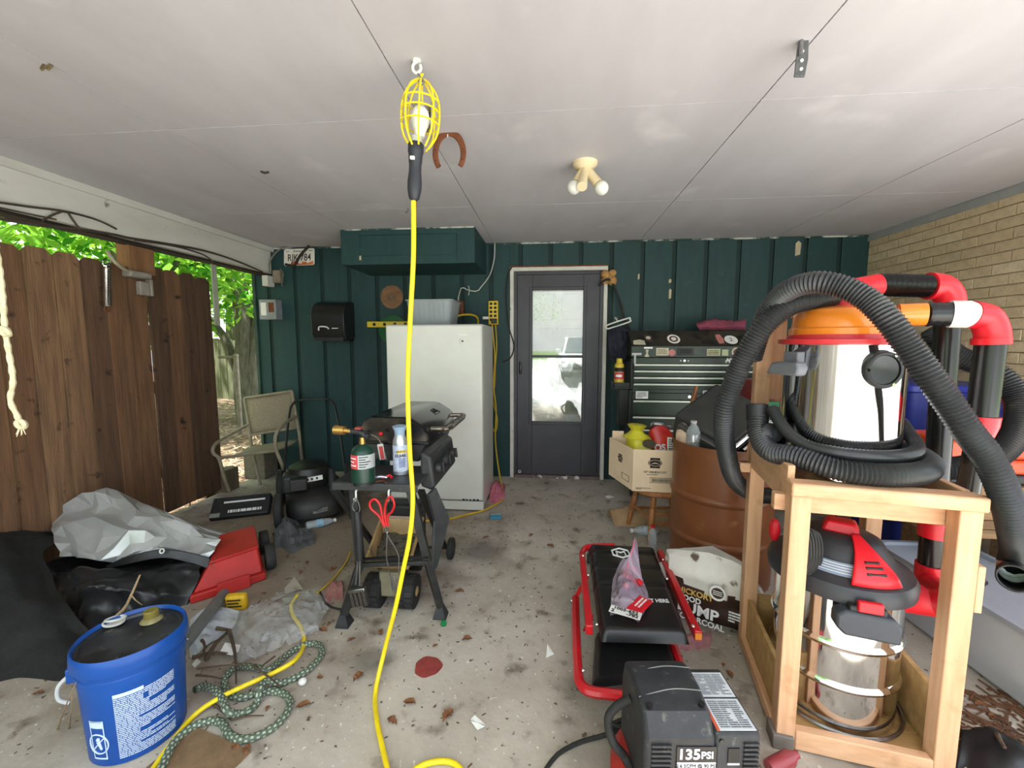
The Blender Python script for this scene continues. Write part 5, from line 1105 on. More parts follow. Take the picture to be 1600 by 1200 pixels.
for q_ in leafpx: near.setdefault(min(land, key=lambda n_: (land[n_][0] - q_[0]) ** 2 + (land[n_][1] - q_[1]) ** 2), []).append(q_)
nth = ['leftmost', 'second from the left', 'third from the left', 'fourth from the left', 'fifth from the left', 'sixth from the left', 'seventh from the left', 'eighth from the left']
for n_, qs in near.items():
    for i, (x, y) in enumerate(sorted(qs)):
        o = bpy.data.objects.new('dry_leaf', rl.choice(lms)); COL.objects.link(o); o.location = G(x, y, .001); o.rotation_euler = (0, 0, rl.uniform(0, 6.3)); s_ = rl.uniform(.3, .72); o.scale = (s_, s_, s_)
        tag(o, ('brown dry leaf on the floor near ' + n_) + ('' if len(qs) == 1 else ', ' + nth[i]), 'leaf', 'dry leaves scattered on the floor')
crumb = MB(); rc_ = random.Random(31)
for i in range(1100):
    x = rc_.uniform(-2.7, 2.6); y = rc_.uniform(1.0, 4.05); 
    if rc_.random() < .35: x = rc_.gauss(-1.2, .7); y = rc_.gauss(2.2, .7)
    if not (-2.85 < x < 2.7 and 1.0 < y < 4.05): continue
    L = rc_.uniform(.003, .018); a_ = rc_.uniform(0, PI); crumb.box((x, y, .0015), (L, rc_.uniform(.002, .005), .002), R=Matrix.Rotation(a_, 3, 'Z'))
o = tag(crumb.build('floor_debris', mt('debris', (112, 92, 72), .95, c2=(74, 58, 46), scale=6), smooth=None), 'tiny bark crumbs and twig bits strewn over the concrete', 'debris'); o['kind'] = 'stuff'
def scrap(name, label, pxs, mat, cat, z=.002, lift=.012, group=None):
    pts = [G(x, y, z) for x, y in pxs]; c = sum(pts, Vector()) / len(pts); mb = MB()
    for i, p in enumerate(pts): p.z += lift * (i % 2)
    c.z += lift * .6; n = len(pts); mb.add(pts + [c], [(i, (i + 1) % n, n) for i in range(n)]); return tag(mb.build(name, mat, solid=.0012, smooth=None), label, cat, group)
scrap('paper_scrap', 'white paper scrap on the bare concrete near the bottom edge', [(735, 1124), (742, 1122), (759, 1133), (757, 1140), (746, 1141), (736, 1132)], MT['white_paper'], 'paper')
scrap('paper_scrap', 'small white triangle of paper left of the creeper', [(853, 1028), (855, 1010), (866, 1022)], MT['white_paper'], 'paper')
scrap('paper_scrap', 'thin white paper sliver on the floor left of the cardboard box', [(945, 775), (952, 776), (961, 777), (957, 780), (949, 779)], MT['white_paper'], 'paper')
scrap('paper_scrap', 'grey paper corner poking out above the clear plastic bag', [(444, 920), (460, 904), (474, 921), (462, 926), (446, 928)], mt('grey_card', (176, 166, 150), .8), 'paper')
scrap('paper_scrap', 'white torn label among the twigs by the bucket', [(343, 1020), (352, 1008), (376, 1008), (373, 1022), (362, 1024)], MT['white_paper'], 'paper', z=.03)
scrap('paper_scrap', 'small oval white scrap next to the bucket rim', [(300, 1038), (308, 1033), (314, 1034), (312, 1041), (304, 1043)], MT['white_paper'], 'paper', z=.02)
c = G(473, 1070); tag(MB().sph(c + Vector((0, 0, .014)), (.016, .016, .013), 16, 10).build('white_ball', MT['white_plastic']), 'small white plastic ball beside the coiled hose', 'ball')
c = G(693, 976); tag(MB().lathe([(.013, 0), (.015, .003), (.014, .014), (.005, .016)], 14, T=T3(c, 20, 10, 0)).build('bottle_top', mt('cap_green', (10, 120, 66), .35)), 'small green bottle cap by the grill foot', 'cap')
dpts = []
for i in range(26): t = 2 * PI * i / 26; r_ = .056 * (1 + .05 * math.sin(3 * t + 1) + .03 * math.sin(7 * t)); dpts.append((r_ * math.cos(t), r_ * math.sin(t)))
tag(MB(Matrix.Translation(G(669, 1042))).prism(dpts, .0005, .003).build('red_disc', mt('dull_red', (150, 62, 56), .8, c2=(128, 50, 46), scale=30)), 'flat dull red disc on the open concrete floor', 'disc')
# crumpled grey plastic and bottle beyond the red cart
rows = [[G(425, 835), G(445, 815) , G(470, 815), G(490, 830)], [G(428, 845) + Vector((0, 0, .05)), G(446, 832) + Vector((0, 0, .11)), G(468, 835) + Vector((0, 0, .07)), G(492, 842) + Vector((0, 0, .03))], [G(430, 858), G(450, 866), G(470, 862), G(490, 852)]]
vv, ff = gridsheet(rows, 28, 22, .03, 11, 11)
tag(MB().add(vv, ff).build('grey_plastic', mt('grey_film', (96, 98, 100), .4, c2=(74, 76, 78), scale=8), solid=.003), 'crumpled grey plastic sheet between the red box and the mower', 'plastic')
clearp = mt('clear_pet', (214, 222, 226), .08, alpha=.35, c2=(200, 210, 216), spec=.8)
def bottle(name, label, a, b, r, capm, group=None, squash=1.0, band=None):
    a, b = Vector(a), Vector(b); d_ = b - a; L = d_.length; t = thing(name, label, 'bottle', (a + b) / 2 - Vector((0, 0, r)), group=group)
    M = frame(a, d_, Vector((0, 0, 1)).cross(d_)); M = Matrix.Translation(a) @ Vector((0, 0, 1)).rotation_difference(d_.normalized()).to_matrix().to_4x4()
    MB(M).lathe([(r * .7, 0), (r * .97, L * .03), (r, L * .1), (r * .94, L * .3), (r, L * .34), (r, L * .55), (r * .95, L * .68), (r * .7, L * .8), (r * .4, L * .88), (r * .38, L * .92)], 22).build('body', clearp, t)
    MB(M).lathe([(r * .45, L * .92), (r * .45, L), (.002, L)], 14).build('cap', capm, t)
    if band: MB(M).lathe([(r * 1.01, L * .34), (r * 1.01, L * .56)], 22, cap0=False, cap1=False).build('label_band', band, t)
    return t
bottle('plastic_bottle', 'crushed clear bottle with a pale blue label beside the mower', G(478, 822, .03), G(525, 812, .03), .03, MT['white_plastic'], band=mt('band_blue', (150, 190, 210), .5))
# ---- hose coil
hosep = [(230, 1230), (253, 1198), (272, 1160), (302, 1135), (331, 1126), (348, 1131), (357, 1146), (375, 1155), (399, 1151), (426, 1137), (446, 1117), (453, 1097), (444, 1084), (426, 1080), (402, 1083), (379, 1090), (362, 1086), (351, 1073), (353, 1057), (372, 1042), (400, 1043), (419, 1047), (445, 1026), (471, 1009), (494, 1006), (503, 1015), (498, 1029), (477, 1050), (441, 1067), (416, 1064), (405, 1080), (402, 1097), (389, 1110), (371, 1116), (355, 1111), (349, 1095), (336, 1078), (318, 1072), (304, 1078)]
hz = []
for i, (x, y) in enumerate(hosep): hz.append(G(x, y, .014 + (.028 if i in (20, 21, 29, 30, 34, 35, 36) else 0)))
s_ = spline(hz, .008); mb = MB(); mb.tube(s_, [.0125 + .0006 * (i % 2) for i in range(len(s_))], 12)
nr = len(s_)
for i in range(nr - 1):
    for k in range(12):
        if (k + i // 2) % 2 == 0 and i % 2 == 0: mb.m[i * 12 + k] = 1
hs2 = mt('hose_green', (88, 100, 84), .6, c2=(70, 82, 68), scale=40)
tag(mb.build('garden_hose', [hs2, mt('hose_pale', (176, 188, 168), .6)]), 'patterned grey-green garden hose coiled beside the bucket', 'hose')
yc2 = [(215, 1240), (240, 1200), (270, 1158), (303, 1118), (340, 1092), (385, 1070), (430, 1050), (462, 1030), (475, 1005), (470, 980), (458, 962), (455, 945), (465, 930)]
cable('extension_cord', 'yellow extension cord running past the bucket and over the hose', [G(x, y, .012 + (.03 if 4 <= i <= 7 else 0)) for i, (x, y) in enumerate(yc2)], .0085, MT['yellow_cord'], 'cord', .02, 10)
cable('extension_cord', 'thin yellow cord lying behind the left grill leg', [G(496, 927, .006), G(520, 905, .006), G(540, 880, .006), G(548, 862, .006)], .005, ycord, 'cord')
cable('power_cable', 'thin black cord looping behind the left grill leg', [G(500, 925, .006), G(512, 945, .006), G(535, 952, .006), G(556, 945, .006)], .005, MT['rubber'], 'cord')
rows = [[G(508, 920), G(520, 905), G(534, 905)], [G(508, 935) + Vector((0, 0, .02)), G(520, 920) + Vector((0, 0, .03)), G(536, 920) + Vector((0, 0, .02))], [G(506, 945), G(520, 940), G(536, 938)]]
vv, ff = gridsheet(rows, 16, 14, .012, 18, 13); tag(MB().add(vv, ff).build('pink_scrap', mt('pink_old', (172, 120, 112), .9, c2=(140, 92, 86)), solid=.003), 'faded pink cloth scrap behind the left grill leg', 'cloth')
# clear plastic bag
film_ = mt('clear_film', (214, 218, 220), .06, alpha=.3, c2=(190, 194, 196), spec=1.0)
rows = [[G(405, 945), G(430, 930), G(470, 922), G(508, 938)], [G(375, 965) + Vector((0, 0, .02)), G(425, 962) + Vector((0, 0, .06)), G(470, 960) + Vector((0, 0, .06)), G(512, 962) + Vector((0, 0, .02))], [G(355, 1000) + Vector((0, 0, .03)), G(410, 995) + Vector((0, 0, .07)), G(460, 990) + Vector((0, 0, .06)), G(500, 985) + Vector((0, 0, .02))], [G(365, 1035), G(395, 1035) + Vector((0, 0, .015)), G(440, 1015) + Vector((0, 0, .015)), G(478, 1000)]]
vv, ff = gridsheet(rows, 18, 14, .02, 6, 17); rj = random.Random(8)
vv = [q + Vector((rj.uniform(-1, 1), rj.uniform(-1, 1), rj.uniform(-.3, 1.4))) * .014 for q in vv]; ff = [t for f_ in ff for t in ((f_[0], f_[1], f_[2]), (f_[0], f_[2], f_[3]))]
tag(MB().add(vv, ff).build('clear_bag', film_, smooth=12), 'crinkled clear plastic bag lying over the hose', 'plastic bag')
rows = [[G(300, 985) + Vector((0, 0, .06)), G(330, 962) + Vector((0, 0, .05)), G(375, 962) + Vector((0, 0, .03))], [G(297, 1005) + Vector((0, 0, .05)), G(330, 985) + Vector((0, 0, .05)), G(368, 985) + Vector((0, 0, .03))], [G(298, 1030), G(325, 1012) + Vector((0, 0, .02)), G(345, 1002) + Vector((0, 0, .02))]]
vv, ff = gridsheet(rows, 30, 24, .02, 14, 19); tag(MB().add(vv, ff).build('white_bag', mt('white_film', (196, 200, 204), .4, c2=(170, 174, 180), scale=8), solid=.002), 'crumpled white plastic bag between the bucket and the grey pipe', 'plastic bag')
pa, pb = G(285, 1010, .12), G(350, 928, .05)
pp = thing('grey_pipe', 'length of grey plastic pipe leaning behind the bucket', 'pipe', pb)
MB().tube([pa, pb], .026, 20).build('pipe', mt('pipe_grey', (112, 114, 114), .45, c2=(96, 98, 98)), pp); MB().tube([pb - (pb - pa).normalized() * .0015, pb + (pb - pa).normalized() * .001], .021, 18).build('bore', mt('pipe_dark', (60, 62, 62), .7), pp)
c = G(364, 958); yb_ = thing('yellow_bottle', 'crushed yellow oil bottle in front of the red box', 'bottle', c)
My = T3(c + Vector((0, .03, .045)), 10, 0, 12); MB(My).b2((-.048, -.02, -.045), (.048, .02, .04)).build('body', mt('oil_yellow', (214, 172, 36), .45, c2=(188, 142, 26), scale=20), yb_, bev=.012)
for i in range(3): MB(My).b2((-.035, -.0212, -.02 + i * .018), (.03 - .012 * (i % 2), -.02, -.012 + i * .018)).build('print', dkwood, yb_)
# brown board under the hose, bottom left
tag(MB(T3(G(300, 1200), 0, 0, -14)).b2((-.13, -.12, .001), (.13, .1, .008)).build('brown_board', mt('muddy_board', (136, 110, 82), .9, c2=(104, 80, 56), scale=9, bump=.3)), 'muddy brown board on the floor beside the bucket', 'board')
# twigs by the hose
bk2 = mt('bark_twig', (92, 76, 60), .95, c2=(66, 54, 44), scale=30, bump=.4)
tw = [((338, 982), (362, 985), .010, .05, 'short thick broken stick beside the clear bag'), ((322, 1030), (358, 985), .011, .06, 'thick mossy stick leaning toward the white bag'), ((358, 985), (369, 1068), .009, .05, 'straight stick standing between bag and hose'), ((300, 1028), (362, 1022), .009, .045, 'bark-covered stick lying across the hose coil'), ((308, 1045), (398, 1041), .004, .06, 'long thin twig lying level over the hose'), ((395, 1040), (440, 1074), .005, .06, 'thin twig pointing at the white ball'), ((306, 1055), (350, 1062), .005, .04, 'thin twig beside the bucket'), ((330, 1098), (362, 1125), .006, .02, 'brown twig under the yellow cord'), ((362, 1125), (412, 1118), .004, .015, 'thin forked twig inside the hose loop'), ((315, 1000), (318, 1020), .007, .05, 'stubby upright stick by the white bag'), ((430, 1025), (400, 1048), .004, .04, 'fine twig below the clear bag')]
for a_, b_, r_, z_, lb in tw:
    p0, p1 = G(*a_, z_), G(*b_, max(.008, z_ - .02)); m_ = (p0 + p1) / 2 + Vector((random.uniform(-.01, .01), random.uniform(-.01, .01), .006)); twig_obj(lb, [([p0, m_, p1], r_)], bk2, 'twigs beside the bucket')
# ================================================================== right side
def ribbed(path, r, pitch=.011, n=14, amp=.075):
    s_ = spline(path, pitch / 2); return s_, [r * (1 + (amp if i % 2 else -amp)) for i in range(len(s_))], n
hosem = mt('hose_black', (42, 43, 45), .36, c2=(54, 54, 55), scale=12, dirt=(90, 86, 80), dscale=14, dlo=.64, dhi=.82)
def hose(name, label, path, r, cuffs=()):
    t = thing(name, label, 'hose', sum((Vector(q) for q in path), Vector()) / len(path)); s_, rr, n = ribbed(path, r); MB().tube(s_, rr, n).build('hose', hosem, t, smooth=60)
    for a, b, cr in cuffs: MB().tube([a, b], cr, 20).build('cuff', MT['black_plastic'], t, bev=.003)
    return t
# ---- tool chest
ty = 3.60; tx0, tx1 = P(985, 600, ty).x, P(985, 600, ty).x + 1.04
tcst = thing('tool_chest', 'dark green steel tool chest with silver drawer pulls and stickers', 'tool chest', ((tx0 + tx1) / 2, ty + .22, 0))
tgreen = mt('chest_green', (44, 62, 46), .35, c2=(34, 48, 38), scale=4, dirt=(26, 30, 26), dscale=6, dlo=.5, dhi=.7); tblk = mt('chest_black', (22, 24, 24), .35, c2=(30, 32, 30), scale=5)
zz = lambda y: P(1050, y, ty).z
MB().b2((tx0, ty + .01, zz(609)), (tx1, D - .03, zz(559))).build('upper_case', tblk, tcst, bev=.004)
MB().b2((tx0 - .005, ty + .01, .09), (tx1 + .005, D - .03, zz(610))).build('lower_case', tblk, tcst, bev=.004)
lidz = zz(541)
backz = lidz + .13
lm = mt('chest_lid', (56, 52, 42), .5, c2=(40, 38, 32), scale=3, lo=.4, hi=.6, dirt=(24, 22, 20), dscale=9, dlo=.5, dhi=.58)
lidp = [(ty + .004, zz(558)), (ty + .004, lidz), (ty + .16, backz), (D - .03, backz), (D - .03, zz(558))]
MB().prism(lidp, tx0, tx1, T=Mx).build('lid', [lm], tcst, bev=.004)
lf_ = MB().b2((tx0, ty - .004, zz(558)), (tx1, ty + .004, lidz)).build('lid_front', tgreen, tcst, bev=.002)
MB().b2((tx0 + .37, ty - .008, zz(555)), (tx0 + .5, ty - .003, zz(544))).build('handle_plate', MT['black_plastic'], lf_, bev=.003)
MB().b2((tx0 + .39, ty - .0095, zz(552)), (tx0 + .48, ty - .007, zz(546))).build('grip_recess', MT['black_print'], lf_)
MB().b2((tx0 + .01, ty - .003, zz(568.5)), (tx1 - .01, ty + .012, zz(559))).build('lock_rail', tgreen, tcst, bev=.002)
for dx_ in (.40, .43, .46): MB().cyl((tx0 + dx_, ty - .003, zz(563.5)), (tx0 + dx_, ty - .007, zz(563.5)), .009 if dx_ == .43 else .005, n=16).build('lock', MT['chrome'] if dx_ == .43 else MT['steel'], tcst)
pull = mt('pull_silver', (216, 222, 208), .3, .3, c2=(200, 208, 194))
def drawer(y0, y1, ph):
    d_ = MB().b2((tx0 + .022, ty - .004, zz(y1)), (tx1 - .022, ty + .014, zz(y0))).build('drawer', tgreen, tcst, bev=.003)
    MB().b2((tx0 + .026, ty - .016, zz(y0 + ph)), (tx1 - .026, ty - .003, zz(y0))).build('pull', pull, d_, bev=.003)
for i in range(4): drawer(569 + i * 10.2, 578 + i * 10.2, 2.8)
MB().b2((tx0 + .018, ty - .006, zz(614)), (tx1 - .018, ty + .012, zz(608.5))).build('case_rail', tgreen, tcst, bev=.002)
for y0, y1 in ((626, 649), (651.5, 669.5), (671.5, 689), (691, 714), (716, 731)): drawer(y0, y1, 2.8)
MB().b2((tx0 + .022, ty - .004, zz(625)), (tx1 - .022, ty + .012, zz(614.5))).build('cabinet_rail', tgreen, tcst, bev=.003)
MB().cyl((tx0 + .48, ty - .004, zz(619.5)), (tx0 + .48, ty - .009, zz(619.5)), .011, n=16).build('lock', MT['chrome'], tcst)
for x, y in ((tx0 + .05, ty + .06), (tx1 - .05, ty + .06), (tx0 + .05, D - .1), (tx1 - .05, D - .1)): wheel(Matrix.Translation((x, y, .045)) @ RX, .045, .03, 'caster', tcst, MT['black_plastic'])
Mtx = lambda x, y: frame((P(x, y, ty - .005).x, ty - .0055, P(x, y, ty).z), (1, 0, 0), (0, 0, 1))
text('HUSKY', .052, Mtx(1150, 563.5) , MT['white_print'], tcst, bold=.002, shear=.25)
MB(Mtx(1136, 563.5)).prism([(-.02, -.008), (.02, -.004), (.012, .006), (.02, .018), (-.002, .008)], 0, .001).build('logo_mark', MT['white_print'], tcst)
def sticker(M, poly, mat, par=tcst): return MB(M).prism(poly, 0, .0008).build('sticker', mat, par)
def rectp(w, h): return [(-w / 2, -h / 2), (w / 2, -h / 2), (w / 2, h / 2), (-w / 2, h / 2)]
def disc(rx, ry, n=24): return [(rx * math.cos(2 * PI * i / n), ry * math.sin(2 * PI * i / n)) for i in range(n)]
cream_s = mt('sticker_cream', (206, 200, 176), .6); pink_s = mt('sticker_pink', (206, 130, 124), .6); lime_s = mt('sticker_lime', (196, 204, 160), .6); wht_s = MT['white_print']; brn_s = mt('sticker_brown', (110, 70, 60), .6)
sticker(Mtx(1035, 549.5), rectp(.10, .062), cream_s); print_lines(Mtx(1035, 549.5) @ Matrix.Translation((0, 0, .0009)), .085, .045, 4, brn_s, tcst, seed=2)
sticker(Mtx(1050, 551), disc(.028, .028), pink_s); sticker(Mtx(1115, 550.5), rectp(.105, .055), lime_s); print_lines(Mtx(1115, 550.5) @ Matrix.Translation((0, 0, .0009)), .09, .04, 3, brn_s, tcst, seed=3)
sticker(Mtx(1133, 551), rectp(.05, .05), lime_s); sticker(Mtx(1011, 552), [(-.02, -.03), (.02, -.03), (.006, .0), (.012, .03), (-.012, .03), (-.006, 0)], cream_s); sticker(Mtx(1013, 543.5), rectp(.07, .014), wht_s); sticker(Mtx(1150, 550), disc(.034, .036), cream_s); sticker(Mtx(1150, 550) @ Matrix.Translation((0, 0, .0008)), disc(.022, .024), brn_s)
sticker(Mtx(1003, 617), rectp(.10, .062), wht_s); print_lines(Mtx(1003, 617) @ Matrix.Translation((0, 0, .0009)), .088, .05, 5, MT['black_print'], tcst, seed=4)
sticker(Mtx(1108, 615), rectp(.10, .05), wht_s); print_lines(Mtx(1108, 615) @ Matrix.Translation((0, 0, .0009)), .088, .04, 4, MT['black_print'], tcst, seed=5)
# stickers on the sloping lid
sl_d = Vector((0, .156, backz - lidz)).normalized()
def Msl(x, f): return frame(Vector((P(x, 541, ty).x, ty + .004 + .156 * f, lidz + (backz - lidz) * f)) + Vector((0, -.001, .0012)), (1, 0, 0), sl_d)
sticker(Msl(1000, .25), [(-.05, -.03), (.05, -.035), (.045, .02), (.01, .035), (-.045, .02)], cream_s); sticker(Msl(1016, .5), rectp(.06, .08), mt('sticker_dark', (84, 66, 60), .6)); sticker(Msl(1016, .5) @ Matrix.Translation((0, .005, .0008)), disc(.02, .02), cream_s)
sticker(Msl(1056, .45), disc(.052, .058), wht_s); sticker(Msl(1056, .45) @ Matrix.Translation((0, 0, .0008)), disc(.036, .04), brn_s); sticker(Msl(1056, .45) @ Matrix.Translation((0, 0, .0016)), disc(.02, .022), wht_s)
sticker(Msl(1130, .45), [(-.02, -.06), (.02, -.055), (.028, 0), (.012, .06), (-.025, .055), (-.03, .01)], pink_s); sticker(Msl(1147, .4), disc(.052, .055), wht_s); text('2', .06, Msl(1147, .4) @ Matrix.Translation((0, 0, .0012)), MT['black_print'], tcst)
# hinge clasp
c = P(996, 560, ty); MB().b2((c.x - .03, ty - .012, zz(569)), (c.x - .014, ty - .004, zz(553))).b2((c.x - .05, ty - .01, zz(555)), (c.x + .03, ty - .004, zz(551.5))).build('hasp', MT['steel'], tcst, bev=.001)
# side tray with spray can and dark gloves
sx = tx0 - .13
st_ = MB().b2((sx, ty + .02, zz(609)), (tx0 - .002, ty + .2, zz(606))).b2((sx, ty + .02, zz(606)), (tx0 - .002, ty + .028, zz(599))).b2((sx, ty + .02, zz(606)), (sx + .006, ty + .2, zz(599))).build('side_tray', tblk, tcst, bev=.002)
MB().b2((tx0 - .08, ty + .06, zz(668)), (tx0 - .002, ty + .2, zz(610))).build('side_bracket', tblk, tcst, bev=.004)
c = Vector((P(967, 600, ty + .1).x, ty + .1, zz(606) + .002)); yc_ = thing('yellow_spray_can', 'yellow aerosol can standing on the tool chest side tray', 'spray can', c)
Tc = Matrix.Translation(c); r_ = .042; fa = math.atan2(-c.y, -c.x)
MB(Tc).lathe([(r_ * .9, 0), (r_, .004), (r_, .175), (r_ * .85, .19), (r_ * .6, .2)], 28).build('can', mt('can_yellow', (216, 186, 62), .35, c2=(196, 164, 48)), yc_); MB(Tc).lathe([(r_ * .62, .2), (r_ * .62, .232), (r_ * .5, .238), (.003, .238)], 20).build('cap', mt('cap_yellow', (224, 200, 60), .4), yc_)
cyl_patch(Tc, r_ + .0008, fa - 1.2, fa + 1.2, .06, .12).build('red_label', MT['label_red'], yc_); cyl_patch(Tc, r_ + .0008, fa - 1.2, fa + 1.2, .125, .16).build('black_label', MT['black_print'], yc_); cyl_patch(Tc, r_ + .0014, fa - .7, fa + .6, .08, .1).build('print', MT['white_print'], yc_)
rows = [[P(951, 518, 3.9), P(962, 512, 3.9), P(976, 512, 3.9), P(987, 520, 3.88)], [P(950, 535, 3.84), P(962, 533, 3.78), P(974, 533, 3.78), P(986, 538, 3.82)], [P(952, 552, 3.84), P(962, 556, 3.8), P(974, 556, 3.8), P(984, 553, 3.84)], [P(953, 562, 3.87), P(962, 566, 3.85), P(972, 566, 3.85), P(982, 562, 3.87)]]
vv, ff = gridsheet(rows, 30, 24, .025, 12, 23); tag(MB().add(vv, ff).build('dark_jacket', mt('navy_cloth', (30, 32, 44), .8, c2=(46, 48, 66), scale=10), solid=.01), 'dark navy cloth hanging between the door and the tool chest', 'cloth')
hg = thing('clothes_hanger', 'white plastic hanger hung above the dark navy cloth', 'hanger', P(966, 508, 3.93)); yh = 3.93
MB().tube(spline([P(950, 514, yh), P(983, 503, yh), P(984, 499, yh), P(982, 497, yh), P(949, 508, yh), P(947, 512, yh), P(950, 514, yh)], .01), .007, 8).build('bar', MT['white_plastic'], hg); MB().tube(spline([P(966, 503, yh), P(964, 500, yh), P(962, 496, yh) + Vector((0, .05, 0)), P(965, 495, yh) + Vector((0, .12, 0)), P(969, 496, yh) + Vector((0, .165, 0))], .008), .005, 8).build('hook', MT['white_plastic'], hg)
# pink bundle on the lid
ty2 = 3.85; rows = [[P(1089, 507, ty2 + .08), P(1110, 503, ty2 + .1), P(1140, 503, ty2 + .1), P(1165, 503, ty2 + .1)], [P(1088, 504, ty2), P(1110, 499, ty2), P(1140, 501, ty2), P(1166, 499, ty2)], [P(1089, 509, ty2 - .05), P(1112, 510, ty2 - .06), P(1140, 510, ty2 - .06), P(1165, 510, ty2 - .05)], [Vector((P(x, 512, ty2).x, ty2 - .02, backz + .006)) for x in (1092, 1112, 1140, 1164)]]
vv, ff = gridsheet(rows, 30, 20, .012, 16, 29); tag(MB().add(vv, ff).build('pink_bundle', mt('rag_pink', (150, 70, 84), .9, c2=(110, 60, 84), scale=14), solid=.006), 'pink and blue rolled cloth lying on the tool chest lid', 'cloth')
# ---- stool with cardboard box
g0, g1 = G(1014, 852), G(981, 820); sz_ = .36
stl_ = thing('wooden_stool', 'turned-leg wooden stool under the cardboard box', 'stool', (g0 + g1) / 2 + Vector((.15, 0, 0)))
oak = mt('oak', (168, 112, 66), .45, c2=(140, 88, 48), stretch=(10, 10, 1), scale=3)
g2, g3 = g0 + Vector((.31, .02, 0)), g1 + Vector((.33, .03, 0)); legs = []
for g_ in (g0, g1, g2, g3):
    cen = (g0 + g1 + g2 + g3) / 4; top_ = cen + (g_ - cen) * .72; top_.z = sz_ - .03; d_ = top_ - g_; L = d_.length
    M = Matrix.Translation(g_) @ Vector((0, 0, 1)).rotation_difference(d_.normalized()).to_matrix().to_4x4()
    MB(M).lathe([(.013, 0), (.015, .05 * L), (.018, .3 * L), (.014, .32 * L), (.019, .345 * L), (.014, .37 * L), (.02, .42 * L), (.022, .7 * L), (.016, .73 * L), (.022, .76 * L), (.016, .79 * L), (.02, .82 * L), (.017, L)], 14).build('leg', oak, stl_); legs.append((g_, top_))
MB().prism([(cen.x + .2 * abs(math.cos(t)) ** .7 * math.copysign(1, math.cos(t)), cen.y + .19 * abs(math.sin(t)) ** .7 * math.copysign(1, math.sin(t))) for t in [2 * PI * i / 28 for i in range(28)]], sz_ - .03, sz_, T=None).build('seat', oak, stl_, bev=.008)
for (a, b, f) in ((0, 1, .5), (0, 2, .42), (1, 3, .42), (2, 3, .5), (0, 2, .62)): MB().cyl(legs[a][0].lerp(legs[a][1], f), legs[b][0].lerp(legs[b][1], f), .010, n=10).build('stretcher', oak, stl_)
# box: near-left bottom corner
k0 = G(988, 767, sz_ + .001); bl_ = G(951, 741, sz_ + .001); ux = Vector((1, -.06, 0)).normalized(); uy = (bl_ - k0); bd = uy.length; uy.normalize(); bw = .40; bh = P(988, 702, k0.y).z - k0.z
cb = thing('cardboard_box', 'open brown cardboard box with a dark oval logo on the stool', 'cardboard box', k0 + ux * bw / 2 + uy * bd / 2)
kr = mt('cardboard', (236, 211, 180), .85, c2=(224, 197, 164), scale=5); Mb_ = Matrix((ux, uy, Vector((0, 0, 1)))).transposed().to_4x4(); Mb_.translation = k0
for a, b, nm in (((0, 0, 0), (bw, .005, bh), 'front_wall'), ((0, bd - .005, 0), (bw, bd, bh), 'back_wall'), ((0, .005, 0), (.005, bd - .005, bh), 'side_wall'), ((bw - .005, .005, 0), (bw, bd - .005, bh), 'side_wall'), ((.005, .005, 0), (bw - .005, bd - .005, .005), 'bottom')): MB(Mb_).b2(a, b).build(nm, kr, cb, smooth=None)
MB(Mb_).b2((.02, bd - .005, bh), (.1, bd, bh + .05)).build('flap', kr, cb, smooth=None)
Mf = Mb_ @ frame((0, -.0008, 0), (1, 0, 0), (0, 0, 1)); ms_ = Mb_ @ frame((-.0008, 0, 0), (0, -1, 0), (0, 0, 1))
ink = mt('ink_brown', (46, 36, 30), .7)
def blogo(M, s):
    MB(M).prism([(-.05 * s, -.055 * s), (.05 * s, -.055 * s), (.05 * s, .055 * s), (-.05 * s, .055 * s)], 0, .0006).build('logo_block', ink, cb); MB(M).prism(disc(.072 * s, .04 * s), 0, .0009).build('logo_oval', ink, cb); MB(M @ Matrix.Translation((0, 0, .0009))).prism(disc(.064 * s, .034 * s), 0, .0004).build('logo_ring', kr, cb); MB(M @ Matrix.Translation((0, 0, .0013))).prism(disc(.059 * s, .03 * s), 0, .0004).build('logo_field', ink, cb)
    MB(M @ Matrix.Translation((0, 0, .0017))).prism([(-.045 * s, -.012 * s), (-.02 * s, .0), (0, .006 * s), (.02 * s, 0), (.045 * s, -.012 * s), (.0, -.004 * s)], 0, .0004).build('logo_hill', kr, cb)
fx_ = lambda x, y: Mf @ Matrix.Translation((x, y, 0))
xo = (1023 - 988) / 300 * 1.25; lx = P(1023, 725, k0.y).x - k0.x; lz = P(1023, 723, k0.y).z - k0.z
blogo(fx_(lx, lz), .62 * 1.0)
text('1/2" CRINKLE CUT', .018, fx_(lx, lz - .062), ink, cb, bold=.0004); print_lines(fx_(lx, lz - .078) @ Matrix.Translation((0, 0, .0004)), .1, .008, 1, ink, cb, seed=6)
MB(fx_(lx + .03, lz - .115)).tube([(-.06, -.016, 0), (.1, -.016, 0), (.1, .016, 0), (-.06, .016, 0)], .0018, 5, closed=True).build('bar_code_frame', ink, cb)
bc_ = MB(fx_(lx + .03, lz - .115)); rb_ = random.Random(3); x = -.05
while x < .09: w_ = rb_.choice((.0015, .003, .004)); bc_.b2((x, -.011, 0), (x + w_, .010, .0006)); x += w_ + rb_.choice((.002, .003))
bc_.build('bar_code', ink, cb, smooth=None)['kind'] = 'stuff'
print_lines(fx_(.07, .02) @ Matrix.Translation((0, 0, .0004)), .1, .014, 2, ink, cb, seed=7)
blogo(ms_ @ Matrix.Translation((-bd * .5, bh * .62, 0)), .5); MB(ms_ @ Matrix.Translation((-bd * .28, bh * .22, 0))).tube([(-.05, -.02, 0), (.05, -.02, 0), (.05, .02, 0), (-.05, .02, 0)], .0018, 5, closed=True).build('bar_code_frame', ink, cb)
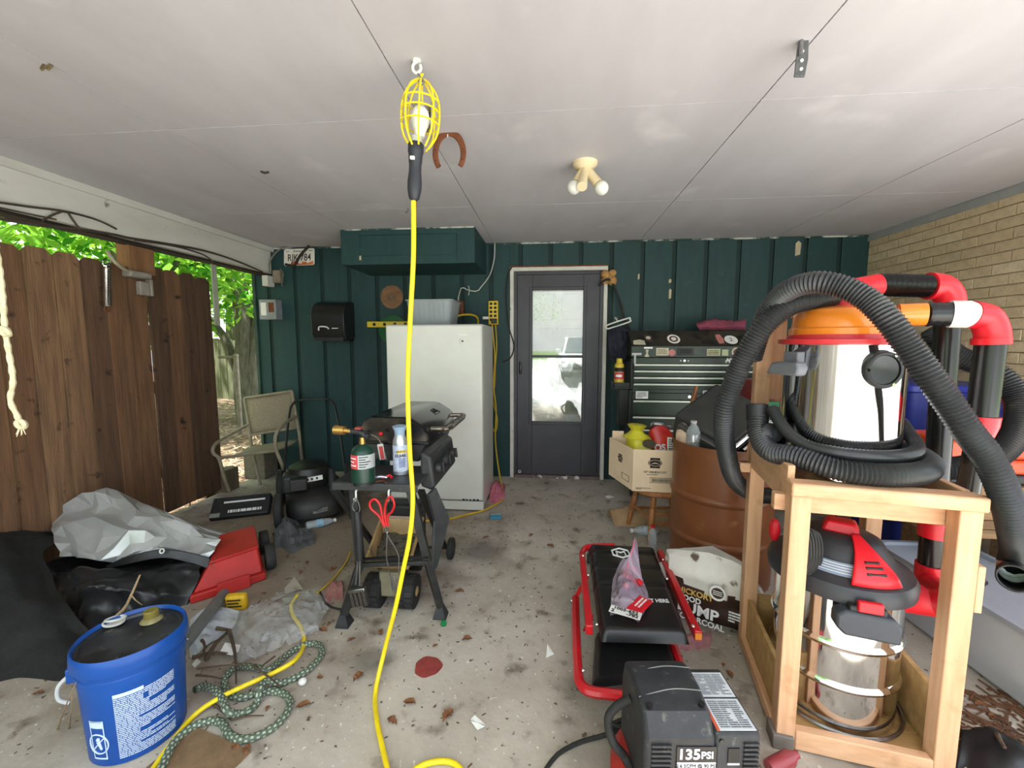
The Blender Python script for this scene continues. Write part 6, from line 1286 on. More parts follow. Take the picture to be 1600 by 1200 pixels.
# bags in the box
def pillow(name, label, M, w, h, d, mats, cat, crease=.01, seed=1, split=None):
    nu, nv = 28, 24; mb = MB(M); rings = []
    for j in range(nv + 1):
        t = j / nv; k = (math.sin(PI * min(max(t, .02), .98)) ** .45); ring = []
        for i in range(nu):
            a = 2 * PI * i / nu; x = w / 2 * math.copysign(abs(math.cos(a)) ** .55, math.cos(a)) * (.88 + .12 * k); y = d / 2 * math.copysign(abs(math.sin(a)) ** .7, math.sin(a)) * k; z = h * t * (1 - .15 * t * (2 * x / w) ** 2) + .03 * t * noise.noise(Vector((x * 9, y * 9, seed * 1.7)))
            q = Vector((x, y, z)); nn = noise.noise(q * 14 + Vector((seed * 9.1, 0, 0))); n2 = 1 - 2 * abs(noise.noise(q * 9 + Vector((seed * 3.7, 4, 0)))); s_ = crease * (nn + n2 * .8); ring.append(q + Vector((x, y * 1.6, 0)).normalized() * s_ if (abs(x) + abs(y)) > 1e-6 else q)
        rings.append(ring)
    mb.loft(rings)
    if split:
        for fi in range(nu * nv):
            j = fi // nu; i = fi % nu
            mb.m[fi] = split(i / nu, j / nv)
    return mb
ybg = mt('bag_yellow', (222, 216, 62), .35, c2=(196, 184, 40), scale=9, alpha=.92)
t = thing('yellow_bag', 'bright yellow plastic bag with black print in the cardboard box', 'plastic bag', Mb_ @ Vector((.12, .18, .05)))
pillow('', '', Mb_ @ Matrix.Translation((.1, .15, .02)), .12, bh + .07, .16, None, '', .02, 3).build('bag', ybg, t)
MB(Mb_ @ Matrix.Translation((.09, .15, bh + .05))).lathe([(.09, 0), (.05, .03), (.035, .05), (.06, .085), (.05, .09)], 12).build('knot', ybg, t)
MB(Mb_ @ frame((.12, .045, bh + .03), (1, .1, 0), (0, .3, 1))).prism(disc(.045, .03), 0, .002).build('print_patch', mt('bag_print', (66, 56, 30), .5), t)
rb2 = mt('chips_red', (190, 40, 36), .3, c2=(206, 84, 44), scale=8, lo=.5, hi=.8)
t = thing('chip_bag', 'red chip bag with a white panel standing in the cardboard box', 'chip bag', Mb_ @ Vector((.3, .16, .05)))
Mch = Mb_ @ T3((.245, .13, .03), -6, 3, 4)
pillow('', '', Mch, .155, bh + .1, .09, None, '', .008, 5).build('bag', rb2, t)
MB(Mch).sheet(lambda u, v: (-.072 + .144 * u, .008 * math.sin(9 * u), bh + .09 + .03 * v + .008 * math.sin(5 * u)), 14, 2).build('torn_top', mt('foil', (150, 146, 150), .25, .6), t, solid=.001)
MB(Mch @ frame((.035, -.052, bh * .85), (1, .0, 0), (0, 0, 1))).b2((-.026, -.085, 0), (.04, .075, .0015)).build('white_panel', MT['white_paper'], t); print_lines(Mch @ frame((.042, -.0545, bh * .85), (1, 0, 0), (0, 0, 1)), .05, .13, 9, MT['black_print'], t, seed=12)
text('OS', .06, Mch @ frame((-.04, -.054, bh * .85), (1, 0, .1), (0, 0, 1)), MT['white_print'], t, bold=.002)
# paper bag and bottles under the stool
c = G(968, 818); rows = [[c + Vector((-.08, .12, 0)), c + Vector((.15, .14, 0)), c + Vector((.42, .1, 0))], [c + Vector((-.07, .05, .09)), c + Vector((.15, .06, .12)), c + Vector((.42, .04, .1))], [c + Vector((-.05, -.03, .02)), c + Vector((.15, -.03, .03)), c + Vector((.42, -.04, .02))], [c + Vector((-.04, -.04, 0)), c + Vector((.15, -.05, 0)), c + Vector((.42, -.06, 0))]]
vv, ff = gridsheet(rows, 30, 22, .02, 10, 31); tag(MB().add(vv, ff).build('paper_bag', mt('kraft', (170, 140, 104), .9, c2=(148, 118, 84), scale=8), solid=.003), 'crumpled brown paper bag under the wooden stool', 'paper bag')
bottle('plastic_bottle', 'clear water bottle lying on its side by the stool leg', G(1030, 831, .034) + Vector((0, .02, 0)), G(985, 829, .034), .034, MT['white_plastic'], band=mt('band_white', (206, 216, 226), .5))
c = G(1019, 858); b_ = bottle('red_cap_bottle', 'small upright bottle with a red cap behind the creeper', c, c + Vector((0, 0, .16)), .03, MT['red_plastic'])
# ---- brown barrel
bx = Vector((P(1050, 760, 2.47).x + .275, 2.47, 0)); brl = thing('steel_drum', 'brown painted steel drum used as a bin', 'barrel', bx)
brn = mt('drum_brown', (128, 76, 44), .35, c2=(110, 64, 36), scale=4, dirt=(150, 104, 66), dscale=10, dlo=.66, dhi=.78); BR, BHt = .268, .785
MB(Matrix.Translation(bx)).lathe([(BR - .02, 0), (BR - .004, .0), (BR, .012), (BR, .235), (BR + .008, .245), (BR + .012, .258), (BR + .008, .271), (BR, .28), (BR, .475), (BR + .008, .485), (BR + .012, .498), (BR + .008, .511), (BR, .52), (BR, BHt - .01), (BR + .007, BHt - .008), (BR + .007, BHt), (BR - .006, BHt), (BR - .01, BHt - .03), (BR - .012, .3)], 56, cap1=False).build('drum', brn, brl)
MB(Matrix.Translation(bx)).lathe([(BR - .012, .5), (.01, .52)], 32, cap0=False).build('rubbish', mt('rubbish', (60, 54, 48), .9, c2=(30, 28, 26), scale=12, bump=.6), brl)
# countertop oven lying in the drum
ov = thing('toaster_oven', 'black and chrome countertop oven tipped into the brown drum', 'oven', bx + Vector((-.02, -.02, .55)))
Mo_ = T3(bx + Vector((.02, .06, .83)), 24, -24, 34)
MB(Mo_).b2((-.2, -.15, -.12), (.2, .2, .13)).build('body', mt('oven_black', (44, 45, 44), .5, c2=(60, 60, 57), scale=6), ov, bev=.018)
MB(Mo_).b2((-.205, -.175, -.125), (.205, -.15, .135)).build('front_frame', MT['chrome'], ov, bev=.012); MB(Mo_).b2((-.18, -.18, -.1), (.1, -.174, .11)).build('glass_door', MT['black_gloss'], ov, bev=.004)
for z in (.07, 0, -.07): MB(Mo_).cyl((.15, -.176, z), (.15, -.205, z), .022, .019, 18).build('knob', MT['white_plastic'], ov)
MB(Mo_).cyl((-.17, -.2, .115), (.09, -.2, .115), .008, n=10).build('door_handle', MT['chrome'], ov)
MB(Mo_).b2((-.235, -.12, -.1), (-.2, .15, .1)).build('side_panel', mt('panel_grey', (88, 88, 86), .4, .4), ov, bev=.006)
c = P(1083, 688, 2.38)
bottle('plastic_bottle', 'crumpled clear bottle sticking out of the brown drum', c + Vector((0, 0, -.06)), c + Vector((.0, .0, .11)), .036, mt('cap_clear', (190, 190, 190), .3), band=mt('band_silver', (178, 180, 184), .25, .5))
rows = [[P(1058, 700, 2.46), P(1068, 700, 2.42), P(1080, 702, 2.4)], [P(1057, 680, 2.48), P(1066, 676, 2.44), P(1078, 682, 2.42)], [P(1062, 670, 2.5), P(1068, 658, 2.48), P(1076, 666, 2.46)]]
vv, ff = gridsheet(rows, 18, 18, .012, 16, 37); tag(MB().add(vv, ff).build('food_wrapper', mt('wrapper', (206, 186, 160), .6, c2=(170, 110, 100), scale=16), solid=.003), 'torn cream and red food wrapper at the rim of the drum', 'wrapper')
c = P(1086, 610, 2.85); tag(MB().tube(spline([P(1084, 622, 2.83), P(1085, 610, 2.85), P(1088, 603, 2.86)], .01), [.016, .018, .02, .02] + [.018] * 30, 10).build('brown_bottle_neck', mt('amber', (140, 84, 44), .3)) if False else MB().tube([P(1083, 668, 2.66), P(1083, 640, 2.66), P(1084, 624, 2.66), P(1086, 613, 2.66), P(1088, 603, 2.66)], [.03, .028, .016, .011, .013], 12).build('brown_bottle', mt('amber', (140, 84, 44), .3)), 'brown bottle neck poking up behind the oven', 'bottle')
# ---- mechanic creeper with red frame
zc, zl = .20, .085
cr = thing('mechanic_creeper', 'black padded mechanic creeper with a red folding frame', 'creeper', G(990, 980))
vinyl = mt('vinyl', (22, 22, 23), .32, c2=(30, 30, 30), scale=8, bump=.04)
def pad(q, z0, th, name, seams=()):
    a, b, c, d_ = q; mb = MB()
    def fn(u, v):
        p = (a.lerp(b, u)).lerp(d_.lerp(c, u), v); e = min(u, 1 - u, v * 1.6, (1 - v) * 1.6); z = th * min(1, math.sqrt(max(e, 0) / .05)) if e < .05 else th
        for s_ in seams: z -= .008 * math.exp(-((v - s_) / .018) ** 2)
        return Vector((p.x, p.y, z0 + z))
    mb.sheet(fn, 30, 60); o = mb.build(name, vinyl, cr, smooth=60); MB().add([Vector((p.x, p.y, z0)) for p in q], [(3, 2, 1, 0)]).build('pad_board', MT['black_plastic'], o); return o
q = [G(939, 992, zc), G(1078, 996, zc), G(1023, 856, zc), G(918, 851, zc)]
up_ = pad(q, zc - .03, .045, 'upper_pad', (.45, .66, .86))
ql = [G(925, 1068, zl), G(1065, 1050, zl), G(1040, 985, zl), G(930, 990, zl)]
pad(ql, zl - .02, .035, 'lower_pad', (.85,))
red = MT['red_paint']
def rail(pts, nm, w=.034, h=.034):
    for i in range(len(pts) - 1): pass
    s_ = pts; mb = MB(); mb.tube(spline(pts, .02), w * .62, 4); return mb.build(nm, red, cr, smooth=20)
z2 = zc + .0
MB().bar(G(909, 866, z2), G(921, 985, z2), .028, .04).build('side_rail', red, cr, bev=.004); MB().bar(G(1031, 864, z2), G(1091, 994, z2), .028, .04).build('side_rail', red, cr, bev=.004)
MB().b2(G(1091, 994, z2) + Vector((-.012, -.004, -.012)), G(1091, 994, z2) + Vector((.012, .001, .012))).build('rail_plug', mt('amber_plug', (214, 130, 40), .5), cr); 
MB().tube(spline([G(909, 866, z2), G(913, 858, z2), G(924, 854, z2), G(960, 853, z2)], .01), .016, 8).build('head_rail', red, cr)
fr_pts = [G(899, 935, zl), G(900, 985, zl), G(903, 1050, zl), G(908, 1070, zl), G(922, 1080, zl), G(950, 1084, zl), G(985, 1086, zl), G(1040, 1075, zl), G(1062, 1060, zl), G(1064, 1045, zl), G(1050, 1005, zl)]
MB().tube(spline(fr_pts, .015), .019, 8).build('lower_frame', red, cr)
for a_, b_ in (((899, 935, zl), (918, 900, zc - .02)), ((914, 985, zl), (924, 962, zc - .02)), ((1048, 1012, zl), (1060, 975, zc - .02))): MB().bar(G(*a_), G(*b_), .02, .008).build('hinge_link', red, cr, bev=.001)
bolts = [(911, 868, zc + .022), (919, 898, zc + .022), (932, 975, zc + .022), (1036, 874, zc + .022), (1042, 904, zc + .022), (1083, 978, zc + .022), (911, 1047, zl + .02), (893, 938, zl)]
for b_ in bolts: MB().sph(G(*b_), (.008, .008, .006), 10, 6).build('bolt', MT['chrome'], cr)
for px_, py_ in ((905, 1075), (1062, 1055), (920, 880), (1035, 885)):
    c = G(px_, py_); wheel(Matrix.Translation(c + Vector((0, 0, .03))) @ RX, .03, .022, 'caster', cr, MT['black_plastic']); MB().cyl(c + Vector((0, 0, .03)), c + Vector((0, 0, zl)), .008, n=8).build('caster_stem', MT['black_metal'], cr)
du = (q[1] - q[0]).normalized(); dv_ = ((q[2] + q[3]) - (q[0] + q[1])).normalized()
Mcr = lambda x, y, lift=.017: frame(G(x, y, zc + lift), du, dv_)
text('RELEASE TO LIFT HERE', .034, Mcr(1000, 938), MT['white_print'], cr, sx=.72, bold=.0008)
Ml_ = Mcr(970, 864); hx_ = [(.05 * math.cos(PI / 6 + PI / 3 * i), .05 * math.sin(PI / 6 + PI / 3 * i), 0) for i in range(6)]
MB(Ml_).tube(hx_, .005, 4, closed=True).build('logo_hexagon', MT['white_print'], cr); MB(Ml_).tube([(-.022, -.02, 0), (-.022, .016, 0), (0, .004, 0), (.022, .016, 0), (.022, -.02, 0)], .0045, 4).build('logo_stroke', MT['white_print'], cr)
# clear bag of red parts on creeper
bg = thing('parts_bag', 'clear zip bag of red parts with a numbered white tag on the creeper', 'plastic bag', G(985, 955, zc + .02))
zp = zc + .018
tip = P(993, 841, G(985, 900, zp).y - .02)
rows = [[G(957, 905, zp), G(975, 890, zp) + Vector((0, 0, .06)), G(1005, 905, zp)], [G(953, 950, zp), G(980, 920, zp) + Vector((0, 0, .07)), G(1014, 938, zp)], [G(953, 962, zp), G(975, 965, zp) + Vector((0, 0, .02)), G(998, 972, zp)]]
zipf = mt('zip_film', (226, 206, 226), .1, alpha=.42, c2=(210, 186, 214), spec=1.0)
vv, ff = gridsheet(rows, 30, 26, .012, 16, 41); MB().add(vv, ff).build('bag', zipf, bg, smooth=20)
yb_ = tip.y; f0, f1 = P(966, 905, yb_ - .03), P(1003, 905, yb_ - .03)
MB().sheet(lambda u, v: (f0.lerp(f1, u)).lerp(tip + Vector((.006 * (u - .5), 0, 0)), v) + Vector((0, .012 * math.sin(7 * v + 5 * u), 0)), 12, 20).build('bag_flap', zipf, bg)
MB().tube(spline([P(975, 900, yb_ - .032), P(985, 870, yb_ - .02), P(992, 844, yb_ - .004)], .02), .003, 6).build('zip_strip', mt('zip_pink', (222, 96, 130), .4), bg)
for i, (x, y) in enumerate(((982, 900), (990, 890), (978, 915), (995, 910))): MB(T3(G(x, y, zp + .03), 20 * i, 30, 40 * i)).b2((-.03, -.012, -.01), (.03, .012, .01)).build('red_part', MT['red_plastic'], bg, bev=.003)
Mr = frame(G(1000, 945, zp + .022), G(1016, 928, zp) - G(985, 958, zp), dv_); MB(Mr).b2((-.06, -.03, -.006), (.055, .03, .006)).build('red_box', MT['red_plastic'], bg, bev=.003); print_lines(Mr @ Matrix.Translation((.01, 0, .0062)), .08, .03, 2, MT['white_print'], bg, seed=9)
Mn = frame(G(977, 957, zp + .03), G(998, 963, zp) - G(956, 951, zp), dv_); MB(Mn).b2((-.062, -.024, 0), (.062, .024, .002)).build('number_tag', MT['white_paper'], bg)
text('1005-652', .026, Mn @ Matrix.Translation((0, .010, .003)), MT['black_print'], bg, bold=.0006); text('2', .026, Mn @ Matrix.Translation((-.048, -.012, .003)), MT['black_print'], bg, bold=.0006); text('-782', .026, Mn @ Matrix.Translation((.03, -.012, .003)), MT['black_print'], bg, bold=.0006)
# ---- charcoal bag
k = G(1105, 985); cbg = thing('charcoal_bag', 'white and brown paper bag of lump charcoal slumped beside the cart', 'charcoal bag', k)
Mcb = T3(k + Vector((.03, .1, 0)), -6, 0, -30)
chw, chb = mt('bag_white', (222, 218, 210), .6, c2=(196, 188, 178), scale=6, dirt=(96, 78, 66), dscale=11, dlo=.62, dhi=.68), mt('bag_brown', (66, 44, 34), .55, c2=(52, 34, 26), scale=8)
def spl(u, v): return 1 if v < .50 + .04 * math.sin(u * 31) + .03 * math.sin(u * 57 + 1) else 0
pillow('', '', Mcb, .40, .33, .17, None, '', .034, 8, spl).build('bag', [chw, chb], cbg, smooth=30)
Mt_f = lambda x, z, d=-.124: Mcb @ frame((x, d, z), (1, 0, 0), (0, .05, 1))
gold = mt('gold_text', (214, 176, 96), .5)
text('HICKORY', .036, Mt_f(-.035, .150), gold, cbg, bold=.001); text('WOOD', .034, Mt_f(-.065, .118), MT['white_print'], cbg, bold=.001); text('LUMP', .066, Mt_f(-.02, .075), MT['white_print'], cbg, bold=.002, sx=1.1); text('CHARCOAL', .036, Mt_f(.0, .03), MT['white_print'], cbg, bold=.001)
MB(Mt_f(.06, .185)).prism(disc(.034, .034), 0, .001).build('seal', MT['white_paper'], cbg); MB(Mt_f(.06, .185)).prism(disc(.026, .024), .001, .0015).build('seal_mark', chb, cbg)
for i in range(3): MB(Mt_f(.06, .185) @ Matrix.Translation((0, -.008 + .008 * i, .0016))).b2((-.02, -.0015, 0), (.02, .0015, .0004)).build('seal_line', MT['white_paper'], cbg)
print_lines(Mt_f(.135, .1), .05, .05, 4, MT['white_print'], cbg, seed=14)
rows = [[G(1050, 1000), G(1080, 985), G(1110, 985)], [G(1050, 1010) + Vector((0, 0, .012)), G(1080, 1000) + Vector((0, 0, .015)), G(1112, 1000) + Vector((0, 0, .012))], [G(1056, 1022), G(1080, 1018), G(1108, 1014)]]
vv, ff = gridsheet(rows, 18, 14, .008, 20, 43); tag(MB().add(vv, ff).build('pink_paper', mt('pink_dirty', (182, 132, 134), .9, c2=(150, 100, 104), scale=18), solid=.002), 'dirty pink paper on the floor below the charcoal bag', 'paper')
# ---- wooden cart
th_ = math.radians(-10.5); cu, cv = Vector((math.cos(th_), math.sin(th_), 0)), Vector((-math.sin(th_), math.cos(th_), 0))
FL = Vector((.755, 1.36, 0)); CW, CD = .478, .53
Mct = Matrix((cu, cv, Vector((0, 0, 1)))).transposed().to_4x4(); Mct.translation = FL
wc = thing('wooden_cart', 'homemade pine cart holding two shop vacuums', 'cart', FL + cu * CW / 2 + cv * CD / 2)
def pinem(nm, st): return mt(nm, (218, 174, 138), .62, c2=(190, 142, 104), stretch=st, scale=2.2, lo=.3, hi=.75, bump=.08, bscale=12, dirt=(150, 112, 70), dscale=7, dlo=.6, dhi=.78)
pz_, px__, py__ = pinem('pine_upright', (16, 16, 1.3)), pinem('pine_across', (1.3, 16, 16)), pinem('pine_along', (16, 1.3, 16))
ply = mt('plywood', (190, 152, 100), .75, c2=(160, 122, 76), stretch=(1.2, 10, 6), scale=3, dirt=(110, 84, 56), dscale=5, dlo=.56, dhi=.76); pw = .055
MB(Mct).b2((0, 0, .0), (pw, pw, .862)).build('post', pz_, wc, bev=.003); MB(Mct).b2((CW - pw, 0, .0), (CW, pw, .862)).build('post', pz_, wc, bev=.003)
MB(Mct).b2((0, CD - pw, .0), (pw, CD, 1.44)).build('post', pz_, wc, bev=.003); MB(Mct).b2((CW - pw, CD - pw, .0), (CW, CD, .862)).build('post', pz_, wc, bev=.003)
MB(Mct).b2((-.005, -.012, .862), (CW + .005, .05, .905)).build('top_rail', px__, wc, bev=.006); MB(Mct).b2((-.03, .06, .79), (CW + .0, .095, .845)).build('shelf_bearer', px__, wc, bev=.003)
MB(Mct).b2((0, .05, .815), (.022, CD + .0, .945)).build('side_board', py__, wc, bev=.003); MB(Mct).b2((CW - .022, .06, .815), (CW, CD, .905)).build('side_board', py__, wc, bev=.003)
MB(Mct).b2((.0, CD + .0, .80), (CW, CD + .022, .9)).build('back_board', px__, wc, bev=.003); MB(Mct).b2((.022, .05, .845), (CW - .022, CD, .86)).build('shelf', ply, wc, bev=.001)
MB(Mct).b2((-.04, CD - .05, .79), (CW + .03, CD - .012, .83)).build('shelf_bearer', px__, wc, bev=.003)
MB(Mct).b2((0, CD - pw, 1.44), (.24, CD - .01, 1.475)).build('high_rail', px__, wc, bev=.003); MB(Mct).b2((.06, CD + .0, 1.1), (.12, CD + .04, 1.55)).build('high_stub', pz_, wc, bev=.003)
MB(Mct).b2((-.05, CD - .035, .80), (.0, CD - .0, .83)).build('peg', px__, wc, bev=.003)
# lower tray
MB(Mct).b2((pw, -.002, .004), (CW - pw, .03, .072)).build('bottom_rail', px__, wc, bev=.004); MB(Mct).b2((-.004, pw, .02), (.018, CD - pw, .06)).build('bottom_side_rail', py__, wc, bev=.003); MB(Mct).b2((.018, pw, .03), (.034, CD - pw, .23)).build('tray_side', ply, wc, bev=.002); MB(Mct).b2((CW - .03, pw, .03), (CW - .012, CD - pw, .25)).build('tray_side', ply, wc, bev=.002); MB(Mct).b2((pw, CD - .03, .03), (CW - pw, CD - .012, .24)).build('tray_back', ply, wc, bev=.002); MB(Mct).b2((.034, .03, .035), (CW - .03, CD - .03, .05)).build('tray_floor', ply, wc, bev=.001)
MB(Mct).b2((CW, .0, .56), (CW + .018, .05, .70)).build('cleat', pz_, wc, bev=.002)
MB(Mct).b2((-.012, -.012, .0), (.05, .06, .05)).build('foot_cap', mt('foot_grey', (120, 112, 104), .7), wc, bev=.003)
# ---- upper shop vacuum
vc = Mct @ Vector((.215, .27, 0)); z0 = .861; VR = .176
chrome = MT['chrome']
v1 = thing('orange_shop_vacuum', 'chrome shop vacuum with an orange lid on the cart top shelf', 'vacuum', Vector((vc.x, vc.y, z0))); Tv = Matrix.Translation(Vector((vc.x, vc.y, z0)))
VH = P(1315, 537, vc.y - VR).z - z0
MB(Tv).lathe([(VR * .94, 0), (VR * .98, .004), (VR, .02), (VR, VH - .006), (VR + .004, VH)], 64).build('drum', chrome, v1)
red2 = mt('vac_red', (208, 56, 62), .35, c2=(194, 46, 52)); org = mt('vac_orange', (238, 140, 44), .25, c2=(226, 122, 34), scale=3, coat=.4)
MB(Tv).lathe([(VR + .004, VH - .004), (VR + .018, VH), (VR + .018, VH + .014), (VR - .006, VH + .016), (VR - .01, VH + .03), (VR - .03, VH + .034)], 56).build('rim', red2, v1)
MB(Tv).lathe([(VR - .012, VH + .03), (VR - .012, VH + .05), (VR - .02, VH + .055), (VR - .024, VH + .09), (VR - .04, VH + .115), (VR - .07, VH + .124), (.004, VH + .13)], 56).build('lid', org, v1)
fa = math.atan2(-vc.y, -vc.x)
c = Vector((vc.x, vc.y, z0)) + Vector((math.cos(fa + .62), math.sin(fa + .62), 0)) * (VR + .001); c.z = P(1378, 578, c.y).z
MI = frame(c, (-math.sin(fa + .62), math.cos(fa + .62), 0), (0, 0, 1))
inl = MB(MI).lathe([(.058, -.02), (.058, .006), (.054, .01), (.046, .01), (.045, .006)], 36, cap1=False).build('inlet_flange', MT['black_plastic'], v1); MB(MI).lathe([(.045, .007), (.044, .004), (.02, -.0), (.002, -.001)], 32, cap0=False).build('inlet_cap', MT['black_gloss'], inl)
for a in (60, 180, 300): MB(MI).cyl((.052 * math.cos(math.radians(a)), .052 * math.sin(math.radians(a)), .009), (.052 * math.cos(math.radians(a)), .052 * math.sin(math.radians(a)), .0125), .005, n=10).build('screw', MT['chrome'], inl)
# carry handle latch
a_ = fa - .75; c = Vector((vc.x, vc.y, 0)) + Vector((math.cos(a_), math.sin(a_), 0)) * (VR + .0); c.z = P(1228, 572, c.y).z
MH = frame(c, (-math.sin(a_), math.cos(a_), 0), (0, 0, 1)); gry = mt('latch_grey', (112, 114, 120), .5, c2=(98, 100, 106))
hd = MB(MH).prism([(-.075, -.03), (.06, -.03), (.07, -.005), (.06, .018), (.02, .012), (-.02, .016), (-.05, .012)], .02, .06).build('carry_handle', gry, v1, bev=.008); MB(MH).b2((-.03, .0, .0), (.03, .05, .03)).build('handle_bracket', gry, hd, bev=.004); MB(MH).b2((-.02, -.02, -.002), (.03, .0, .03)).build('handle_stem', gry, hd)
# ports and pipes of the upper vacuum
R3 = .04
pA = P(1320, 474, vc.y - .02); topc = Vector((vc.x, vc.y, z0 + VH + .13))
MB().tube(spline([topc + Vector((-.0, -.01, -.02)), topc + Vector((0, -.005, .012))], .01), [.055, .05] + [.05] * 10, 24).build('top_port', red2, v1) if False else MB().tube([topc + Vector((0, 0, -.012)), topc + Vector((0, 0, .02)), topc + Vector((.004, .01, .035))], [.058, .05, .046], 24).build('top_port', red2, v1)
yA = vc.y + .10; yB = vc.y - .10
p1, p2, p3, p4 = P(1338, 452, yA), P(1372, 445, yA), P(1452, 447, yA), P(1476, 452, yA)
dpa = thing('red_elbow_pipe', 'black duct with red elbows from the upper vacuum down to the lower one', 'pipe', P(1450, 900, yA))
MB().tube(spline([topc + Vector((.01, .02, .02)), topc + Vector((.02, .06, .05)), p1 + Vector((-.02, 0, -.005)), p1, p2], .012), .041, 20).build('elbow', MT['red_plastic'], dpa)
s_, rr, n = ribbed([p2 - Vector((.01, 0, 0)), p2.lerp(p3, .5), p3], .038, .016, 18, .09); MB().tube(s_, rr, n).build('flex_section', MT['black_gloss'], dpa, smooth=60)
xa = P(1484, 470, yA)
MB().tube(spline([p3 - Vector((.005, 0, 0)), p3 + Vector((.03, 0, 0)), xa + Vector((-.016, 0, .035)), xa + Vector((0, 0, 0)), xa + Vector((-.002, 0, -.06))], .01), .044, 22).build('elbow', MT['red_plastic'], dpa)
MB().cyl(p3 + Vector((-.004, 0, 0)), p3 + Vector((.012, 0, 0)), .048, n=22).build('collar', MT['red_plastic'], dpa)
aA, bA = P(1481, 500, yA), P(1452, 900, yA)
MB().tube([aA, bA], .037, 22).build('down_pipe', MT['black_gloss'], dpa); cA = aA.lerp(bA, (822 - 500) / 400)
dd = (bA - aA).normalized(); MB().tube([cA - dd * .03, cA + dd * .03], .043, 22).build('coupling', MT['red_plastic'], dpa)
v2c = Mct @ Vector((.235, .235, 0)); va2 = math.atan2(-v2c.y, -v2c.x) + 1.8; ve = Vector((math.cos(va2), math.sin(va2), 0)); vport = Vector((v2c.x + .24 * math.cos(va2), v2c.y + .24 * math.sin(va2), .476))
MB().tube(spline([aA.lerp(bA, .95), bA, bA + dd * .03, vport + ve * .06 + Vector((0, 0, .015)), vport + ve * .02, vport - ve * .03], .01), .044, 22).build('elbow', MT['red_plastic'], dpa)
MB().tube(spline([bA + dd * .04 + Vector((.03, 0, .0)), bA + dd * .035 + Vector((.1, 0, .01)), bA + dd * .02 + Vector((.17, 0, .03))], .02), .035, 18).build('branch_pipe', MT['black_gloss'], dpa)
dpb = thing('white_coupled_pipe', 'orange outlet pipe with a white coupling and red elbow beside the upper vacuum', 'pipe', P(1535, 690, yB))
q0 = Vector((vc.x + .14, vc.y - .04, z0 + VH + .07)); q1, q2, q3, q4 = P(1447, 491, yB + .03), P(1484, 491, yB + .02), P(1518, 491, yB), P(1528, 493, yB)
q0.z = q1.z
MB().tube([q0, q1], .037, 24).build('outlet_pipe', org, dpb)
s_, rr, n = ribbed([q1 - Vector((.005, 0, 0)), q1.lerp(q2, .5), q2], .038, .022, 20, .06); MB().tube(s_, rr, n).build('rubber_coupling', MT['black_gloss'], dpb, smooth=60)
MB().tube([q2 - Vector((.004, 0, 0)), q2, q3 - Vector((.01, 0, 0)), q3], [.038, .043, .043, .038], 24).build('white_coupling', MT['white_plastic'], dpb)
e0 = P(1549, 520, yB); MB().tube(spline([q3 - Vector((.004, 0, 0)), q4, P(1541, 498, yB), e0 + Vector((.002, 0, 0)), P(1548, 536, yB)], .01), .042, 24).build('elbow', MT['red_plastic'], dpb); MB().tube([P(1548.5, 528, yB), P(1548, 538, yB)], .046, 24).build('collar', MT['red_plastic'], dpb)
f0, f1 = P(1548, 536, yB), P(1533, 655, yB); MB().tube([f0, f1], .037, 24).build('down_pipe', MT['black_gloss'], dpb); MB().tube([f1 + Vector((0, 0, .01)), f1 + (f1 - f0).normalized() * .02, P(1527, 692, yB)], [.045, .043, .03], 24).build('reducer', MT['red_plastic'], dpb)
MB().tube([P(1527, 690, yB), P(1500, 830, yB + .05)], .03, 18).build('lower_pipe', MT['black_gloss'], dpb); MB().tube([P(1502, 812, yB + .05), P(1497, 850, yB + .05)], .036, 18).build('coupling', MT['red_plastic'], dpb)
# ---- hoses
HR = .036
hose('ribbed_hose', 'ribbed black hose arching from the drum up to the upper vacuum lid', [P(1225, 775, 2.06), P(1180, 772, 2.0), P(1150, 752, 1.9), P(1137, 715, 1.78), P(1131, 650, 1.68), P(1147, 594, 1.64), P(1172, 541, 1.6), P(1203, 500, 1.57), P(1241, 474, 1.56), P(1285, 466, 1.57), P(1308, 464, 1.585)], .035)
hose('ribbed_hose', 'ribbed black hose looping over the orange lid down to the right side of the cart', [P(1175, 560, 1.70), P(1192, 505, 1.64), P(1212, 470, 1.58), P(1241, 449, 1.5), P(1278, 441, 1.44), P(1318, 449, 1.4), P(1358, 470, 1.36), P(1391, 503, 1.32), P(1422, 545, 1.3), P(1453, 588, 1.28), P(1484, 632, 1.27), P(1512, 674, 1.26), P(1540, 710, 1.26), P(1562, 752, 1.26), P(1575, 790, 1.27), P(1584, 830, 1.29), P(1588, 862, 1.34), P(1582, 884, 1.41)], .0335)
def pol(a, r, z): return Vector((vc.x + r * math.cos(math.radians(a)), vc.y + r * math.sin(math.radians(a)), z))
c0, c1 = P(1183, 632, 1.66), P(1184, 652, 1.645)
hose('ribbed_hose', 'ribbed black hose coiled round the foot of the upper vacuum', [c1, P(1186, 680, 1.6), P(1203, 705, 1.53), pol(215, .245, .962), pol(240, .245, .945), pol(270, .245, .942), pol(300, .245, .944), pol(330, .242, .95), pol(0, .238, .955), pol(40, .236, .955), pol(90, .236, .955), pol(135, .236, .96), pol(165, .232, .985), pol(185, .225, 1.02)], .034, [(c0, c1 + Vector((0, 0, -.01)), .038)])
hose('thin_hose', 'slimmer black hose wrapped round the upper vacuum drum', [pol(175, .215, 1.1), pol(195, .212, 1.04), pol(215, .21, 1.0), pol(240, .208, .99), pol(270, .207, .988), pol(300, .208, .99), pol(330, .212, 1.0), pol(355, .22, 1.03), pol(10, .25, 1.05)], .02)
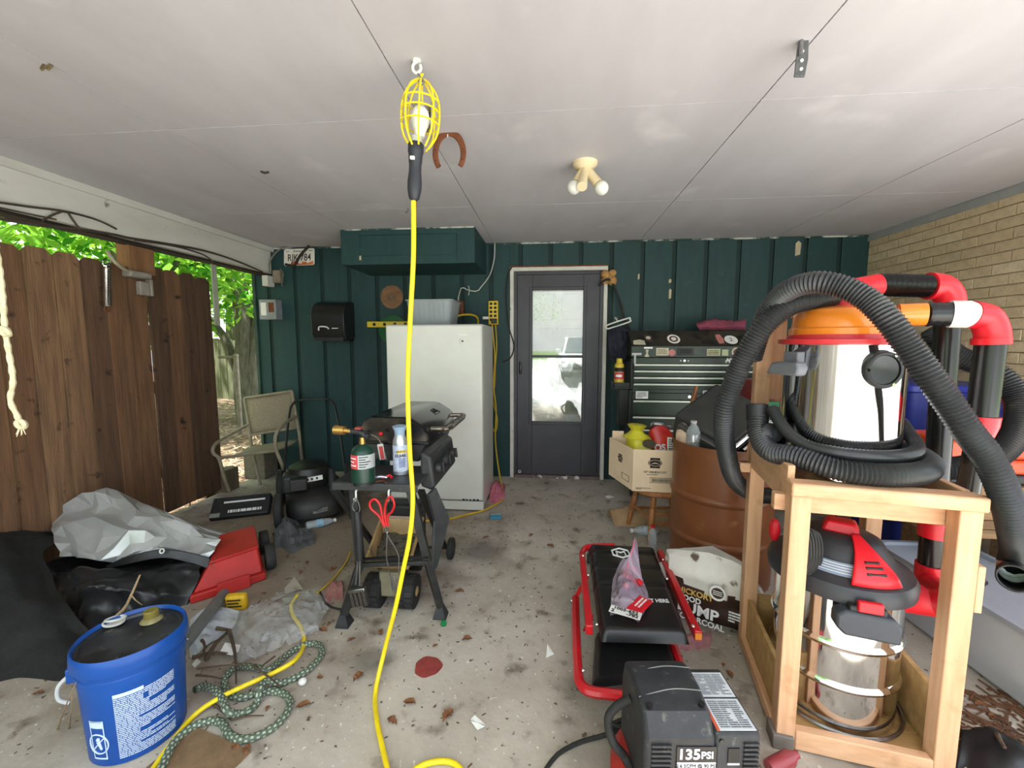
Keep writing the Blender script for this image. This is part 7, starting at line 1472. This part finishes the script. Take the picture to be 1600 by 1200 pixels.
hose('ribbed_hose', 'ribbed black hose making a wide loop beside the brick wall', [P(1455, 515, 2.0), P(1490, 553, 1.98), P(1530, 570, 1.95), P(1568, 592, 1.9), P(1590, 625, 1.86), P(1592, 660, 1.82), P(1575, 695, 1.78), P(1545, 718, 1.76), P(1505, 730, 1.75), P(1462, 732, 1.76)], .042)
# hose cuff end at the right edge
hc = thing('hose_cuff', 'black hose cuff with an open end at the right edge of the cart', 'hose cuff', P(1582, 900, 1.25)); h0, h1 = P(1580, 885, 1.41), P(1585, 904, 1.24)
MB().tube([h0, h0.lerp(h1, .5), h1], [.03, .031, .034], 24, caps=False).build('tube', MT['black_gloss'], hc, solid=.005); MB().tube([h0.lerp(h1, .1), h0.lerp(h1, .16)], .0345, 24).build('band', MT['steel'], hc)
# ---- lower shop vacuum
vu = vc; vc = Mct @ Vector((.235, .235, 0))
v2 = thing('red_shop_vacuum', 'chrome shop vacuum with a black and red head in the lower tray', 'vacuum', Vector((vc.x, vc.y, .051))); Tv = Matrix.Translation(Vector((vc.x, vc.y, .051))); r2 = .186; H2 = .475
MB(Tv).lathe([(r2 * .95, 0), (r2, .01), (r2, .145), (r2 + .006, .152), (r2 + .009, .16), (r2 + .006, .168), (r2, .175), (r2, .285), (r2 + .006, .292), (r2 + .009, .3), (r2 + .006, .308), (r2, .315), (r2, H2)], 64).build('drum', chrome, v2)
hb = mt('head_black', (44, 45, 50), .45, c2=(52, 53, 57)); MB(Tv).lathe([(r2 + .004, H2 - .02), (r2 + .028, H2 - .012), (r2 + .03, H2 + .02), (r2 + .02, H2 + .04), (r2 - .02, H2 + .06), (r2 - .05, H2 + .1), (r2 - .07, H2 + .135), (r2 - .1, H2 + .15), (.004, H2 + .155)], 56).build('head', hb, v2)
MB(Tv).torus((0, 0, H2 - .459), r2 + .02, .006, (0, 0, 1), 56, 8).build('dolly_ring', MT['steel'], v2)
rp2 = MT['red_plastic']; 
def onhead(da, r, z): return Vector((vc.x + r * math.cos(fa + da), vc.y + r * math.sin(fa + da), .051 + z))
# red vented panel following the dome
def vent(u, v):
    da = .55 + (u - .5) * (.75 - .45 * v); r = (r2 + .012) - (.125) * v; 
    zz_ = H2 + .045 + (.118) * (v ** .62) + .004; return onhead(da, r, zz_)
vp = MB().sheet(vent, 14, 14).build('vent_panel', rp2, v2, solid=.01)
for i in range(3):
    a, b = Vector(vent(.28, .12 + .1 * i)), Vector(vent(.72, .12 + .1 * i)); MB().bar(a + Vector((0, 0, .004)), b + Vector((0, 0, .004)), .012, .008).build('vent_slot', MT['black_print'], vp)
MB().loft([[onhead(x, r, z) for x, r, z in ((-.9, .07, H2 + .15), (.9, .07, H2 + .15), (2.2, .07, H2 + .15), (-2.2, .07, H2 + .15))], [onhead(x, r, z) for x, r, z in ((-.9, .05, H2 + .19), (.9, .05, H2 + .19), (2.2, .05, H2 + .19), (-2.2, .05, H2 + .19))]]).build('top_handle', rp2, v2, bev=.008)
def lblp(u, v): return onhead(-.35 + .75 * (u) - .0, r2 - .012 - .022 * v, H2 + .056 + .036 * v + .003)
MB().sheet(lblp, 10, 3).build('label_strip', mt('label_blue', (126, 138, 160), .5), v2)
def lrow(k): return [onhead(-.33 + .7 * i / 10, r2 - .012 - .022 * k, H2 + .056 + .036 * k + .0045) for i in range(11)]
for k_ in (.2, .4, .6, .8): MB().tube(lrow(k_), .0011, 4).build('print', MT['white_print'], v2)
for i in range(6):
    cc_ = P(1250 + 4.5 * i, 862, 1.395 + .012 * i); MB().tube([cc_ + cu * (.017 * math.cos(t)) + Vector((0, 0, (.078 - .004 * abs(i - 3)) * math.sin(t))) - cv * .012 * math.cos(t) for t in [2 * PI * k / 24 for k in range(24)]], .0052, 6, closed=True).build('power_cord', MT['rubber'], v2)
c = onhead(.35, r2 + .028, H2 + .0); MLt = frame(c, (-math.sin(fa + .35), math.cos(fa + .35), 0), (0, 0, 1)); MB(MLt).b2((-.05, -.045, -.01), (.05, .0, .02)).build('latch_bracket', MT['black_plastic'], v2, bev=.006); MB(MLt).b2((-.03, -.012, .012), (.035, .022, .03)).build('latch_tab', rp2, v2, bev=.004)
MB(MLt).prism([(-.085, -.03), (-.06, -.014), (.065, -.02), (.085, -.045), (.085, -.1), (-.06, -.095), (-.085, -.07)], -.02, .03).build('side_handle', mt('handle_slate', (58, 62, 70), .5), v2, bev=.008)
c = onhead(1.8, r2 + .02, H2 - .05); MB().tube([c + (c - Vector((vc.x, vc.y, c.z))) * -.2, c + (c - Vector((vc.x, vc.y, c.z))) * .16], [.052, .048], 22).build('exhaust_port', rp2, v2)
c = onhead(-1.5, r2 + .01, H2 + .1); MB().sph(c, (.02, .02, .045), 12, 8).build('red_knob', rp2, v2)
# ---- storage tote
B0, B1 = G(1425, 985), G(1590, 1112); dl = (B1 - B0); Lt = dl.length; dl.normalize(); dn = Vector((-dl.y, dl.x, 0)); Mt0 = Matrix((dl, dn, Vector((0, 0, 1)))).transposed().to_4x4(); Mt0.translation = B0 - dl * .25
LT = Lt + .4; WT = .42; HT = .31; tt = thing('storage_tote', 'long frosted plastic storage tote beside the cart', 'storage tote', B0 + dl * Lt / 2 + dn * .2)
frost = mt('frosted', (206, 212, 218), .35, c2=(188, 196, 206), alpha=.72, scale=3)
def rr_(x0, x1, y0, y1, z, r=.05):
    out = []
    for cx_, cy_, a0 in ((x1 - r, y1 - r, 0), (x0 + r, y1 - r, 90), (x0 + r, y0 + r, 180), (x1 - r, y0 + r, 270)):
        for i in range(5): t = math.radians(a0 + 22.5 * i); out.append(Vector((cx_ + r * math.cos(t), cy_ + r * math.sin(t), z)))
    return out
MB(Mt0).loft([rr_(.04, LT - .04, .04, WT - .04, .004), rr_(.025, LT - .025, .025, WT - .025, .02), rr_(.0, LT, 0, WT, HT)], cap1=False).build('bin', frost, tt); MB(Mt0).loft([rr_(-.012, LT + .012, -.012, WT + .012, HT - .012), rr_(-.012, LT + .012, -.012, WT + .012, HT + .006), rr_(.01, LT - .01, .01, WT - .01, HT + .006), rr_(.012, LT - .012, .012, WT - .012, HT - .01)], cap0=False, cap1=True).build('lid', mt('tote_lid', (150, 156, 166), .4, c2=(136, 142, 152), scale=3), tt)
wcl = pillow('', '', Mt0 @ T3((LT * .66, .14, .02), 0, 0, 0), .4, .2, .2, None, '', .02, 9).build('white_cloth', MT['white_paper'], tt)
# ---- stack behind: planks, black case, orange case, blue bins
yo = 2.15; ot0 = P(1478, 735, yo).x
pk = thing('plank_stack', 'stack of rough planks beside the brick wall', 'planks', (ot0 + .3, yo + .15, 0))
for i in range(5): MB().b2((ot0 - .02 + .01 * (i % 2), yo - .02 * (i % 3), .40 + i * .055), (ot0 + .6, yo + .3, .445 + i * .055)).build('plank', mt('rough_plank_%d' % (i % 2), ((150, 118, 84), (132, 102, 72))[i % 2], .85, c2=(104, 78, 54), stretch=(1, 9, 9), scale=4), pk, bev=.003)
for x in (ot0 + .05, ot0 + .5): MB().b2((x, yo, 0), (x + .09, yo + .28, .4)).build('support_block', MT['rough_plank_0'], pk, bev=.003)
zt_ = .40 + 4 * .055 + .045
tag(MB().b2((ot0 + .02, yo, zt_ + .001), (ot0 + .58, yo + .28, zt_ + .05)).build('black_case', MT['black_plastic'], bev=.012), 'flat black case on the plank stack under the orange one', 'case')
oc = thing('orange_case', 'orange-red plastic tool case on the stack by the brick wall', 'tool case', (ot0 + .3, yo + .14, zt_ + .052)); om = mt('case_orange', (222, 84, 48), .4, c2=(206, 72, 40)); oh = P(1540, 690, yo).z
MB().b2((ot0 + .0, yo + .0, zt_ + .052), (ot0 + .56, yo + .28, zt_ + .12)).build('base', om, oc, bev=.014); MB().b2((ot0 + .0, yo + .0, zt_ + .124), (ot0 + .56, yo + .28, max(oh, zt_ + .17))).build('lid', om, oc, bev=.014); MB().b2((ot0 + .12, yo - .012, zt_ + .1), (ot0 + .2, yo + .002, zt_ + .145)).build('latch', MT['black_plastic'], oc, bev=.003)
yb3 = 2.75; xb0, xb1 = P(1418, 650, yb3).x, XR - .05; zb3 = P(1440, 602, yb3).z
bb = thing('blue_bin', 'tall dark blue plastic bin with a white tag by the brick wall', 'bin', ((xb0 + xb1) / 2, yb3 + .25, 0)); bbl = mt('bin_blue', (30, 46, 132), .45, c2=(24, 38, 112), scale=4)
MB().loft([rr_(xb0 + .05, xb1 - .05, yb3 + .05, yb3 + .5, .0), rr_(xb0, xb1, yb3, yb3 + .55, zb3 - .04)]).build('body', bbl, bb); MB().loft([rr_(xb0 - .02, xb1 + .0, yb3 - .02, yb3 + .57, zb3 - .045), rr_(xb0 - .02, xb1, yb3 - .02, yb3 + .57, zb3)]).build('lid', mt('bin_lid', (34, 50, 150), .4), bb, bev=.008)
c = P(1441, 661, yb3); MB().b2((c.x - .03, yb3 + .012, c.z - .03), (c.x + .03, yb3 + .02, c.z + .03)).build('tag', MT['white_paper'], bb)
# ---- red tool box, green case and yellow bottle on a shelf behind the vacuum
ysf = 3.0; xs0, xs1 = P(1172, 690, ysf).x, P(1172, 690, ysf).x + .62; zsf = P(1190, 692, ysf).z
sh = thing('work_table', 'dark low work table behind the vacuum', 'table', ((xs0 + xs1) / 2, ysf + .2, 0)); MB().b2((xs0, ysf - .02, zsf - .03), (xs1, ysf + .45, zsf)).build('top', dkwood, sh, bev=.004)
for x, y in ((xs0 + .02, ysf), (xs1 - .06, ysf), (xs0 + .02, ysf + .38), (xs1 - .06, ysf + .38)): MB().b2((x, y, 0), (x + .04, y + .04, zsf - .03)).build('leg', dkwood, sh)
rx0 = P(1186, 640, ysf).x; rz1 = P(1190, 597, ysf).z; rtb = thing('red_tool_box', 'red steel tool box with drawers behind the chrome vacuum', 'tool box', (rx0 + .2, ysf + .15, zsf)); rdm = mt('box_red', (150, 28, 38), .35, c2=(132, 22, 32))
MB().b2((rx0, ysf + .06, zsf + .001), (rx0 + .42, ysf + .36, rz1)).build('case', rdm, rtb, bev=.004); hh2 = (rz1 - zsf)
for i in range(4):
    d_ = MB().b2((rx0 + .01, ysf + .05, zsf + .01 + i * hh2 / 4.4), (rx0 + .41, ysf + .062, zsf + (i + .92) * hh2 / 4.4)).build('drawer', rdm, rtb, bev=.002); MB().b2((rx0 + .03, ysf + .042, zsf + (i + .78) * hh2 / 4.4), (rx0 + .39, ysf + .052, zsf + (i + .86) * hh2 / 4.4)).build('pull', MT['white_plastic'], d_)
gx = P(1197, 660, ysf - .0).x; gcs = thing('green_case', 'narrow green box with white lettering in front of the red tool box', 'box', (gx + .04, ysf + .01, zsf)); gz1 = P(1206, 627, ysf).z
MB().b2((gx, ysf - .015, zsf + .001), (gx + .078, ysf + .038, gz1)).build('box', mt('box_green', (20, 110, 62), .45), gcs, bev=.003); text('metabo HPT', .042, frame((gx + .036, ysf - .016, (zsf + gz1) / 2), (0, 0, -1), (1, 0, 0)), MT['white_print'], gcs, sx=.9)
c = Vector((P(1197, 595, ysf + .2).x, ysf + .2, rz1 + .001)); yb4 = thing('yellow_glue_bottle', 'yellow and red squeeze bottle standing on the red tool box', 'bottle', c); Hq = P(1200, 546, ysf + .2).z - c.z
MB(Matrix.Translation(c)).lathe([(.03, 0), (.034, .01), (.034, Hq * .55), (.026, Hq * .7), (.012, Hq * .8), (.008, Hq * .98), (.003, Hq)], 20).build('bottle', mt('glue_yellow', (224, 190, 40), .4), yb4); MB(Matrix.Translation(c)).lathe([(.035, Hq * .2), (.035, Hq * .45)], 20, cap0=False, cap1=False).build('label_band', MT['label_red'], yb4)
c = Vector((P(1181, 658, ysf).x, ysf + .02, zsf + .001)); tag(MB(Matrix.Translation(c)).lathe([(.022, 0), (.022, .05), (.016, .055), (.016, .09), (.003, .09)], 16).build('small_jar', mt('jar_yellow', (190, 150, 50), .4)), 'small dark jar with a yellow cap beside the red tool box', 'jar')
# ---- air compressor
za = .34
cA, cB = G(1016, 1146, za), G(1190, 1146, za); cC = G(1108, 1062, za + .0)
ac = thing('air_compressor', 'black pancake air compressor marked 135 PSI with a red tank', 'air compressor', (cA + cB) / 2 + Vector((0, .1, -za)))
wA_ = (cB - cA).length; ua = (cB - cA).normalized(); va = Vector((-ua.y, ua.x, 0)); Ma = Matrix((ua, va, Vector((0, 0, 1)))).transposed().to_4x4(); Ma.translation = Vector((cA.x, cA.y, 0))
sh_m = mt('shroud_black', (36, 37, 40), .6, c2=(48, 49, 51), scale=20, bump=.15, bscale=180, dirt=(86, 84, 80), dscale=40, dlo=.62, dhi=.72)
dpt = .235; s1 = wA_ * .60
hp = [(0, .1), (0, za - .015), (.035, za + .03), (.1, za + .045), (.165, za + .045), (dpt - .02, za + .03), (dpt, za - .03), (dpt, .1)]
def yz(poly, x0, x1): return [[Vector((x, y, z)) for y, z in poly] for x in (x0, x1)]
MB(Ma).loft(yz(hp, -.012, s1)).build('motor_hood', sh_m, ac, bev=.012)
MB(Ma).loft(yz([(0, .1), (0, za - .01), (.006, za), (dpt - .02, za + .0), (dpt, za - .02), (dpt, .1)], s1 - .002, wA_)).build('side_housing', sh_m, ac, bev=.008)
for yy in (.165, .085): MB(Ma).tube(spline([(-.008, yy - .012, za + .038 if yy > .1 else za + .036), (s1 * .5, yy + .004, za + .047 if yy > .1 else za + .045), (s1 - .004, yy, za + .046 if yy > .1 else za + .044)], .01), .0016, 6).build('seam_line', mt('seam_grey', (130, 130, 126), .6), ac)
for x, y in ((.012, .045), (s1 - .02, .05)): MB(Ma).cyl((x, y, za + .03), (x, y - .003, za + .041), .008, n=14).build('screw', MT['black_gloss'], ac)
lbm = mt('label_whitegrey', (200, 204, 208), .55, c2=(186, 190, 196), scale=30)
for y0, y1 in ((.008, .105), (.112, .2)):
    MB(Ma).b2((s1 + .012, y0, za), (wA_ - .008, y1, za + .0012)).build('warning_label', lbm, ac); Mq = Ma @ Matrix.Translation(((s1 + wA_) / 2 + .002, (y0 + y1) / 2, za + .0012)); print_lines(Mq, wA_ - s1 - .03, y1 - y0 - .012, 13, mt('ink_grey', (96, 100, 106), .6), ac, cols=3, seed=int(y0 * 1000))
MB(Ma).b2((s1 + .004, .008, za), (s1 + .012, .1, za + .0014)).build('orange_edge', mt('ink_orange', (206, 90, 60), .6), ac)
MfA = Ma @ frame((0, -.0015, 0), (1, 0, 0), (0, 0, 1))
MB(MfA).b2((wA_ * .24, za - .10, 0), (wA_ * .60, za - .035, .002)).build('badge', MT['black_gloss'], ac, bev=.001); text('135', .04, MfA @ Matrix.Translation((wA_ * .35, za - .056, .003)), MT['white_print'], ac, bold=.001); text('PSI', .027, MfA @ Matrix.Translation((wA_ * .515, za - .058, .003)), MT['white_print'], ac, bold=.0007)
MB(MfA).b2((wA_ * .245, za - .098, .002), (wA_ * .595, za - .078, .0026)).build('badge_strip', lbm, ac); text('2.6 SCFM @ 90 PSI', .013, MfA @ Matrix.Translation((wA_ * .42, za - .088, .003)), MT['black_print'], ac)
MB(MfA).b2((s1 + .03, za - .08, -.001), (s1 + .06, za - .04, .002)).build('switch', MT['black_print'], ac); MB(MfA).b2((s1 + .03, za - .086, .0), (s1 + .06, za - .082, .002)).build('switch_print', MT['white_print'], ac)
MB(MfA).cyl((s1 + .012, za - .02, 0), (s1 + .012, za - .02, .003), .006, n=12).build('screw', MT['black_gloss'], ac)
for i in range(7):
    MB(MfA).b2((wA_ - .045, za - .03 - i * .013, 0), (wA_ - .006, za - .024 - i * .013, .005)).build('vent_rib', sh_m, ac); MB(MfA).b2((.004, za - .035 - i * .013, 0), (.055, za - .029 - i * .013, .005)).build('vent_rib', sh_m, ac)
MB(Ma).lathe([(.10, .02), (.16, .035), (.185, .07), (.185, .1), (.16, .135), (.1, .15)], 40, T=Matrix.Translation((wA_ * .42, .12, 0))).build('tank', mt('tank_red', (176, 48, 40), .4, c2=(150, 40, 34), scale=10), ac)
for x, y in ((.0, .02), (wA_ * .85, .02), (wA_ * .4, .25)): MB(Ma).cyl((x, y, 0), (x, y, .05), .016, n=12).build('rubber_foot', MT['rubber'], ac)
hl_ = spline([Ma @ Vector((-.01, .14, za - .03)), G(962, 1105, .28), G(950, 1125, .24), G(958, 1160, .2), G(980, 1190, .14), Ma @ Vector((-.01, .0, .12))], .012); MB().tube(hl_, .0125, 12).build('air_hose', MT['rubber'], ac)
cable('power_cable', 'black power cable running from the compressor across the floor', [G(968, 1092, .01), G(978, 1115, .01), G(965, 1140, .012), G(940, 1150, .01), G(905, 1160, .008), G(870, 1180, .008), G(845, 1215, .008)], .007, MT['rubber'])
cable('power_cable', 'tangled black cord end between creeper and compressor', [G(985, 1122, .015), G(962, 1128, .012), G(948, 1145, .02), G(962, 1156, .03), G(975, 1140, .03), G(955, 1132, .03)], .007, MT['rubber'])
# ---- bottom right: black cloth with a stick, sawdust litter
rows = [[G(1500, 1135), G(1545, 1138), G(1590, 1160), G(1640, 1190)], [G(1500, 1160) + Vector((0, 0, .02)), G(1545, 1160) + Vector((0, 0, .05)), G(1590, 1185) + Vector((0, 0, .05)), G(1640, 1210) + Vector((0, 0, .02))], [G(1490, 1215), G(1545, 1225), G(1590, 1235), G(1640, 1245)]]
vv, ff = gridsheet(rows, 24, 18, .015, 9, 51); tag(MB().add(vv, ff).build('black_bag', blk, solid=.003), 'crumpled black plastic bag on the floor in the bottom right corner', 'plastic bag')
twig_obj('short brown stick lying on the black bag at bottom right', [([G(1558, 1148, .05), G(1563, 1158, .06), G(1570, 1168, .06)], .009)], bk2)
lit2 = MB(); r4 = random.Random(77)
for i in range(220):
    x, y = r4.uniform(1470, 1640), r4.uniform(1075, 1170); p = G(x, y, .004)
    lit2.bar(p, p + Vector((r4.uniform(-.05, .05), r4.uniform(-.05, .05), .004)), r4.uniform(.003, .009), .004)
o = tag(lit2.build('bark_litter', mt('bark_litter', (112, 76, 52), .95, c2=(74, 50, 36), scale=4), smooth=None), 'brown bark bits littered below the storage tote', 'debris'); o['kind'] = 'stuff'
tag(MB(T3(G(1222, 1190, .03), 0, 80, 20)).lathe([(.022, -.05), (.024, -.03), (.024, .03), (.012, .05), (.012, .06)], 18).build('red_can', mt('can_rose', (150, 60, 66), .3)), 'small red bottle lying at the cart front foot', 'bottle')
# ================================================================== out of view: car and trees added for reflections and bounced light
car = thing('added_car', 'unseen white car added on the driveway, mirrored in the door glass', 'car', (1.15, -7.0, -.03))
cwh = mt('car_white', (232, 232, 230), .2, c2=(226, 226, 224), coat=.6); cgl = mt('car_glass', (70, 92, 104), .05, c2=(60, 80, 92), spec=.9)
cxw = .9; Mcar = Matrix.Translation((1.15, -7.0, -.03)) @ Matrix.Rotation(PI, 4, 'Z')
side = [(-2.2, .35), (2.15, .35), (2.2, .7), (2.1, .88), (1.2, 1.0), (.95, 1.02), (-1.95, 1.02), (-2.2, .85)]
rings = [[Mcar @ Vector((x * k, y, z)) for y, z in side] for x, k in ((-cxw, .94), (-cxw, 1.0), (cxw, 1.0), (cxw, .94))]
MB().loft([[Mcar @ Vector((s * cxw, -y, z)) for y, z in side] for s in (-1, 1)]).build('body', cwh, car, bev=.08, seg=3)
cab = [(1.0, 1.0, .80), (.35, 1.55, .66), (-1.5, 1.58, .66), (-1.95, 1.0, .78)]
MB().loft([[Mcar @ Vector((s * w * (1 if True else 1), -y, z)) for y, z, w in cab] for s in (-1, 1)]).build('cabin', cwh, car, bev=.06, seg=3)
a, b = Vector((0, -1.0, 1.03)), Vector((0, -.38, 1.53)); d_ = (b - a).normalized(); nn = Vector((0, -d_.z, d_.y))
MB(Mcar).add([Vector((s * w, 0, 0)) + p + nn * .012 for p, w in ((a, .72), (b, .58)) for s in (-1, 1)], [(0, 1, 3, 2)]).build('windshield', cgl, car, solid=.01, smooth=None)
for s in (-1, 1):
    MB(Mcar).add([(s * .79, -.85, 1.06), (s * .79, 1.7, 1.06), (s * .672, 1.4, 1.5), (s * .672, -.35, 1.5)], [(0, 1, 2, 3)]).build('side_window', cgl, car, solid=.01, smooth=None)
    MB(Mcar).b2((s * .82 - .1, -2.19, .68), (s * .82 + .08 * 0 + .06, -2.05, .82)).build('headlight', MT['chrome'], car, bev=.03)
    MB(Mcar).b2((s * .93 - .08, -.78, 1.02), (s * .93 + .08, -.66, 1.16)).build('mirror', cwh, car, bev=.03)
    for y in (-1.35, 1.35): wheel(Mcar @ Matrix.Translation((s * .82, y, .33)) @ RX, .33, .2, 'wheel', car, MT['steel'])
MB(Mcar).b2((-.5, -2.22, .5), (.5, -2.16, .72)).build('grille', MT['black_plastic'], car, bev=.02)
MB(Mcar).b2((-.85, -2.24, .32), (.85, -2.1, .46)).build('bumper', MT['black_plastic'], car, bev=.03)
for lb, b_, cr_, n_, sd in (('tall unseen tree added to shade the left front of the carport', (-4.6, -2.0, 0), [(-3.0, -1.2, 4.8, 1.9, 1.2), (-3.9, -.4, 4.7, 1.8, 1.3), (-2.6, -2.8, 4.9, 1.8, 1.2), (-4.8, -3.0, 4.0, 2.0, 1.6), (-2.2, -.9, 5.0, 1.4, 1.0), (-1.7, -.4, 5.2, 1.2, .8)], 12500, 14), ('broad unseen tree added left of the driveway to block the sky', (-6.2, -3.6, 0), [(-6, -3.6, 3.0, 2.0, 1.9), (-6.4, -1.6, 2.6, 1.8, 1.7), (-6.0, -5.6, 2.8, 2.0, 1.9), (-5.2, -3.0, 1.5, 1.1, 1.3)], 5200, 11), ('unseen tree added across the lawn for the reflections', (-2.5, -24, 0), [(-2.5, -24, 3.6, 3.4, 2.6), (-6, -25, 3.0, 3.0, 2.6), (-3, -22, 1.6, 2.4, 1.5)], 4200, 12), ('unseen tree added at the far right of the driveway for the reflections', (10.5, -16, 0), [(10.5, -16, 3.6, 3.2, 2.6), (11.5, -11, 3.0, 2.8, 2.4), (11, -20, 3.2, 3.0, 2.4)], 4200, 13)):  # added trees: left crowns shade the carport, far ones fill reflections
    t_ = tree(lb, b_, [((0, 0), 4.2, .16, (.2, 0)), ((0, .1), 3.4, .1, (-.6, .4))], cr_, n_, sd); t_['group'] = 'unseen trees added along the driveway'
# end
